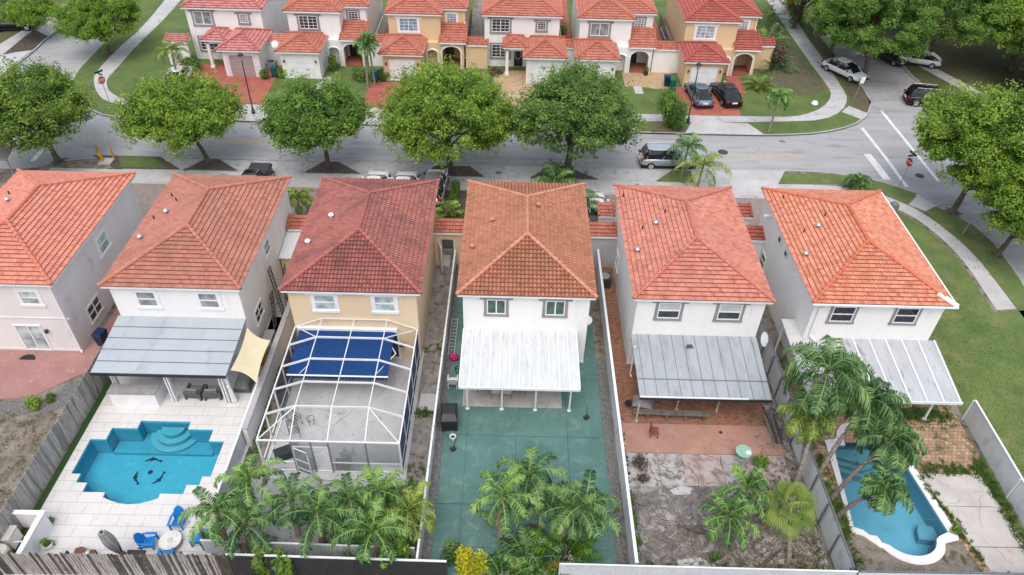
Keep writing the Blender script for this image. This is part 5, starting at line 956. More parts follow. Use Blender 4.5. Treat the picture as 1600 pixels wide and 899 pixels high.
# timber ladders, board and crate between houses 2 and 3
def leaning_ladder(label, base, top, w_=.42, mat=grey_wood2, n=15):
    o = (base[0], base[1], 0); t = thing('ladder', label, 'ladder', o); P, Q = Vector(base) - Vector(o), Vector(top) - Vector(o); s_ = Vector((0, w_ / 2, 0))
    for s in (-1, 1): b = MB(); b.tube([tuple(P + s_ * s), tuple(Q + s_ * s)], .04, 5); b.build('rail', mat, t)
    for i in range(n): b = MB(); c = P.lerp(Q, (i + .7) / n); b.tube([tuple(c - s_), tuple(c + s_)], .028, 5); b.build('rung', mat, t)
    return t
def spot3(u, v, z): x, y = G(u, v, z); return (x, y, z)
leaning_ladder('weathered wooden ladder leaning on the side of the brownish roofed house, the longer one', spot3(445, 497, .05), (-14.45, 34.2, 2.9))
leaning_ladder('short weathered ladder beside the lean-to shed between two houses', (-13.4, 32.6, .05), (-14.1, 35.6, 1.9), n=9)
leaning_ladder('third wooden ladder resting low against the white side wall behind the longer one', (-14.0, 31.9, .05), (-14.42, 33.6, 1.5), n=8)
b = MB(); b.box(-.3, -.75, .0, .25, .75, .62); tag(b.build('work_table', M('grey_board', (.3, .29, .28), (.24, .23, .22)), loc=(-14.0, 30.5, .03)), 'grey slab-topped workbench in the passage beside the boundary wall', 'workbench')
t = thing('wooden_crate', 'orange brown wooden crate at the end of the passage above the shade sail', 'crate', (-14.05, 29.2, .03)); ob = M('orange_wood', (.42, .2, .05), (.34, .15, .04), fine=.1)
b = MB()
for z in (.05, .25, .45): b.box(-.25, -.3, z, .25, -.27, z + .14); b.box(-.25, .27, z, .25, .3, z + .14); b.box(-.25, -.27, z, -.22, .27, z + .14); b.box(.22, -.27, z, .25, .27, z + .14)
b.build('slats', ob, t); b = MB(); b.box(-.24, -.28, .02, .24, .28, .05); b.build('base', ob, t)
# terrace furniture inside the enclosure
def steel_chair(label, x, y, rz, fallen=False):
    t = thing('metal_chair', label, 'chair', (x, y, .06), rz); b = MB(); 
    for s in (-.24, .24): b.tube([(s, -.28, 0), (s, -.25, .42), (s, .25, .42), (s, .35, .95)], .018, 6); b.tube([(s, .3, 0), (s, .2, .42)], .018, 6); b.tube([(s, -.25, .42), (s, -.25, .62), (s, .27, .64)], .016, 6)
    b.build('frame', dark_metal, t); b = MB()
    for i in range(5): b.tube([(-.24, -.2 + i * .1, .42), (.24, -.2 + i * .1, .42)], .012, 5)
    b.build('seat', dark_metal, t); b = MB()
    for i in range(4): b.tube([(-.24, .28 + i * .02, .55 + i * .12), (.24, .28 + i * .02, .55 + i * .12)], .012, 5)
    b.build('backrest', dark_metal, t); return t
steel_chair('black metal chair frame on the screened terrace, nearer the left screen', -11.1, 24.75, R(60)); steel_chair('black metal chair frame on the screened terrace, just above the black bench', -10.95, 24.0, R(25))
steel_chair('black metal chair behind the front screen, beside the open doorway', -7.9, 22.6, R(170))
b = MB(); b.tube([(.2 * math.cos(k * math.pi / 10), .2 * math.sin(k * math.pi / 10), .5) for k in range(21)], .014, 5); b.tube([(.2, 0, .5), (.12, 0, 0)], .014, 5); b.tube([(-.15, .13, .5), (-.1, .08, 0)], .014, 5); b.tube([(-.1, -.17, .5), (-.06, -.1, 0)], .014, 5)
tag(b.build('plant_stand', dark_metal, loc=(-10.25, 24.75, .06)), 'round wire plant stand beside the black chair frames', 'plant stand')
t = thing('storage_bench', 'black storage bench standing askew on the screened terrace', 'bench', (-11.0, 22.75, .06), R(27)); b = MB(); b.box(-.6, -.25, 0, .6, .25, .42); b.build('box', M('charcoal_plastic', (.05, .055, .06)), t); b = MB(); b.box(-.63, -.28, .42, .63, .28, .5); b.build('lid', M('black_plastic_lid', (.03, .034, .038), rough=.5), t)
t = thing('storage_box', 'grey box on the terrace behind the front screen', 'box', (-8.1, 21.98, .06)); b = MB(); b.box(-.3, -.02, 0, .35, .3, .45); b.build('body', M('charcoal_plastic', (.05, .055, .06)), t); b = MB(); b.box(-.32, -.04, .45, .37, .32, .5); b.build('lid', dark_metal, t)
b = MB(); b.box(-.3, -.2, 0, .3, .2, .5); b.box(-.33, -.23, .5, .33, .23, .55); tag(b.build('plastic_box', dark_metal, loc=(-13.25, 17.65, .03)), 'black lidded box beside the right blue chair', 'box')
# planks leaning and fallen timber in the brick yard
def debris(name, label, x0, y0, x1, y1, n, seed, lmin=.2, lmax=.9, r0=.012, r1=.03, mats=None, cat='debris', z=.05):
    rnd = random.Random(seed); b = MB(((x0 + x1) / 2, (y0 + y1) / 2, 0))
    for _ in range(n):
        x, y = rnd.uniform(x0, x1), rnd.uniform(y0, y1); a = rnd.uniform(0, 6.28); l = rnd.uniform(lmin, lmax); k = rnd.uniform(-.3, .3)
        b.tube([(x, y, z + rnd.uniform(0, .03)), (x + l / 2 * math.cos(a), y + l / 2 * math.sin(a), z + rnd.uniform(.01, .06)), (x + l * math.cos(a + k), y + l * math.sin(a + k), z + rnd.uniform(0, .04))], [rnd.uniform(r0, r1), r0, r0 * .5], 4, mi=rnd.randrange(len(mats)))
    o_ = b.build(name, mats); return tag(o_, label, cat, kind='stuff')
dry = M('dry_twigs', (.2, .165, .13), (.12, .1, .08), fine=.2); pale_dry = M('pale_dead_wood', (.38, .34, .29), (.26, .23, .2), fine=.2)
debris('fallen_branches', 'dry fallen twigs scattered on the dirt round the lower palms of the brick yard', 9.0, 16.6, 14.5, 20.2, 330, 1, mats=[dry, pale_dry, dry]); debris('fallen_branches', 'broken stones and sticks along the right side of the salmon slab', 12.9, 19.5, 14.7, 26.5, 170, 2, mats=[dry, pale_dry], lmax=.6)
debris('fallen_branches', 'thin twigs on the stained slabs', 6.1, 17, 12.8, 22.8, 150, 3, mats=[dry, pale_dry], lmax=.5, r1=.018)
rnd = random.Random(4)
for k, (x, y, a_, l) in enumerate([(8.9, 19.05, -12, 1.5), (9.3, 18.85, -18, 1.2), (11.9, 17.4, 40, 2.2)]):
    b = MB(); b.tube([(-l / 2, 0, .08), (0, .06, .1), (l / 2, 0, .07)], [.07, .075, .05], 7); b.tube([(l * .1, .02, .1), (l * .35, .25, .16)], [.04, .02], 5)
    tag(b.build('fallen_log', bark, loc=(x, y, .04)), ['greyish broken palm log on the stained slab, the longer one of two', 'short broken log just below the longer one on the stained slab', 'long pale branch lying between the two lower palms'][k], 'log').rotation_euler = (0, 0, R(a_))
t = thing('timber_pile', 'dark timber boards leaning together at the right end of the brick paving', 'timber', (14.0, 25.2, .03)); 
for k in range(4): b = MB(); b.fbox((0 + k * .13, -1.0, .02), Vector((.1, .0, 0)).normalized(), Vector((-.32 + .05 * k, 1.6, .5)).normalized(), Vector((0, -.3, .95)), 0, 0, 0, .1, 1.7, .05); b.build('board', grey_wood2 if k % 2 else grey_wood, t)
b = MB()
for _ in range(90):
    x, y = rnd.uniform(5.98, 6.15), rnd.uniform(17, 26); b.obox((x + rnd.uniform(-.1, .1), y, .04), (rnd.uniform(.05, .14),) * 2 + (.08,), rnd.random(), rnd.randrange(2))
for _ in range(70): b.obox((rnd.uniform(5.85, 5.98), rnd.uniform(26, 37), .05), (rnd.uniform(.05, .12),) * 2 + (.08,), rnd.random(), rnd.randrange(2))
tag(b.build('border_stones', [M('white_stone', (.62, .62, .62)), M('dark_stone', (.08, .08, .075))]), 'small white and dark stones along the right fence of the green yard', 'stones', kind='stuff')
b = MB()
for _ in range(220): x, y = rnd.uniform(13.0, 14.8), rnd.uniform(16.5, 23); s = rnd.uniform(.04, .2); b.obox((x, y, s * .3), (s, s * .8, s * .6), rnd.random() * 3, rnd.randrange(3))
for _ in range(160): x, y = rnd.uniform(8, 13), rnd.uniform(16.4, 18.6); s = rnd.uniform(.04, .14); b.obox((x, y, s * .3), (s, s * .8, s * .6), rnd.random() * 3, rnd.randrange(3))
tag(b.build('rubble', [M('grey_rubble', (.3, .28, .26), (.2, .19, .175)), M('brown_rubble', (.17, .13, .1)), grey_dirt]), 'loose concrete rubble beside the pale metal fence', 'rubble', kind='stuff')
b = MB(); b.add([(0, 0, 0), (.75, .1, 0), (.6, .42, .0), (.15, .35, .02), (.35, .2, .25)], [(0, 1, 4), (1, 2, 4), (2, 3, 4), (3, 0, 4)]); tag(b.build('broken_toy', M('dark_teal_plastic', (.04, .09, .09)), loc=(9.75, 28.7, 2.42)), 'small dark triangular scrap lying on the grey metal patio cover', 'scrap').scale = (.6, .8, .6)
# pots along the deck edge
# ================================================================ VEGETATION
def quads_mesh(name, V, tint, mat, parent=None, nv=4):
    me = bpy.data.meshes.new(name); n = len(V) // nv
    me.vertices.add(len(V)); me.vertices.foreach_set('co', np.asarray(V, np.float32).ravel())
    me.loops.add(n * nv); me.loops.foreach_set('vertex_index', np.arange(n * nv, dtype=np.int32))
    me.polygons.add(n); me.polygons.foreach_set('loop_start', np.arange(0, n * nv, nv, dtype=np.int32)); me.polygons.foreach_set('loop_total', np.full(n, nv, np.int32))
    me.update(calc_edges=True); at = me.attributes.new('tint', 'FLOAT', 'FACE'); at.data.foreach_set('value', np.asarray(tint, np.float32))
    me.materials.append(mat); me.validate(); o = bpy.data.objects.new(name, me); COL.objects.link(o)
    if parent: o.parent = parent
    return o
def leaf_quads(rng, P, N, L_, W_):
    """one folded-free leaf quad (a lozenge) per point"""
    n = len(P); N = N / np.linalg.norm(N, axis=1, keepdims=True); a = rng.normal(size=(n, 3)); T = np.cross(N, a); T /= np.linalg.norm(T, axis=1, keepdims=True); B = np.cross(N, T)
    L_ = L_ * rng.uniform(.7, 1.3, (n, 1)); W_ = W_ * rng.uniform(.7, 1.3, (n, 1))
    return np.stack([P - T * L_ / 2, P - B * W_ / 2 + T * L_ * .05, P + T * L_ / 2, P + B * W_ / 2 + T * L_ * .05], 1).reshape(-1, 3)
def make_tree(seed, Rr=5.0, H=9.0, z0=2.2, trunk_r=.2, lean=(0, 0), n_cl=120, n_lf=280, leaf=.215, mat=None, fork=1.9, hole=.12, cl_r=.85, multi=0):
    rng = np.random.default_rng(seed); rnd = random.Random(seed)
    root = thing('tree', '', 'tree'); C0 = np.array([lean[0], lean[1], 0.0]); cz = z0 + (H - z0) * .42
    lobes = rng.normal(size=(9, 3)); lobes[:, 2] = np.abs(lobes[:, 2]) * .6; lobes /= np.linalg.norm(lobes, axis=1, keepdims=True); amp = rng.uniform(-.16, .16, 9)
    cl = []
    while len(cl) < n_cl:
        d = rng.normal(size=3); d /= np.linalg.norm(d); 
        if d[2] < -.55: continue
        s = 1 + sum(a * max(0, float(d @ l)) ** 3 for a, l in zip(amp, lobes)); r = rng.uniform(.62, 1) ** .5 if rng.random() > .2 else rng.uniform(.3, .8)
        rz = (H - cz) if d[2] > 0 else (cz - z0)
        p = np.array([d[0] * Rr * s * r, d[1] * Rr * s * r, cz + d[2] * rz * s * r]) * [1, 1, 1] + C0 * [1, 1, 0]
        if d[2] > 0 or rng.random() < .7: cl.append((p, r))
    V = []; T = []
    for p, r in cl:
        n = int(n_lf * rng.uniform(.6, 1.25)); cr = cl_r * rng.uniform(.6, 1.2); q = rng.normal(size=(n, 3)); q /= np.linalg.norm(q, axis=1, keepdims=True)
        rad = rng.uniform(.35, 1, (n, 1)) ** .5; off = q * rad * cr * np.array([1, 1, .62]); nrm = q * .6 + np.array([0, 0, .75]) + rng.normal(size=(n, 3)) * .35
        V.append(leaf_quads(rng, p + off, nrm, leaf, leaf * .55)); base = rng.uniform(.15, .75)
        T.append(np.clip(base + rng.normal(size=n) * .16, 0, 1))
    # trailing sprigs that roughen the outline
    k = int(n_cl * 8); idx = rng.integers(0, len(cl), k); pp = np.array([cl[i][0] for i in idx]); dd = pp - (C0 * [1, 1, 0] + [0, 0, cz]); dd /= np.linalg.norm(dd, axis=1, keepdims=True)
    for j in range(k):
        c = pp[j] + dd[j] * rng.uniform(.3, 1.0) + rng.normal(size=3) * .3; m_ = 10; V.append(leaf_quads(rng, c + rng.normal(size=(m_, 3)) * .14, rng.normal(size=(m_, 3)) * .6 + [0, 0, .7], leaf * .95, leaf * .5)); T.append(np.full(m_, rng.uniform(.3, .95)))
    quads_mesh('crown', np.concatenate(V), np.concatenate(T), mat, root)
    b = MB(); f = Vector((lean[0] * fork / cz * .8, lean[1] * fork / cz * .8, fork)); tr = trunk_r
    b.tube([(0, 0, -.15), (0, 0, .05), f * .35, f * .7 + Vector((.05, .03, 0)), f], [tr * 1.7, tr * 1.25, tr, tr * .9, tr * .85], 10)
    for k in range(7):
        a = 2 * math.pi * k / 7 + rnd.uniform(-.3, .3); b.tube([(0, 0, .1), (.35 * math.cos(a), .35 * math.sin(a), .03), (.8 * math.cos(a), .8 * math.sin(a), -.06)], [tr * .6, tr * .35, .02], 5)
    tg = sorted([c for c in cl if c[1] > .5], key=lambda c: rnd.random())[:16]
    for i, (p, r) in enumerate(tg):
        p = Vector(p); s = f if i < 7 else f.lerp(Vector((lean[0], lean[1], cz)), rnd.uniform(.2, .5)); mid = s.lerp(p, .45) + Vector((0, 0, .3)) + Vector([rnd.uniform(-.3, .3) for _ in range(3)])
        b.tube([tuple(s), tuple(s.lerp(mid, .5) + Vector((0, 0, .1))), tuple(mid), tuple(p)], [tr * .55, tr * .42, tr * .3, .03], 6)
    b.tube([tuple(f), (lean[0] * .8, lean[1] * .8, cz)], [tr * .75, tr * .3], 6)
    b.build('trunk', bark, root); return root
leafA = leaf_mat('leaf_mid_green', (.12, .215, .035), (.32, .45, .075), (.045, .10, .02), .38); leafB = leaf_mat('leaf_deep_green', (.10, .205, .035), (.27, .42, .07), (.04, .095, .02), .38)
leafC = leaf_mat('leaf_bright_green', (.15, .27, .035), (.40, .55, .08), (.055, .125, .02), .42); leafD = leaf_mat('leaf_dull_green', (.10, .19, .045), (.26, .39, .085), (.04, .09, .022), .36)
def place_tree(root, label, base, rz, group='broadleaf street trees', scale=None, first=False):
    if first: r = root; r.location = (base[0], base[1], 0); r.rotation_euler.z = rz; tag(r, label, group=group); r.scale = (scale,) * 3 if scale else (1, 1, 1)
    else: r = dup(root, (base[0], base[1], 0), rz, label, group, scale)
    return r
T1 = make_tree(11, 4.2, 6.6, 2.7, mat=leafA, lean=(-.6, -.3), n_cl=190); place_tree(T1, 'broad rounded street tree at the left edge, over the white stop line', (-35.9, 50.4), 0, first=True)
T2 = make_tree(12, 3.6, 6.0, 2.6, trunk_r=.17, mat=leafC, lean=(-1.6, .2), n_cl=170, fork=1.8); place_tree(T2, 'bright leaning street tree in the grass bed above the brownish roofed house', (-24.0, 50.6), 0, first=True)
T3 = make_tree(13, 3.2, 6.3, 2.6, trunk_r=.18, mat=leafB, lean=(-.4, 0), n_cl=150); place_tree(T3, 'compact dark green street tree in the mulch bed above the maroon roof', (-14.5, 50.4), 0, first=True)
T4 = make_tree(14, 4.4, 7.7, 2.5, trunk_r=.24, mat=leafC, lean=(-.2, .1), n_cl=230); place_tree(T4, 'large bright round street tree between the maroon and amber roofs', (-4.95, 50.55), 0, first=True)
T5 = make_tree(15, 4.7, 7.9, 2.5, trunk_r=.28, mat=leafD, lean=(.3, .1), n_cl=210, n_lf=230); place_tree(T5, 'large dull green open-branched street tree above the amber roof', (4.4, 51.1), 0, first=True)
far_g = 'broadleaf trees along the side streets'
place_tree(T4, 'bright green tree overhanging the left side street at the top', G(172, 84), 1.2, far_g, scale=.72)
place_tree(T2, 'thin trunked tree beside the dark cars at the top left corner', (-50.3, 74.9), 3.3, far_g, scale=.62)
T6 = make_tree(16, 3.9, 8.4, 2.6, trunk_r=.22, mat=leafC, lean=(1.0, .7), n_cl=200); place_tree(T6, 'big bright tree on the corner verge at the right edge, beside the curved sidewalk', (33.1, 46.2), 0, far_g, first=True)
place_tree(T6, 'bright tree at the right edge with leaning trunk standing lowest on the verge', (33.9, 41.0), -.5, far_g, scale=.8)
T7 = make_tree(17, 5.0, 9.2, 3.0, trunk_r=.26, mat=leafB, lean=(-.3, .6), n_cl=200); place_tree(T7, 'spreading dark tree with leaning trunk behind the parked white car', (34.7, 69.9), 0, far_g, first=True, scale=.95)
place_tree(T1, 'dark tree with forked trunk by the side street just above the parked white car', G(1296, 84), 2.0, far_g, scale=.84); place_tree(T7, 'dark tree at the top beside the side street, farthest up the verge', G(1240, 44), 3.5, far_g, scale=.75)
for k, (x, y, s, r_, tt, lb) in enumerate([(42.5, 73.5, 1.0, .5, T7, 'large tree in the dense mass across the side street, above the dark car'), (50.5, 72.5, 1.05, 1.5, T4, 'large bright tree in the dense mass near the top right corner, left part'), (50.5, 66.5, .8, 2.4, T7, 'tree in the dense mass at the right edge beside the dark car'),
        (58.0, 70.0, 1.05, 3.4, T1, 'tree of the dense mass at the right edge of the picture'), (44.5, 84.0, 1.05, 4.1, T4, 'tree at the top edge behind the dense mass, left of centre'), (54.5, 83.5, 1.1, 5.0, T7, 'tree at the top edge behind the dense mass, the middle one'), (65.0, 82.0, 1.1, .9, T1, 'tree in the top right corner of the picture'), (58.5, 62.0, .85, 5.5, T4, 'bright tree low in the dense mass on the right edge'), (37.5, 91.0, .9, 1.1, T5, 'dull green tree at the top edge beside the side street')]):
    place_tree(tt, lb, (x, y), r_, far_g, scale=s)
place_tree(T1, 'tree at the top left corner behind the two parked dark cars', (-62, 88), 3.3, far_g, scale=.8)

def make_bush(seed, rx, rz, mat, n=900, leaf=.13, name='shrub', blobs=9):
    rng = np.random.default_rng(seed); root = thing(name, '', 'shrub'); V = []; T = []
    for k in range(blobs):
        a = rng.uniform(0, 6.28); r = rx * rng.uniform(0, .6); c = np.array([r * math.cos(a), r * math.sin(a), rz * rng.uniform(.35, .75)]); m_ = n // blobs; q = rng.normal(size=(m_, 3)); q /= np.linalg.norm(q, axis=1, keepdims=True)
        P = c + q * rng.uniform(.5, 1, (m_, 1)) * np.array([rx * .5, rx * .5, rz * .45]); P[:, 2] = np.maximum(P[:, 2], .03); V.append(leaf_quads(rng, P, q + [0, 0, .6] + rng.normal(size=(m_, 3)) * .4, leaf, leaf * .55)); T.append(np.clip(rng.uniform(.2, .75) + rng.normal(size=m_) * .15, 0, 1))
    quads_mesh('foliage', np.concatenate(V), np.concatenate(T), mat, root)
    b = MB(); 
    for k in range(4): a = k * 1.6; b.tube([(0, 0, 0), (rx * .35 * math.cos(a), rx * .35 * math.sin(a), rz * .55)], [.03, .012], 5)
    b.build('stem', bark, root); return root
def frond_pts(rng, L_, e0, az, droop, n=9):
    p = np.zeros(3); e = e0; pts = [p.copy()]; st = L_ / (n - 1)
    for i in range(n - 1):
        d = np.array([math.cos(e) * math.cos(az), math.cos(e) * math.sin(az), math.sin(e)]); p = p + d * st; pts.append(p.copy()); e -= droop * (.5 + i / (n - 1)) / (n - 1) * 1.3
    return np.array(pts)
def pinnate(rng, pts, n_lf, ll, lw, hang, plume, V, T, tint):
    m_ = len(pts); seg = np.linspace(.12, .995, n_lf)
    for s in seg:
        i = min(int(s * (m_ - 1)), m_ - 2); f = s * (m_ - 1) - i; c = pts[i] * (1 - f) + pts[i + 1] * f; d = pts[i + 1] - pts[i]; d = d / np.linalg.norm(d); sd = np.cross(d, [0, 0, 1.0]); nn = np.linalg.norm(sd); sd = sd / nn if nn > 1e-3 else np.array([1, 0, 0.]); up = np.cross(sd, d)
        l = ll * (math.sin(math.pi * min(1, s * .85 + .12)) ** .6) * rng.uniform(.85, 1.15)
        for side in ((-1, 1) if not plume else (-1, 1, -1, 1)):
            a = rng.uniform(-.15, .3) if not plume else rng.uniform(-.9, 1.1)
            o_ = sd * side * math.cos(a) + up * math.sin(a) + d * rng.uniform(.35, .7); o_ /= np.linalg.norm(o_)
            o2 = o_ + np.array([0, 0, -hang * rng.uniform(.7, 1.3)]); o2 /= np.linalg.norm(o2)
            wv = d * lw * .5 + up * lw * .25; b1 = c + o_ * l * .5; b2 = b1 + o2 * l * .5
            V += [c - wv * .5, c + wv * .5, b1 + wv, b1 - wv, b1 - wv, b1 + wv, b2 + wv * .12, b2 - wv * .12]; t_ = float(np.clip(tint + rng.normal() * .24, 0, 1)); T += [t_, t_]
def ribbon(pts, w0, V, T, tint):
    for a, b in zip(pts, pts[1:]):
        d = b - a; s = np.cross(d, [0, 0, 1.]); s = s / (np.linalg.norm(s) + 1e-6) * w0; V += [a - s, a + s, b + s * .7, b - s * .7]; T.append(tint)
def make_palm(seed, trunk=((0, 0, 0), (0, 0, 3)), n_fr=15, L_=2.1, ll=.5, lw=.045, hang=.6, plume=False, mat=None, droop=1.7, n_lf=30, e_hi=1.35, e_lo=-.3, tr=.11, dead=0, label='', shaft=True, name='palm_tree', wind=None, cat='palm tree', trunk_mat=None):
    rng = np.random.default_rng(seed); root = thing(name, label, cat, trunk[0][:2]); base = np.array([trunk[0][0], trunk[0][1], 0.]); tp = np.array(trunk[-1], float) - base; V = []; T = []
    for k in range(n_fr):
        f = (k + .5) / n_fr; az = k * 2.39996 + rng.uniform(-.25, .25); e0 = e_hi + (e_lo - e_hi) * f + rng.uniform(-.12, .12)
        if wind is not None: az = az + .45 * math.sin(wind - az)
        pts = frond_pts(rng, L_ * rng.uniform(.85, 1.1) * (.8 if f < .15 else 1), e0, az, droop * rng.uniform(.8, 1.2)) + tp; tint = rng.uniform(.3, .8) if f < .75 else rng.uniform(.25, .6)
        ribbon(pts, .025, V, T, .95); pinnate(rng, pts, n_lf, ll, lw, hang, plume, V, T, tint)
    quads_mesh('crown', np.array(V), T, mat, root)
    if dead:
        V = []; T = []
        for k in range(dead):
            az = rng.uniform(0, 6.28); pts = frond_pts(rng, L_ * .8, -.9, az, .8) + tp - [0, 0, .15]; ribbon(pts, .03, V, T, .5); pinnate(rng, pts, n_lf // 2, ll * .7, lw, 1.5, False, V, T, rng.uniform(.2, .9))
        quads_mesh('dead_fronds', np.array(V), T, leaf_mat('dead_frond', (.2, .15, .08), (.36, .29, .16), (.09, .065, .04), .1), root)
    b = MB(); P = [Vector(np.array(p, float) - base) for p in trunk]
    if len(P) == 2: P = [P[0], P[0].lerp(P[1], .5) + Vector((P[1].x * -.06, P[1].y * -.06, 0)), P[1]]
    q = []; rr = []; n_ = 22
    for i in range(n_ + 1):
        s = i / n_; a = P[0].lerp(P[1], s); c = P[1].lerp(P[2], s); p = a.lerp(c, s); q.append(tuple(p)); rr.append(tr * (1.25 - .45 * s + (.25 if i == 0 else 0)) * (1.07 if i % 2 else .96))
    b.tube(q, rr, 8); b.build('trunk', trunk_mat or palm_bark, root)
    if shaft: b = MB(); tpv = Vector(tp); b.tube([tuple(tpv - Vector((0, 0, .1))), tuple(tpv + Vector((0, 0, .25))), tuple(tpv + Vector((0, 0, .5)))], [tr * 1.05, tr * .9, tr * .4], 8); b.build('crownshaft', M('green_crownshaft', (.12, .2, .05), (.09, .15, .04)), root)
    return root
def place_palm(src, label, base, rz, group, scale=1.0): return dup(src, base, rz, label, group, scale)
palmA = leaf_mat('palm_deep_green', (.05, .14, .045), (.25, .39, .13), (.01, .038, .016), .25, .4); palmB = leaf_mat('palm_mid_green', (.065, .18, .045), (.33, .5, .14), (.014, .045, .016), .27, .4); palmC = leaf_mat('palm_yellow_green', (.16, .26, .05), (.4, .48, .12), (.06, .1, .02), .3, .5)
palmL = leaf_mat('areca_bright_green', (.07, .2, .02), (.2, .36, .04), (.02, .08, .01), .3, .5)
gp = 'bushy palms in the back gardens'
def Gx(u, v, z): x, y = G(u, v, z); return (x, y, z)
# garden palms: (crown px, crown height, base px, variant)
kw = dict(ll=.36, lw=.045, hang=.9, droop=2.5, n_lf=40, n_fr=13, L_=2.15)
garden = [
 ((388, 752), 2.9, (385, 845), 'B', 'upper palm between the stepped pool and the enclosure, its crown over the boundary wall', 1.0), ((338, 800), 2.7, (352, 868), 'B', 'palm overhanging the blue chairs at the right of the fire table', 1.0), ((384, 822), 2.3, (384, 878), 'A', 'palm whose trunk stands by the picket fence end, orange husk below the crown', 1.0),
 ((455, 782), 2.5, (462, 852), 'A', 'palm in front of the screen enclosure, first from the left', 1.0), ((500, 795), 2.6, (497, 857), 'A', 'palm in front of the screen enclosure beside a thick trunk, second from the left', 1.0), ((548, 778), 2.4, (552, 850), 'A', 'palm in front of the screen enclosure, in the middle of the row', 1.0), ((604, 768), 2.6, (606, 840), 'B', 'palm in front of the right corner of the screen enclosure', 1.0), ((590, 830), 2.6, (595, 880), 'B', 'large palm drooping over the dark corrugated fence', 1.08), ((640, 800), 2.0, (640, 850), 'C', 'yellowish palm by the thin white fence of the green yard', .8),
 ((822, 742), 3.0, (815, 808), 'A', 'palm on the green yard, topmost crown of the cluster', .95), ((768, 792), 2.8, (790, 850), 'B', 'palm on the green yard with the wide crown at the left of the cluster', 1.08), ((890, 795), 2.7, (905, 835), 'A', 'palm on the green yard beside the rounded planting bed', .95), ((925, 785), 2.7, (915, 838), 'A', 'palm on the green yard with the rightmost crown of the cluster', .95), ((850, 770), 2.6, (838, 815), 'A', 'palm in the middle of the green yard cluster, behind the others', .75)]
protos = {}
for i, (c, z, b0, var, lb, sc) in enumerate(garden):
    C_ = Gx(*c, z); B0 = G(*b0); B0 = (C_[0] + (B0[0] - C_[0]) * .6, C_[1] + (B0[1] - C_[1]) * .3)
    key = var + str(i % 2)
    if key not in protos:
        p = make_palm(100 + i, ((*B0, 0), C_), mat={'A': palmA, 'B': palmB, 'C': palmC}[var], label=lb, tr=.12 if var != 'C' else .07, dead=(3 if i == 2 else 1), **kw); tag(p, group=gp); protos[key] = (p, C_[2], sc)
        p.scale = (1, 1, 1)
    else:
        p, z0_, _ = protos[key]; r = dup(p, B0, i * 1.3, lb, gp, z / z0_ * sc)
rnd = random.Random(8)
# brick yard palms
for i, (c, z, b0, lb) in enumerate([((1140, 808), 2.3, (1170, 880), 'palm in the brick yard with its pale trunk, lower left of the pair'), ((1168, 765), 2.2, (1195, 835), 'palm in the brick yard standing higher up beside the debris')]):
    C_ = Gx(*c, z); B0 = G(*b0); B0 = (C_[0] + (B0[0] - C_[0]) * .5, C_[1] + (B0[1] - C_[1]) * .25); tag(make_palm(140 + i, ((*B0, 0), C_), mat=palmB, label=lb, tr=.07, **{**kw, 'L_': 1.6, 'n_fr': 13, 'hang': .7, 'droop': 1.5}), group='palms in the brick yard')
def make_fan_palm(seed, label, trunk, mat, n_fr=20, L_=.95, fr=.85):
    rng = np.random.default_rng(seed); root = thing('fan_palm', label, 'palm tree', trunk[0][:2]); base = np.array([*trunk[0][:2], 0.]); tp = np.array(trunk[-1]) - base; V = []; T = []
    for k in range(n_fr):
        az = k * 2.4; e = 1.4 - 2.5 * (k / n_fr); d = np.array([math.cos(e) * math.cos(az), math.cos(e) * math.sin(az), math.sin(e)]); c = tp + d * L_ * .75 - np.array([0, 0, .25 * k / n_fr]); ribbon(np.array([tp, tp + d * L_ * .4 + [0, 0, .05], c]), .02, V, T, .8); sd = np.cross(d, [0, 0, 1.]); sd /= np.linalg.norm(sd); tint = rng.uniform(.3, .9)
        for j in range(21):
            a = (j - 10) / 10 * 1.9; o_ = d * math.cos(a) + sd * math.sin(a); l = fr * (1 - .25 * abs(j - 10) / 10); b1 = c + o_ * l * .6; o2 = o_ + [0, 0, -1.6]; o2 /= np.linalg.norm(o2); b2 = b1 + o2 * l * .45; wv = np.cross(o_, np.cross(d, sd)); wv = wv / np.linalg.norm(wv) * .03
            V += [c - wv * .3, c + wv * .3, b1 + wv, b1 - wv, b1 - wv, b1 + wv, b2 + wv * .1, b2 - wv * .1]; T += [tint + rng.normal() * .05] * 2
    quads_mesh('crown', np.array(V), T, mat, root); b = MB(); b.tube([(0, 0, 0), tuple(tp * .5), tuple(tp)], [.12, .08, .07], 8); b.build('trunk', palm_bark, root); return root
C_ = Gx(1236, 790, 2.2); make_fan_palm(5, 'fan palm with folded yellow green fans beside the pale metal fence', ((13.0, 17.6, 0), C_), palmC)
C_ = Gx(1215, 815, 1.4); 
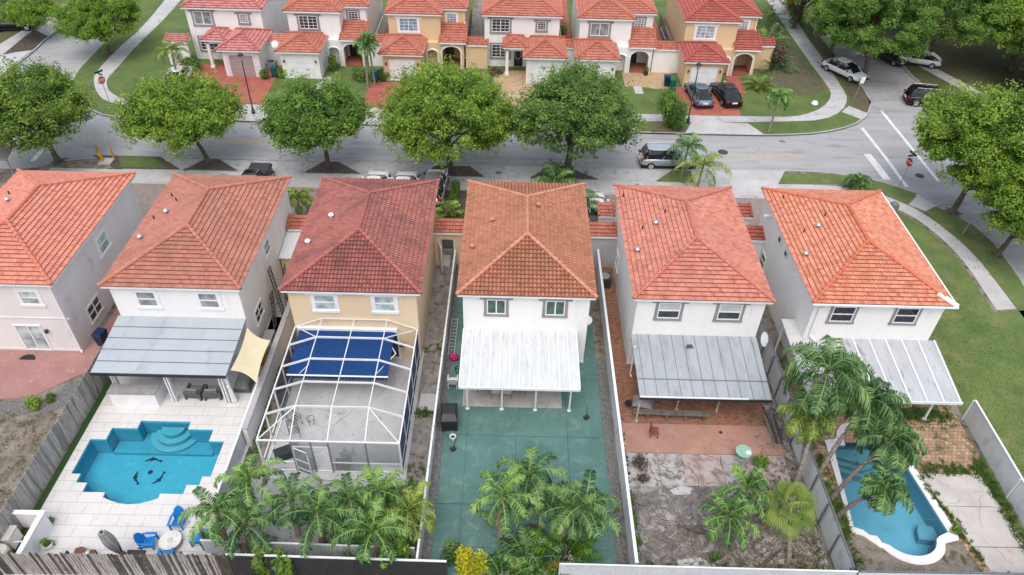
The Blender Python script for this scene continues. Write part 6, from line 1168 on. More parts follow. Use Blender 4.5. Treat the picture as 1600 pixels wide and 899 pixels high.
# tall leaning coconut palms over the long pool
kc = dict(ll=.72, lw=.05, hang=1.5, droop=2.3, n_lf=44, n_fr=24, L_=2.9, tr=.095, e_hi=1.25, e_lo=-.55)
def lean_trunk(b0, c, k=.35):
    b0 = Vector((*b0, 0)); c = Vector(c); mid = Vector((b0.x + (c.x - b0.x) * k, b0.y + (c.y - b0.y) * k, c.z * .62)); return (tuple(b0), tuple(mid), tuple(c))
gcn = 'leaning palms beside the long pool'
for i, (c, z, b0, dd, LL, lb, mt) in enumerate([((1292, 582), 6.0, (1241, 762), 3, 3.0, 'tallest coconut palm at the fence with the biggest crown over the white patio cover', palmA), ((1262, 650), 3.6, (1246, 752), 9, 1.8, 'shorter palm of browned hanging fronds under the tallest crown', palmC), ((1355, 628), 4.8, (1269, 757), 1, 2.3, 'coconut palm whose trunk leans right across the head of the long pool', palmA),
        ((1392, 690), 3.9, (1300, 778), 1, 2.0, 'palm leaning over the long pool, the middle of the three low crowns', palmA), ((1382, 765), 3.2, (1309, 806), 1, 1.55, 'palm with the lowest crown hanging over the middle of the long pool', palmA)]):
    p = make_palm(160 + i, lean_trunk(G(*b0), Gx(*c, z)), mat=mt, label=lb, dead=dd, **{**kc, 'L_': LL, 'll': .72 * LL / 2.9 + .08, 'n_lf': 26 + int(LL * 6)}, wind=.3); tag(p, group=gcn)
# palms on the street side
kf = dict(ll=.5, lw=.06, hang=.8, droop=1.9, n_lf=26, n_fr=14)
fp = [((1075, 232), 2.6, 'A', 2.0, 'dark green palm beside the silver car on the street verge'), ((1098, 262), 2.4, 'C', 2.6, 'yellow green palm in front of the rose red roof on the street verge'), ((1340, 286), .7, 'A', 1.5, 'low dark palm on the corner lawn behind the bright orange roof'), ((465, 312), 2.0, 'C', 1.5, 'young palm behind the garden wall between the brownish and maroon roofs'),
      ((570, 70), 4.2, 'B', 1.5, 'double palm before the second white house across the street'), ((268, 80), 3.2, 'C', 1.8, 'thin palm on the lawn beside the leftmost house across the street'), ((1218, 152), 3.2, 'B', 1.5, 'small slender palm on the corner lawn across the street'), ((905, 318), 1.5, 'A', 2.2, 'low palm clump beside the amber roof on the street side'), ((868, 285), 1.8, 'A', 2.5, 'broad dark palm clump above the amber roof')]
for i, (c, z, var, LL, lb) in enumerate(fp):
    C_ = Gx(*c, z); p = make_palm(200 + i, ((C_[0] - .15, C_[1] - .1, 0), C_), mat={'A': palmA, 'B': palmB, 'C': palmC}[var], label=lb, tr=.09, **{**kf, 'L_': LL}); 
C_ = Gx(575, 62, 4.4); place = make_palm(231, ((C_[0] + .2, C_[1] - .1, 0), C_), mat=palmB, label='second slender trunk palm of the pair before the second white house across the street', tr=.08, **{**kf, 'L_': 1.3, 'n_fr': 10})
def make_clump(seed, label, x, y, mat, n=16, L_=1.9, name='palm_clump', spread=.4, z=0, e_lo=.5):
    rng = np.random.default_rng(seed); root = thing(name, label, 'palm clump', (x, y, z)); V = []; T = []
    for k in range(n):
        az = k * 2.4 + rng.uniform(-.3, .3); e0 = 1.4 - (1.4 - e_lo) * (k / n); off = np.array([math.cos(az), math.sin(az), 0]) * rng.uniform(.1, 1) * spread; pts = frond_pts(rng, L_ * rng.uniform(.8, 1.15), e0, az, 1.5) + off; ribbon(pts, .022, V, T, .8); pinnate(rng, pts, 26, .42, .05, .5, False, V, T, rng.uniform(.25, .85))
    quads_mesh('fronds', np.array(V), T, mat, root); b = MB()
    for k in range(6): a = k * 1.05; b.tube([(spread * .5 * math.cos(a), spread * .5 * math.sin(a), 0), (spread * .7 * math.cos(a), spread * .7 * math.sin(a), .7)], .035, 5)
    b.build('stems', palm_bark, root); return root
make_clump(1, 'bright green arching palm clump in the planting bed at the bottom centre', *G(882, 850, 1.3), palmL, L_=1.6, n=14, e_lo=.8); make_clump(2, 'dark feathery palm clump at the bottom centre, left of the bright one', *G(828, 862, 1.2), palmA, n=20, L_=1.7); make_clump(3, 'dark feathery palm clump lowest at the bottom centre, by the ribbed fence', *G(850, 890, 1.2), palmB, n=18, L_=1.5); make_clump(4, 'feathery palm clump leaning over the dark fence right of the yellow shrub', *G(790, 890, 1.3), palmB, n=14, L_=1.4)
make_clump(5, 'tall bushy palm clump right of the peach house across the street', *G(1196, 62, .8), palmB, n=26, L_=3.0, spread=.8, e_lo=.3); make_clump(6, 'dark bushy palm clump at the right corner wall of the peach house', *G(1214, 95, .8), palmA, n=22, L_=2.2, spread=.7, e_lo=.2); make_clump(7, 'rounded yellow green cycad on the lawn before the peach house', *G(1187, 128, .6), palmC, n=24, L_=1.7, spread=.3, e_lo=.1); make_clump(8, 'tall palm clump at the top edge behind the peach house', *G(1196, 25, 1), palmB, n=22, L_=3.2, spread=.8, e_lo=.3)
make_clump(9, 'yellow green fern clump between the maroon and amber roofs', *G(700, 326, .5), palmC, n=16, L_=1.2, spread=.3, e_lo=.2)
# shrubs
leafY = leaf_mat('yellow_croton_leaf', (.42, .40, .01), (.62, .58, .03), (.2, .22, .01), .3); leafO = leaf_mat('orange_leaf', (.35, .12, .02), (.5, .25, .04), (.1, .08, .02), .3); leafBr = leaf_mat('brown_dry_leaf', (.08, .06, .04), (.14, .11, .07), (.03, .025, .02), .1); leafW = leaf_mat('variegated_leaf', (.1, .18, .05), (.62, .66, .52), (.03, .08, .02), .2)
def shrub(seed, rx, rz, mat, label, uv=None, xy=None, z=0, n=900, leaf=.13, group=None):
    r = make_bush(seed, rx, rz, mat, n, leaf); x, y = xy or G(*uv, z * 0 + rz * .4); r.location = (x, y, z); return tag(r, label, group=group)
shrub(1, .75, 2.1, leafY, 'bright yellow leaved shrub growing over the dark fence at the bottom', uv=(738, 885), n=1500, leaf=.15); shrub(2, .7, .9, leafD, 'dull green shrub on the green slab beside the bottom fence', uv=(702, 862), n=800); shrub(3, .45, .8, leafO, 'small orange flowered plant at the bottom under the palm clumps', uv=(868, 890), n=300); shrub(4, .55, .9, leafW, 'silvery shrub at the left end of the ribbed metal fence', uv=(893, 885), n=500)
shrub(5, .8, 1.3, leafC, 'bright green hedge shrub by the thin white fence, below the yellowish palm', xy=(-4.45, 18.9), n=900); shrub(6, .7, 1.2, leafB, 'dark hedge shrub at the right corner of the screen enclosure', xy=(-4.5, 20.3), n=800); shrub(7, .7, 1.1, leafB, 'dark shrub between the screened terrace and the palms', xy=(-5.6, 20.6), n=600)
shrub(8, .55, .7, leafW, 'white variegated shrub at the foot of the first palm trunk before the enclosure', uv=(418, 850), n=600, leaf=.1); shrub(9, .5, .7, leafW, 'white variegated shrub between the two thick palm trunks and the dark fence', uv=(520, 850), n=600, leaf=.1); shrub(10, .6, .9, leafW, 'white variegated shrub right of the thick trunks, partly under palm fronds', uv=(548, 858), n=600, leaf=.1)
shrub(11, .55, .6, leafC, 'light green shrub on the gravel before the pink patio', uv=(52, 632), n=700); shrub(12, .35, .4, leafD, 'small shrub on the gravel right of the light green one', uv=(78, 622), n=350)
shrub(13, .5, .75, leafBr, 'dead brown bush on the stained slab near the left fence of the brick yard', uv=(1000, 722), n=500, leaf=.1); shrub(14, .42, .5, leafBr, 'second dead brown bush just below the first on the stained slab', uv=(1003, 748), n=350, leaf=.1)
shrub(15, .5, .6, leafC, 'green weed clump beside the round green table', uv=(1188, 722), n=500); shrub(16, .35, .4, leafC, 'small round shrub at the corner of the pool coping', uv=(1492, 828), n=350, leaf=.09)
for i, (x, y, lb) in enumerate([(6.05, 20.6, 'weedy shrub against the right fence of the green yard, the upper one'), (6.1, 19.3, 'weedy shrub against the right fence of the green yard, the middle one'), (6.15, 18.3, 'weedy shrub against the right fence of the green yard, the lowest one'), (9.6, 17.6, 'low weed tuft on the grey slab left of the lower palm'), (8.6, 16.7, 'small weed tuft by the bottom fence of the brick yard')]): shrub(30 + i, .35, .45, leafD, lb, xy=(x, y), n=350, leaf=.09)
for i, (x, y, r_, lb) in enumerate([(-20.5, 17.45, .3, 'round potted shrub on the deck right of the white walled corner'), ]): shrub(40 + i, r_, .75, leafB, lb, xy=(x, y), n=500, leaf=.08)
t = thing('plant_pot', 'pale pot under the round shrub beside the white walled corner', 'flower pot', (-20.5, 17.45, .03)); b = MB(); b.lathe([(.16, 0), (.22, .28), (.24, .3), (.18, .3), (.17, .24)], n=16); b.build('pot', white_paint, t)
for i, (u, v) in enumerate([(392, 632), (386, 656), (377, 682), (370, 700), (366, 715)]):
    x, y = G(u, v, .2); shrub(50 + i, .16, .32, leafB, ['small potted plant on the deck edge by the corrugated fence, first below the boundary wall', 'small potted plant on the deck edge, second along the corrugated fence', 'small potted plant on the deck edge, third along the corrugated fence', 'small potted plant on the deck edge, fourth along the corrugated fence', 'small potted plant on the deck edge, the lowest along the corrugated fence'][i], xy=(-13.6, y), n=160, leaf=.07, group='potted plants along the corrugated fence')
for i, (x, y, lb) in enumerate([(-21.6, 18.75, 'small plant behind the white walled corner, at its left end'), (-21.0, 18.75, 'small plant behind the white walled corner, at its right end'), (-17.7, 16.6, 'small plant by the picket fence left of the folded parasol'), (-20.0, 16.7, 'small plant by the picket fence right of the white walled corner'), (-16.0, 16.75, 'small plant by the picket fence left of the lowest blue chair')]): shrub(60 + i, .25, .35, leafD, lb, xy=(x, y), n=220, leaf=.07)
for i, (u, v, r_, h, m, lb) in enumerate([(414, 118, .6, 1.0, leafB, 'clipped hedge block right of the garage of the leftmost far house'), (438, 116, .6, 1.0, leafC, 'clipped yellow green hedge left of the second far house'), (520, 100, .8, 1.8, leafB, 'tall dark shrub between the garage and the arches of the second far house'), (560, 118, 1.1, 1.0, leafB, 'dark hedge at the foot of the double palm'), (600, 118, 1.0, .9, leafB, 'dark hedge left of the garage of the third far house'), (775, 112, .9, .6, leafBr, 'dark red leaved planting below the windows of the fourth far house'), (1048, 178, 1.6, 3.0, leafB, 'rounded dark green tree shrub on the verge before the far lawn'), (1078, 128, .5, .5, leafC, 'low shrub between the two parked driveway cars and the porch'), (300, 102, 1.5, 1.0, leafB, 'dark hedge beside the leftmost far house'), (868, 278, 1.8, 1.9, leafB, 'dark shrub under the palm clump above the amber roof'), (1208, 90, 1.6, 2.2, leafBr, 'dull brownish bush beside the shaded lawn by the peach house'), (1250, 25, 1.6, 2.0, leafD, 'grey green bush at the top between the sidewalk and the side street'), (1235, 8, 1.0, 1.8, leafO, 'orange flowering bush at the top edge beside the sidewalk')]): shrub(70 + i, r_, h, m, lb, uv=(u, v), n=int(700 * r_ + 300) * (3 if h > 2.5 else 1), leaf=.14 + .04 * r_)
for i, (u, v, m, lb) in enumerate([(408, 885, leafC, 'leafy plant below the dark fence at the bottom, left'), (445, 892, leafC, 'low leafy plant below the dark fence at the bottom, right'), (605, 880, palmL, 'broad leaved canna climbing over the dark fence'), (628, 868, leafC, 'upper shoots of green canna by the white fence post')]): shrub(90 + i, .5, 1.9, m, lb, uv=(u, v), n=260, leaf=.3)
# grass tufts and weeds
def tufts(name, label, spots, mat, seed, h=.12, per=14):
    rng = np.random.default_rng(seed); V = []; T = []
    for x, y, r_ in spots:
        for k in range(per):
            a = rng.uniform(0, 6.28); q = rng.uniform(0, r_); c = np.array([x + q * math.cos(a), y + q * math.sin(a), .03]); d = np.array([rng.normal() * .4, rng.normal() * .4, 1]) * h * rng.uniform(.6, 1.5); s = np.array([math.cos(a), math.sin(a), 0]) * .022; V += [c - s, c + s, c + d + s * .2, c + d - s * .2]; T.append(rng.uniform(.1, .8))
    return tag(quads_mesh(name, np.array(V), T, mat), label, 'weeds', kind='stuff')
rnd = random.Random(3); sp = []
for _ in range(220): sp.append((rnd.uniform(15.15, 16.4), rnd.uniform(16.5, 23.5), .2))
for _ in range(200): f = rnd.random(); sp.append((24.05 + .5 * rnd.random(), 16 + 7.5 * f, .2))
for _ in range(120): sp.append((rnd.uniform(20.2, 24.2), rnd.gauss(26.2, .35), .2))
for _ in range(90): sp.append((rnd.uniform(21, 24.3), rnd.gauss(22.8, .25), .18))
for _ in range(80): f = rnd.random(); sp.append((20.85 + 1.4 * f + rnd.gauss(0, .1), 22.4 - 6 * f, .12))
tufts('weeds', 'weeds and grass round the long pool and its pavers', sp, leafD, 1, per=16)
sp = [(rnd.uniform(-12.95, -12.6), rnd.uniform(21, 29), .12) for _ in range(90)] + [(rnd.uniform(-4.9, -3.9), y, .15) for y in [25.7 + rnd.gauss(0, .15) for _ in range(30)] + [20.9 + rnd.gauss(0, .3) for _ in range(30)] + [22.0 + rnd.gauss(0, .2) for _ in range(14)] + [30.5 + rnd.gauss(0, .3) for _ in range(14)]]
tufts('weeds', 'weeds along the boundary wall and the worn side path', sp, leafB, 2, per=14)
sp = [(rnd.uniform(6.0, 14.6), rnd.uniform(16.4, 17.4), .2) for _ in range(90)] + [(rnd.uniform(13.2, 14.7), rnd.uniform(16.4, 22), .2) for _ in range(110)] + [(rnd.uniform(5.9, 6.2), rnd.uniform(17, 25), .12) for _ in range(70)]
tufts('weeds', 'weeds in the brick yard', sp, leafD, 3, per=14)
sp = [(rnd.uniform(-32, -22.6), rnd.uniform(16.5, 25), .25) for _ in range(260)]
tufts('weeds', 'dry tufts on the bare yard at the left edge', sp, leaf_mat('straw_grass', (.16, .14, .07), (.26, .22, .12), (.08, .08, .03), .1), 4, per=14, h=.08)
rng = np.random.default_rng(9); V = []; T = []
for poly in ((24.9, 26.0, 45.0, 17.0), ):
    for _ in range(16000):
        y = rng.uniform(16, 44); x = rng.uniform(24.95, 34); c = np.array([x, y, .015]); 
        if x > 25.2 + (44 - y) * .02 + 8.2 - max(0, y - 27) * .42: continue
        a = rng.uniform(0, 6.28); s = np.array([math.cos(a), math.sin(a), 0]) * .02; d = np.array([rng.normal() * .35, rng.normal() * .35, 1]) * .07; V += [c - s, c + s, c + d + s * .2, c + d - s * .2]; T.append(rng.uniform(.2, .9))
tag(quads_mesh('grass_blades', np.array(V), T, leafA), 'mown grass blades on the corner lawn at the right', 'grass', kind='stuff')

rng = np.random.default_rng(31); P = []
for x, y, r_, n in [(-35.9, 50.4, 3.5, 160), (-24, 50.3, 2.5, 150), (-14.4, 50.3, 2.3, 150), (-4.9, 50.4, 2.6, 160), (4.4, 50.6, 2.8, 180), (33, 45.5, 2.6, 160), (33.5, 41, 2.6, 160), (34, 68, 3.5, 260), (13, 18.3, 1.6, 180), (8, 18, 2.2, 160), (17.5, 25, 2.5, 150), (0, 17.5, 2.5, 120), (-7, 19, 3.2, 150), (-14, 18.8, 1.0, 20)]:
    a = rng.uniform(0, 6.28, n); q = r_ * np.sqrt(rng.uniform(0, 1, n)); P.append(np.stack([x + q * np.cos(a), y + q * np.sin(a), np.full(n, .075)], 1))
P = np.concatenate(P); P[:, 2] += rng.uniform(0, .02, len(P)); tag(quads_mesh('fallen_leaves', leaf_quads(rng, P, rng.normal(size=(len(P), 3)) * .25 + [0, 0, 1], .12, .07), rng.uniform(0, 1, len(P)), leaf_mat('dry_fallen_leaf', (.16, .10, .045), (.34, .24, .1), (.06, .04, .02), .05)), 'dry fallen leaves under the street trees and garden palms', 'leaves', kind='stuff')
# ================================================================ FAR ROW OF HOUSES
def arch_wall(o, parent, x0, x1, y, z1, openings, mat, th=.25, trim=white_paint):
    """porch front with round-headed openings (x, width, spring height); build as one wall with holes + white arch rings"""
    mb = MB(o); outer = [(x0, 0), (x1, 0), (x1, z1), (x0, z1)]; pts = [(x0, 0)]
    for (cx, w_, sp) in openings:
        pts += [(cx - w_ / 2, 0)] + [(cx - w_ / 2 * math.cos(math.pi * i / 12), sp + w_ / 2 * .7 * math.sin(math.pi * i / 12)) for i in range(13)] + [(cx + w_ / 2, 0)]
    pts += [(x1, 0), (x1, z1), (x0, z1)]
    tr = tessellate_polygon([[Vector((p[0], p[1], 0)) for p in pts]]); n = len(pts)
    vs = [(p[0], y, p[1]) for p in pts] + [(p[0], y + th, p[1]) for p in pts]; fs = []
    for t in tr:
        a, b, c = [pts[i] for i in t]; cr = (b[0] - a[0]) * (c[1] - a[1]) - (b[1] - a[1]) * (c[0] - a[0]); q = tuple(t) if cr > 0 else tuple(t)[::-1]; fs.append(q); fs.append(tuple(n + i for i in q[::-1]))
    fs += [(i, n + i, n + (i + 1) % n, (i + 1) % n) for i in range(n)]; mb.add(vs, fs); w_ = mb.build('porch_front', mat, parent)
    r = MB(o)
    for (cx, ww, sp) in openings:
        ring = [(cx - ww / 2, .0)] + [(cx - ww / 2 * math.cos(math.pi * i / 12), sp + ww / 2 * .7 * math.sin(math.pi * i / 12)) for i in range(13)] + [(cx + ww / 2, 0)]
        r.tube([(p[0], y - .03, p[1]) for p in ring], .09, 6)
    r.build('arch_trim', trim, w_); return w_
def garage_door(o, parent, x0, x1, y, h=2.1, mat=None):
    g = MB(o); g.fbox((0, y, 0), X_, Z3, NY, x0, 0.03, 0, x1, h, .03); gd = g.build('garage_door', mat or white_paint, parent)
    l = MB(o)
    for i in range(1, 4): l.fbox((0, y, 0), X_, Z3, NY, x0 + .03, h * i / 4 - .01, .03, x1 - .03, h * i / 4 + .01, .034)
    l.build('panel_shadow_line', M('door_shadow_line', (.45, .46, .47)), gd); return gd
def lamp_(o, parent, x, y, z): b = MB(o); b.lathe([(.05, 0), (.08, .08), (.08, .22), (.03, .3)], (x, y - .12, z), 8); b.build('wall_lamp', dark_metal, parent)
def far_house_a(x, label, wall, roof, trim, gl, ears=False, style='grid', roof_g=None, door=True, dy=0):
    """garage and big window on the left, recessed bay with arched porch on the right"""
    o = (x + 3.9, 70, 0); t = thing('house', label, 'house', o); y = 70 + dy; m = TM[roof]; big = dict(tw=.27, tc=.33, amp=.04)
    b = MB(o); b.box(x + .3, y, 0, x + 5.25, 81, 5.05); b.box(x + 5.25, y + 1.75, 0, x + 7.55, 81, 5.049); b.build('wall', wall, t)
    hip_roof(o, x, x + 5.5, y - .3, 76.8, 5.2, .4, m, t, **big); hip_roof(o, x + .12, x + 7.85, y + 1.42, 81.3, 5.17, .4, m, t, **big)
    window(o, t, (x + 1.35, y, 3.45), X_, NY, 1.75, 1.25, style=style, trim=trim, glass=gl, ears=True, tw=.2, ear_w=.2)
    window(o, t, (x + 5.75, y + 1.75, 3.65), X_, NY, .95, .95, style='gridfine', trim=trim, glass=gl, tw=.18)
    # garage wing
    gx0, gx1, gy = x + .1, x + 3.65, 66.4 + dy; b = MB(o); b.box(gx0, gy, 0, gx1, y - .003, 2.55); b.build('garage', wall, t)
    hip_roof(o, gx0 - .35, gx1 + .35, gy - .4, y + .6, 2.75, .42, TM[roof_g or roof], t, tw=.27, tc=.33, name='garage_roof')
    garage_door(o, t, gx0 + .55, gx1 - .55, gy); lamp_(o, t, gx0 + .28, gy, 1.6); lamp_(o, t, gx1 - .28, gy, 1.6)
    # porch
    arch_wall(o, t, x + 3.66, x + 7.5, y - .55, 2.6, [(x + 4.45, 1.1, 1.55), (x + 6.3, 1.9, 1.65)], wall)
    b = MB(o); b.box(x + 3.7, y - .3, 2.5, x + 5.2, y - .005, 2.6); b.box(x + 5.25, y - .3, 2.5, x + 7.5, y + 1.74, 2.6); b.build('porch_ceiling', wall, t)
    b = MB(o); b.box(x + 7.35, y - .3, 0, x + 7.5, y + 1.74, 2.49); b.build('porch_side', wall, t)
    shed_roof(o, x + 5.2, x + 7.75, y - .85, y + 1.72, 2.72, 3.75, TM[roof_g or roof], t, tw=.27, tc=.33)
    b = MB(o); b.box(x + 5.5, y + 1.70, 0.05, x + 6.4, y + 1.745, 2.15); d = b.build('front_door', dark_glass if door else white_paint, t)
    b = MB(o); b.tube([(x + 6.3, y + 1.66, 1.0), (x + 6.3, y + 1.66, 1.2)], .02, 5); b.build('handle', alu, d)
    b = MB(o); b.box(x + 5.3, y - .5, 0, x + 7.34, y + 1.69, .12); b.build('porch_floor', M('terracotta_floor', (.3, .11, .07), (.24, .09, .06), fine=.1), t)
    downpipe(o, t, x + 7.45, y + 1.68, 3.7, 5.0); return t
def far_house_b(x, label, wall, roof, trim, gl, gmat=None, style='grid', dy=0, gside=4.6):
    """flat front, small hipped entry porch in the middle, garage on the right"""
    o = (x + 3.9, 70.2, 0); t = thing('house', label, 'house', o); y = 70.3 + dy; m = TM[roof]; big = dict(tw=.27, tc=.33, amp=.04)
    b = MB(o); b.box(x + .3, y, 0, x + 7.5, 81, 5.05); b.build('wall', wall, t); hip_roof(o, x, x + 7.8, y - .35, 81.3, 5.2, .4, m, t, **big)
    window(o, t, (x + 1.0, y, 3.5), X_, NY, 1.7, 1.25, style=style, trim=trim, glass=gl, ears=True, tw=.2)
    window(o, t, (x + 5.4, y, 3.75), X_, NY, .8, .85, style='gridfine', trim=trim, glass=gl, ears=True, tw=.2)
    window(o, t, (x + 1.0, y, .95), X_, NY, 1.7, 1.3, style='grid', trim=trim, glass=dark_glass, tw=.18)
    gx0, gx1, gy = x + gside - .2, x + gside + 3.2, 66.5 + dy; b = MB(o); b.box(gx0, gy, 0, gx1, y - .003, 2.55); b.build('garage', wall, t)
    hip_roof(o, gx0 - .4, gx1 + .4, gy - .45, y + .8, 2.75, .42, m, t, tw=.27, tc=.33, name='garage_roof'); garage_door(o, t, gx0 + .6, gx1 - .6, gy, mat=gmat)
    for xx in (gx0 + .18, gx0 + .42, gx1 - .3, gx1 - .54): b = MB(o); b.box(xx, gy - .08, 0, xx + .12, gy - .004, 2.4); b.build('pilaster', white_paint, t)
    px0, px1, py = x + 2.3, x + gside - .25, 68.2 + dy
    for xx in (px0 + .1,): b = MB(o); b.box(xx, py, 0, xx + .28, py + .28, 2.6); b.box(xx - .06, py - .06, 0, xx + .34, py + .34, .25); b.build('porch_column', wall, t)
    b = MB(o); b.box(px0, py, 2.5, px1, y - .004, 2.75); b.build('porch_lintel', wall, t); hip_roof(o, px0 - .25, px1 + .2, py - .3, y + .5, 2.92, .42, m, t, tw=.27, tc=.33, name='porch_roof')
    b = MB(o); b.fbox((0, y, 0), X_, Z3, NY, px0 + .9, .05, 0, px0 + 1.75, 2.2, .03); d = b.build('front_door', M('dark_front_door', (.03, .035, .035), rough=.4), t); b = MB(o); b.tube([(px0 + 1.3 + .3 * math.cos(k * math.pi / 8), y - .05, 1.3 + .5 * math.sin(k * math.pi / 8)) for k in range(17)], .025, 5); b.build('door_grille', white_paint, d)
    return t
def side_wing(label, x0, x1, y, roof, wall, h=2.3): return link_wall(label, x0, x1, y, roof, wall, h=h, dy=1.1)
far_house_b(-31.9, 'white far house with pinkish red roofs and a mauve garage door, leftmost across the street', stucco_white, 'pinkred', grey_trim, grey_glass, gmat=M('mauve_door', (.36, .28, .28), (.32, .25, .25)), style='slider')
far_house_a(-22.1, 'white far house with red tile roofs and round arches beside the double palm', stucco_white, 'red', grey_trim, dark_glass)
far_house_a(-12.5, 'peach far house with dark window grid, standing behind the bright round tree', stucco_peach, 'red', white_paint, glass_mat('sky_blue_window_glass', (.2, .3, .38)), roof_g='red')
far_house_b(-3.3, 'white far house with grey trimmed windows on two floors, directly above the amber roof', stucco_white, 'red', grey_trim, dark_glass)
far_house_a(5.85, 'white far house with wide sliding window and tan paved terrace', stucco_white, 'red', grey_trim, grey_glass, style='slider')
far_house_a(16.0, 'peach far house with dark red roofs and two cars on its red driveway', stucco_peach, 'darkred', white_paint, glass_mat('pale_blue_window_glass', (.32, .38, .42)), door=False)
side_wing('tiled wall joining the leftmost and the second far houses', -24.2, -21.9, 69.2, 'coral', stucco_white); side_wing('tiled wall joining the second and the third far houses', -14.4, -12.3, 69.6, 'red', stucco_white); side_wing('half cream half white wall joining the third and the fourth far houses', -4.8, -2.7, 69.6, 'red', stucco_peach)
side_wing('tiled wall joining the fourth and the fifth far houses', 4.3, 6.3, 69.6, 'red', stucco_white); side_wing('white wall with red coping behind the green bins across the street', 13.5, 16.3, 69.7, 'red', stucco_white); side_wing('peach wing wall with red coping at the right end of the far row', 23.5, 25.6, 71.2, 'darkred', stucco_peach); side_wing('small white tiled wing at the left end of the far row', -33.7, -31.6, 68.8, 'pinkred', stucco_white, h=2.2)
# fences between the far lots
for i, x in enumerate((-14.2, -4.9, 4.6, 15.9)):
    b = MB(); b.box(-.04, 0, 0, .04, 9, 1.7); m_ = grey_wood if i % 2 else gf; tag(b.build('side_fence', m_, loc=(x, 72.5, 0)), ['low fence in the dark gap right of the second far house', 'low fence in the gap right of the third far house', 'low fence in the gap right of the fourth far house', 'pale fence beside the left wall of the peach house with two cars'][i], 'fence')
struct('side_yard', [rect(-24.5, 71, -22, 90), rect(-14.6, 71.2, -12.3, 90), rect(-4.9, 71, -3, 90)], 0, .02, grey_dirt)
shrub(120, 1.2, 1.8, leafB, 'dark shrub in the gap between the leftmost and second far houses', xy=(-23.2, 73.5), n=900, leaf=.16); shrub(121, 1.0, 2.2, leafB, 'dark shrub in the gap right of the fourth far house', xy=(5.0, 77), n=700, leaf=.16)
t = thing('swing_frame', 'grey metal frame in the passage beside the peach house with two cars', 'frame', (15.3, 74.0, 0)); b = MB()
for yy in (0, 1.6, 3.2): b.tube([(0, yy, 0), (0, yy, 1.7), (.55, yy, 1.7), (.55, yy, 0)], .03, 5)
b.build('posts', alu, t); b = MB(); b.tube([(0, 0, 1.7), (0, 3.2, 1.7)], .03, 5); b.tube([(.55, 0, 1.7), (.55, 3.2, 1.7)], .03, 5); b.build('rails', alu, t)
bin_('green wheelie bin at the front of the pair beside the peach garage', 15.05, 66.0, R(180), (.01, .12, .08)); bin_('dark blue wheelie bin behind the green one beside the peach garage', 14.6, 66.7, R(180), (.01, .03, .08)); bin_('teal wheelie bin by the garage of the third far house', -13.3, 66.2, R(180), (.01, .14, .17)); bin_('dark teal wheelie bin right of the first garage across the street', -22.9, 66.6, R(180), (.01, .09, .1))
t = thing('potted_plant', 'dark potted plant against the white wall of the paved terrace', 'potted plant', (12.9, 69.0, .03)); b = MB(); b.lathe([(.18, 0), (.26, .35), (.2, .35)], n=12); b.build('pot', M('dark_pot', (.06, .04, .03)), t); b = make_bush(77, .35, .6, leafB, 250, .12); ch = [c for c in kids(b)]; [setattr(c, 'parent', t) for c in ch]; [setattr(c, 'location', (0, 0, .35)) for c in ch]; bpy.data.objects.remove(b)
dish('white satellite dish on the tiled wall between the first two far houses', -23.0, 68.9, 1.9, R(-95), r_=.35)
ac = thing('air_conditioner', 'pale air conditioner unit behind the clipped hedge of the leftmost far house', 'air conditioner', (-23.6, 68.3, 0)); b = MB(); b.box(-.4, -.4, 0, .4, .4, .8); b.build('casing', M('pale_grille', (.3, .3, .3)), ac); b = MB(); b.lathe([(.3, .8), (.3, .83), (.05, .82)], n=16); b.build('fan_grille', dark_metal, ac)

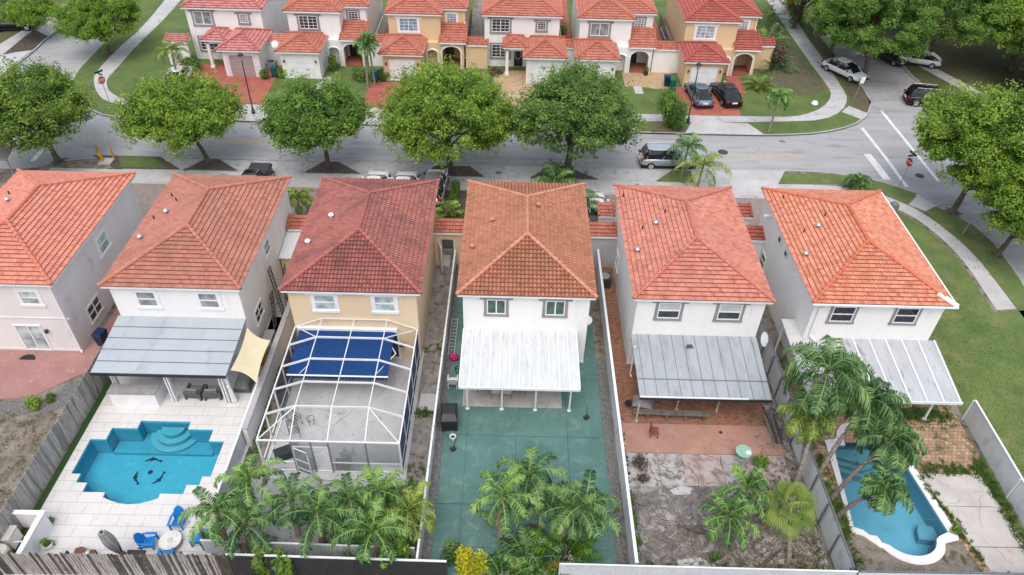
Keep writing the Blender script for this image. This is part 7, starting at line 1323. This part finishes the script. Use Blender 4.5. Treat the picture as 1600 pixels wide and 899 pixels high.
# ================================================================ CARS
def car(label, x, y, heading, color, kind='sedan', z=RZ, glass=None, cat='car', metallic=.6, name='parked_car', group=None):
    """heading: direction the nose points, radians from +x"""
    t = thing(name, label, cat, (x, y, z), heading, group)
    nm = 'car_paint_' + '_'.join(str(int(c * 1000)) for c in color)
    if nm not in _m: m = M(nm, color, tuple(c * .9 for c in color), rough=.28, metal=metallic if max(color) < .6 else 0, fine=.02, spec=.5, coat=.6)
    paint = _m[nm]; gl = glass or glass_mat('car_glass', (.012, .016, .02), .04); suv = kind in ('suv', 'pickup')
    Lc, Wc = (4.6, 1.86) if suv else (4.65, 1.82); hb = .98 if suv else .86; ht = 1.66 if suv else 1.43; g0 = .22
    prof = [(-Lc / 2, .45, .62, .78), (-Lc / 2 + .06, .30, .80, .86), (-Lc / 2 + .35, g0, hb - .02, .95), (-1.35, g0, hb + .01, 1), (-.4, g0, hb, 1), (.75, g0, hb - .02, 1), (1.35, g0, hb - .08, .98), (Lc / 2 - .35, g0, hb - .18, .93), (Lc / 2 - .06, .30, hb - .28, .84), (Lc / 2, .42, .58, .74)]
    b = MB(); rings = []
    for (px_, zb, zt, wf) in prof:
        w_ = Wc / 2 * wf; rings.append([(px_, -w_ * .9, zb), (px_, w_ * .9, zb), (px_, w_, zb + (zt - zb) * .3), (px_, w_ * .99, zb + (zt - zb) * .7), (px_, w_ * .9, zt - .02), (px_, w_ * .75, zt + .02), (px_, -w_ * .75, zt + .02), (px_, -w_ * .9, zt - .02), (px_, -w_ * .99, zb + (zt - zb) * .7), (px_, -w_, zb + (zt - zb) * .3)])
    b.loft(rings); body = b.build('body', paint, t, smooth=True)
    for p in body.data.polygons: p.use_smooth = True
    sub = body.modifiers.new('bevel', 'SUBSURF'); sub.levels = 1; sub.render_levels = 1
    # greenhouse: glass band + roof
    if suv: st = [(-2.12, -1.85), (-1.2, -1.2), (-.1, -.1), (.35, .28), (1.08, .45)]
    else: st = [(-2.05, -1.0), (-.9, -.85), (-.1, -.1), (.35, .25), (1.38, .3)]
    w0, w1 = Wc / 2 * .90, Wc / 2 * .64
    if kind == 'pickup': st = [(-.45, -.35), (-.1, -.1), (.1, .1), (.4, .3), (1.05, .45)]
    b = MB(); bot = hb - .02; top = ht - .07
    xs0, xs1 = st[0][0], st[-1][0]; xr0, xr1 = st[0][1], st[-1][1]
    A = [(xs0, -w0 * .86, bot), (xs1, -w0 * .88, bot - .05), (xs1, w0 * .88, bot - .05), (xs0, w0 * .86, bot)]; A = [(xs0, -w0 * .8, bot), (xs0 + .25, -w0, bot), (xs1 - .3, -w0, bot - .02), (xs1, -w0 * .75, bot - .05), (xs1, w0 * .75, bot - .05), (xs1 - .3, w0, bot - .02), (xs0 + .25, w0, bot), (xs0, w0 * .8, bot)]
    B = [(xr0, -w1 * .85, top), (xr0 + .2, -w1, top), (xr1 - .15, -w1, top), (xr1, -w1 * .85, top), (xr1, w1 * .85, top), (xr1 - .15, w1, top), (xr0 + .2, w1, top), (xr0, w1 * .85, top)]
    Mid = [((p[0] + q[0]) / 2 + (.04 if p[0] > 0 else -.04), (p[1] + q[1]) / 2 * 1.04, (p[2] + q[2]) / 2 + .03) for p, q in zip(A, B)]; b.loft([A, Mid, B]); b.build('windows', gl, t, smooth=False)
    b = MB(); c = .04; Cc = [(p[0], p[1] * 1.03, top) for p in B]; D_ = [(p[0] * .97, p[1] * .97, ht - .015) for p in B]; D_ = [(p[0] * 1.0, p[1] * 1.0, ht - .03) for p in B]; E_ = [(p[0] * .8, p[1] * .7, ht) for p in B]; b.loft([Cc, D_, E_]); rf_ = b.build('roof', paint, t, smooth=True); sb_ = rf_.modifiers.new('round', 'SUBSURF'); sb_.levels = sb_.render_levels = 1
    b = MB()
    for s in (-1, 1):
        for (i0, f) in ((0, .0), (1, .0), (2, 0), (3, 0)):
            k = [(A[1], B[1]), (A[2], B[2]), (((xs0 + xs1) / 2 - .1, -w0, bot), (-.15, -w1, top)), (A[0], B[0])][i0]; b.tube([(k[0][0], k[0][1] * s * -1 * -1 if s == 1 else -k[0][1], k[0][2]), (k[1][0], k[1][1] if s == 1 else -k[1][1], k[1][2])], .032, 5)
        k = (A[3], B[3]); b.tube([(k[0][0], k[0][1] * s, k[0][2]), (k[1][0], k[1][1] * s, k[1][2])], .03, 5)
    b.build('pillars', paint, t)
    for wx in (-Lc / 2 + .85, Lc / 2 - .88):
        for s in (-1, 1):
            b = MB(); r_ = .34 if suv else .32; yy = s * (Wc / 2 - .1); b.tube([(wx, yy - .11, r_), (wx, yy - .07, r_), (wx, yy + .07, r_), (wx, yy + .11, r_)], [r_ * .9, r_, r_, r_ * .9], 20); w_ = b.build('wheel', black_rubber, t)
            b = MB(); b.tube([(wx, yy + s * .112, r_), (wx, yy + s * .122, r_)], r_ * .62, 12); b.build('rim', alu, w_)
            for k in range(1): pass
            b = MB(); b.tube([(wx, s * (Wc / 2 - .18), r_ + .02), (wx, s * (Wc / 2 - .0), r_ + .02)], r_ * 1.16, 18); b.build('wheel_arch', M('dark_wheel_arch', (.01, .01, .011)), t) if False else None
    for s in (-1, 1):
        b = MB(); b.obox((Lc / 2 - .14, s * .62, hb - .30), (.2, .34, .13), rz=-s * .35); b.build('headlight', M('headlight_glass', (.5, .53, .55), rough=.1, fine=0), t)
        b = MB(); b.obox((-Lc / 2 + .10, s * .66, hb - .14), (.14, .3, .16), rz=s * .3); b.build('taillight', M('red_lamp', (.3, .01, .01), rough=.2, fine=0), t)
        b = MB(); b.obox((.72, s * (Wc / 2 + .06), hb + .04), (.16, .2, .12)); b.build('mirror', paint, t)
    b = MB(); b.obox((Lc / 2 - .03, 0, .5), (.08, 1.1, .2)); b.build('grille', dark_metal, t); b = MB(); b.obox((-Lc / 2 + .0, 0, .62), (.04, .5, .13)); b.build('number_plate', white_paint, t)
    b = MB(); b.box(-Lc / 2 + .1, -Wc / 2 * .93, .2, Lc / 2 - .1, Wc / 2 * .93, .34); b.build('sill_trim', black_rubber, t)
    if suv:
        for s in (-1, 1): b = MB(); b.tube([(xr0 + .15, s * w1 * .85, ht + .03), (xr1 - .1, s * w1 * .85, ht + .03)], .02, 5); b.build('roof_rail', alu, t)
    if kind == 'pickup': b = MB(); b.box(-Lc / 2 + .12, -.75, hb + .02, -.55, .75, hb + .06); b.build('bed_cover', dark_metal, t)
    return t
silver = (.42, .47, .52); blk = (.012, .013, .016); whitec = (.72, .73, .74)
car('silver SUV stopped on the main street beside the dark green palm', 12.55, 52.35, R(1), silver, 'suv')
car('grey blue saloon on the red driveway, the left one of the two', 17.2, 64.15, R(94), (.17, .22, .29), z=.03, group='cars on the red driveway'); car('black saloon on the red driveway, the right one of the two', 19.75, 64.35, R(98), (.008, .009, .011), z=.03, group='cars on the red driveway')
car('white saloon parked half on the verge beside the curved sidewalk', *G(1320, 110, .5), R(-58), whitec, z=.01); car('black SUV driving at the right beside the bright corner tree', *G(1456, 150, .7), R(-8), blk, 'suv', name='car')
car('dark saloon half hidden under the trees across the side street', *G(1388, 84, .5), R(-58), (.05, .055, .06)); car('white car hidden behind the tree crowns of the side street', *G(1432, 92, .5), R(160), whitec, z=0)
car('black saloon at the top left corner beside the thin trunked tree', *G(22, 36, .6), R(10), (.01, .012, .02), 'suv', z=0, cat='car'); car('black saloon behind the other one, touching the top left corner', *G(18, 14, .6), R(5), blk, z=0)
car('white car behind the tree before the leftmost far house', -31.4, 65.0, R(95), whitec, z=.03)
car('white SUV parked nose out between the maroon and amber roofs', -5.85, 47.2, R(88), (.5, .54, .56), 'suv', z=.02); car('white saloon behind the maroon roof, the left one of two white roofs', -10.3, 46.9, R(90), whitec, z=.02, group='white cars behind the maroon roof'); car('white saloon behind the maroon roof, the right one of two white roofs', -8.1, 46.9, R(90), whitec, z=.02, group='white cars behind the maroon roof')
car('black pickup truck with dark bed cover parked above the brownish roof', -19.35, 47.0, R(-90), blk, 'pickup', z=.02, cat='pickup truck'); car('white car nose showing between the amber and rose red roofs', 6.1, 44.6, R(90), whitec, z=.02)
# ================================================================ STREET FURNITURE
def street_lamp(label, x, y, h=5.0):
    t = thing('street_lamp', label, 'street lamp', (x, y, 0)); b = MB(); b.lathe([(.16, 0), (.16, .3), (.09, .5), (.06, .8), (.045, h)], n=12); b.build('pole', M('dark_lamp_pole', (.05, .055, .06), fine=.05), t)
    b = MB(); b.lathe([(.05, h), (.14, h + .08), (.2, h + .42), (.22, h + .44)], n=12); b.build('lantern', M('lantern_glass', (.35, .35, .33), rough=.2, fine=.02), t); b = MB(); b.lathe([(.26, h + .44), (.24, h + .52), (.06, h + .62), (.02, h + .72)], n=12); b.build('lamp_cap', dark_metal, t)
street_lamp('dark street lamp on the verge before the leftmost far driveway', -22.9, 59.1, 4.9); street_lamp('dark street lamp beside the two cars on the red driveway', 15.45, 59.4, 4.9)
def text_mesh(name, body, size, mat, parent, loc, rot, ext=.004):
    c = bpy.data.curves.new(name, 'FONT'); c.body = body; c.size = size; c.extrude = ext; c.align_x = 'CENTER'; c.align_y = 'CENTER'; o_ = bpy.data.objects.new('tmp', c); COL.objects.link(o_); dg = bpy.context.evaluated_depsgraph_get(); me = bpy.data.meshes.new_from_object(o_.evaluated_get(dg)); bpy.data.objects.remove(o_)
    me.materials.clear(); me.materials.append(mat); n_ = bpy.data.objects.new(name, me); COL.objects.link(n_); n_.parent = parent; n_.location = loc; n_.rotation_euler = rot; return n_
red_sign = M('red_sign_face', (.42, .015, .02), rough=.35, fine=.03)
def stop_sign(label, x, y, az, street=True, red=None):
    t = thing('stop_sign', label, 'stop sign', (x, y, 0), az); b = MB(); b.box(-.03, -.02, 0, .03, .02, 2.75); b.build('post', alu, t)
    b = MB(); oc = [(.38 * math.cos(R(22.5 + 45 * k)), .38 * math.sin(R(22.5 + 45 * k))) for k in range(8)]; b.add([(p[0], -.028, 2.1 + p[1]) for p in oc] + [(p[0], -.021, 2.1 + p[1]) for p in oc], [tuple(range(8)), tuple(range(8, 16))[::-1]] + [(i, 8 + i, 8 + (i + 1) % 8, (i + 1) % 8) for i in range(8)][::1]); pl = b.build('sign_plate', red or red_sign, t)
    text_mesh('lettering', 'STOP', .26, white_paint, pl, (0, -.031, 2.1), (math.pi / 2, 0, 0)); b = MB()
    for k in range(8): a, c = oc[k], oc[(k + 1) % 8]; b.tube([(a[0] * .95, -.029, 2.1 + a[1] * .95), (c[0] * .95, -.029, 2.1 + c[1] * .95)], .009, 4)
    b.build('border', white_paint, pl)
    b = MB(); b.box(-.4, -.01, 2.78, .4, .01, 2.96); b.box(-.01, -.4, 2.62, .01, .4, 2.77); b.build('street_name_blade', M('dark_green_blade', (.01, .06, .05), rough=.4), t)
stop_sign('red stop sign on the corner verge beside the crosswalk lines', *G(1406, 290), R(-75)); stop_sign('faded orange red stop sign at the corner of the left side street', *G(171, 160), R(60), red=M('faded_red_face', (.55, .12, .07), rough=.4))
t = thing('traffic_sign', 'tilted white rectangular sign on the shaded verge below the white saloon', 'sign', (*G(1333, 158), 0), R(10)); b = MB(); b.tube([(0, 0, 0), (.25, 0, 2.3)], .03, 6); b.build('post', M('wood_post', (.3, .26, .2)), t); b = MB(); b.fbox((.0, -.035, 1.75), Vector((1, 0, .0)), Vector((.1, 0, .99)), NY, 0, 0, 0, .42, .62, .01); b.build('sign_plate', white_paint, t)
t = thing('warning_post', 'short wooden stake leaning on the verge by the lower right tree', 'post', (*G(1504, 366), 0)); b = MB(); b.tube([(0, 0, 0), (.35, .3, 1.1)], .035, 6); b.build('stake', M('wood_post', (.3, .26, .2)), t)
b = MB(); b.box(-.25, -.25, 0, .25, .25, .65); b.lathe([(.3, .65), (.22, .75)], n=10); tag(b.build('utility_box', M('grey_green_box', (.16, .2, .19)), loc=(*G(1394, 330), 0)), 'grey green utility box on the lawn behind the orange roofed house', 'utility box')
t = thing('fire_hydrant', 'yellow fire hydrant on a concrete pad beside the left street tree', 'fire hydrant', (*G(160, 252), .055)); yl = M('yellow_paint', (.55, .26, .02), (.45, .2, .02), rough=.5); b = MB(); b.lathe([(.16, 0), (.16, .06), (.11, .08), (.11, .5), (.15, .52), (.13, .62), (.05, .72)], n=14); b.build('body', yl, t)
for s in (-1, 1): b = MB(); b.tube([(0, 0, .4), (s * .2, 0, .4)], .06, 8); b.build('outlet', yl, t)
b = MB(); b.box(-.5, -.5, -.04, .5, .5, 0.0); tag(b.build('hydrant_pad', pale_concrete, loc=(*G(166, 253), .062)), 'pale concrete pad under the yellow hydrant', 'pad')
for (u, v, lb) in ((155, 243, 'yellow bollard left of the fire hydrant'), (178, 248, 'yellow bollard right of the fire hydrant')): b = MB(); b.lathe([(.08, 0), (.08, .9), (.05, .96)], n=10); tag(b.build('bollard', yl, loc=(*G(u, v), .05)), lb, 'bollard', 'yellow bollards by the hydrant')
b = MB(); rg = random.Random(2); b.lathe([(.0, 0), (.26, .05), (.32, .2), (.22, .4), (.05, .48)], n=9); tag(b.build('white_boulder', white_paint, loc=(*G(1272, 165), 0)), 'small white painted stone on the corner lawn across the street', 'stone')
t = thing('carport_roof', 'pale slanted canopy corner at the left edge above the coral roof', 'canopy', (*G(22, 280), 0)); b = MB(); b.fbox((-1.2, -1.2, 2.3), X_, Vector((0, .96, .25)), Vector((0, -.25, .96)), 0, 0, 0, 2.2, 2.2, .06); b.build('panel', M('dull_beige_sheet', (.3, .28, .26)), t)
for x in (-1.1, .9): b = MB(); b.box(x - .04, -1.0, 0, x + .04, -.92, 2.35); b.build('post', alu, t)
for i, (x, y) in enumerate([(-16.2, 49.0), (-5.0, 47.0)]):
    pass
t = thing('planter_strip', 'green hedge strip between the white SUV and the amber roof', 'hedge', (-4.3, 46.0, 0)); b = MB(); b.box(-.3, -2.6, 0, .3, 2.4, .12); b.build('soil', mulch, t); h_ = make_bush(201, .5, .7, leafB, 100, .1); [bpy.data.objects.remove(c) for c in kids(h_)]; bpy.data.objects.remove(h_)
rng = np.random.default_rng(5); n = 2600; P = np.stack([rng.uniform(-.32, .32, n), rng.uniform(-2.5, 2.3, n), rng.uniform(.1, .55, n)], 1); quads_mesh('foliage', leaf_quads(rng, P, rng.normal(size=(n, 3)) * .5 + [0, 0, .8], .12, .07), rng.uniform(.2, .7, n), leafB, t)
struct('pebble_bed', [rect(-5.2, 40.3, -2.3, 47.6)], 0, .02, mulch)
struct('lawn_strip', [rect(2.5, 41, 5.6, 47.6)], 0, .022, grass)

# the label of a copied thing must be its own
bpy.context.view_layer.update()
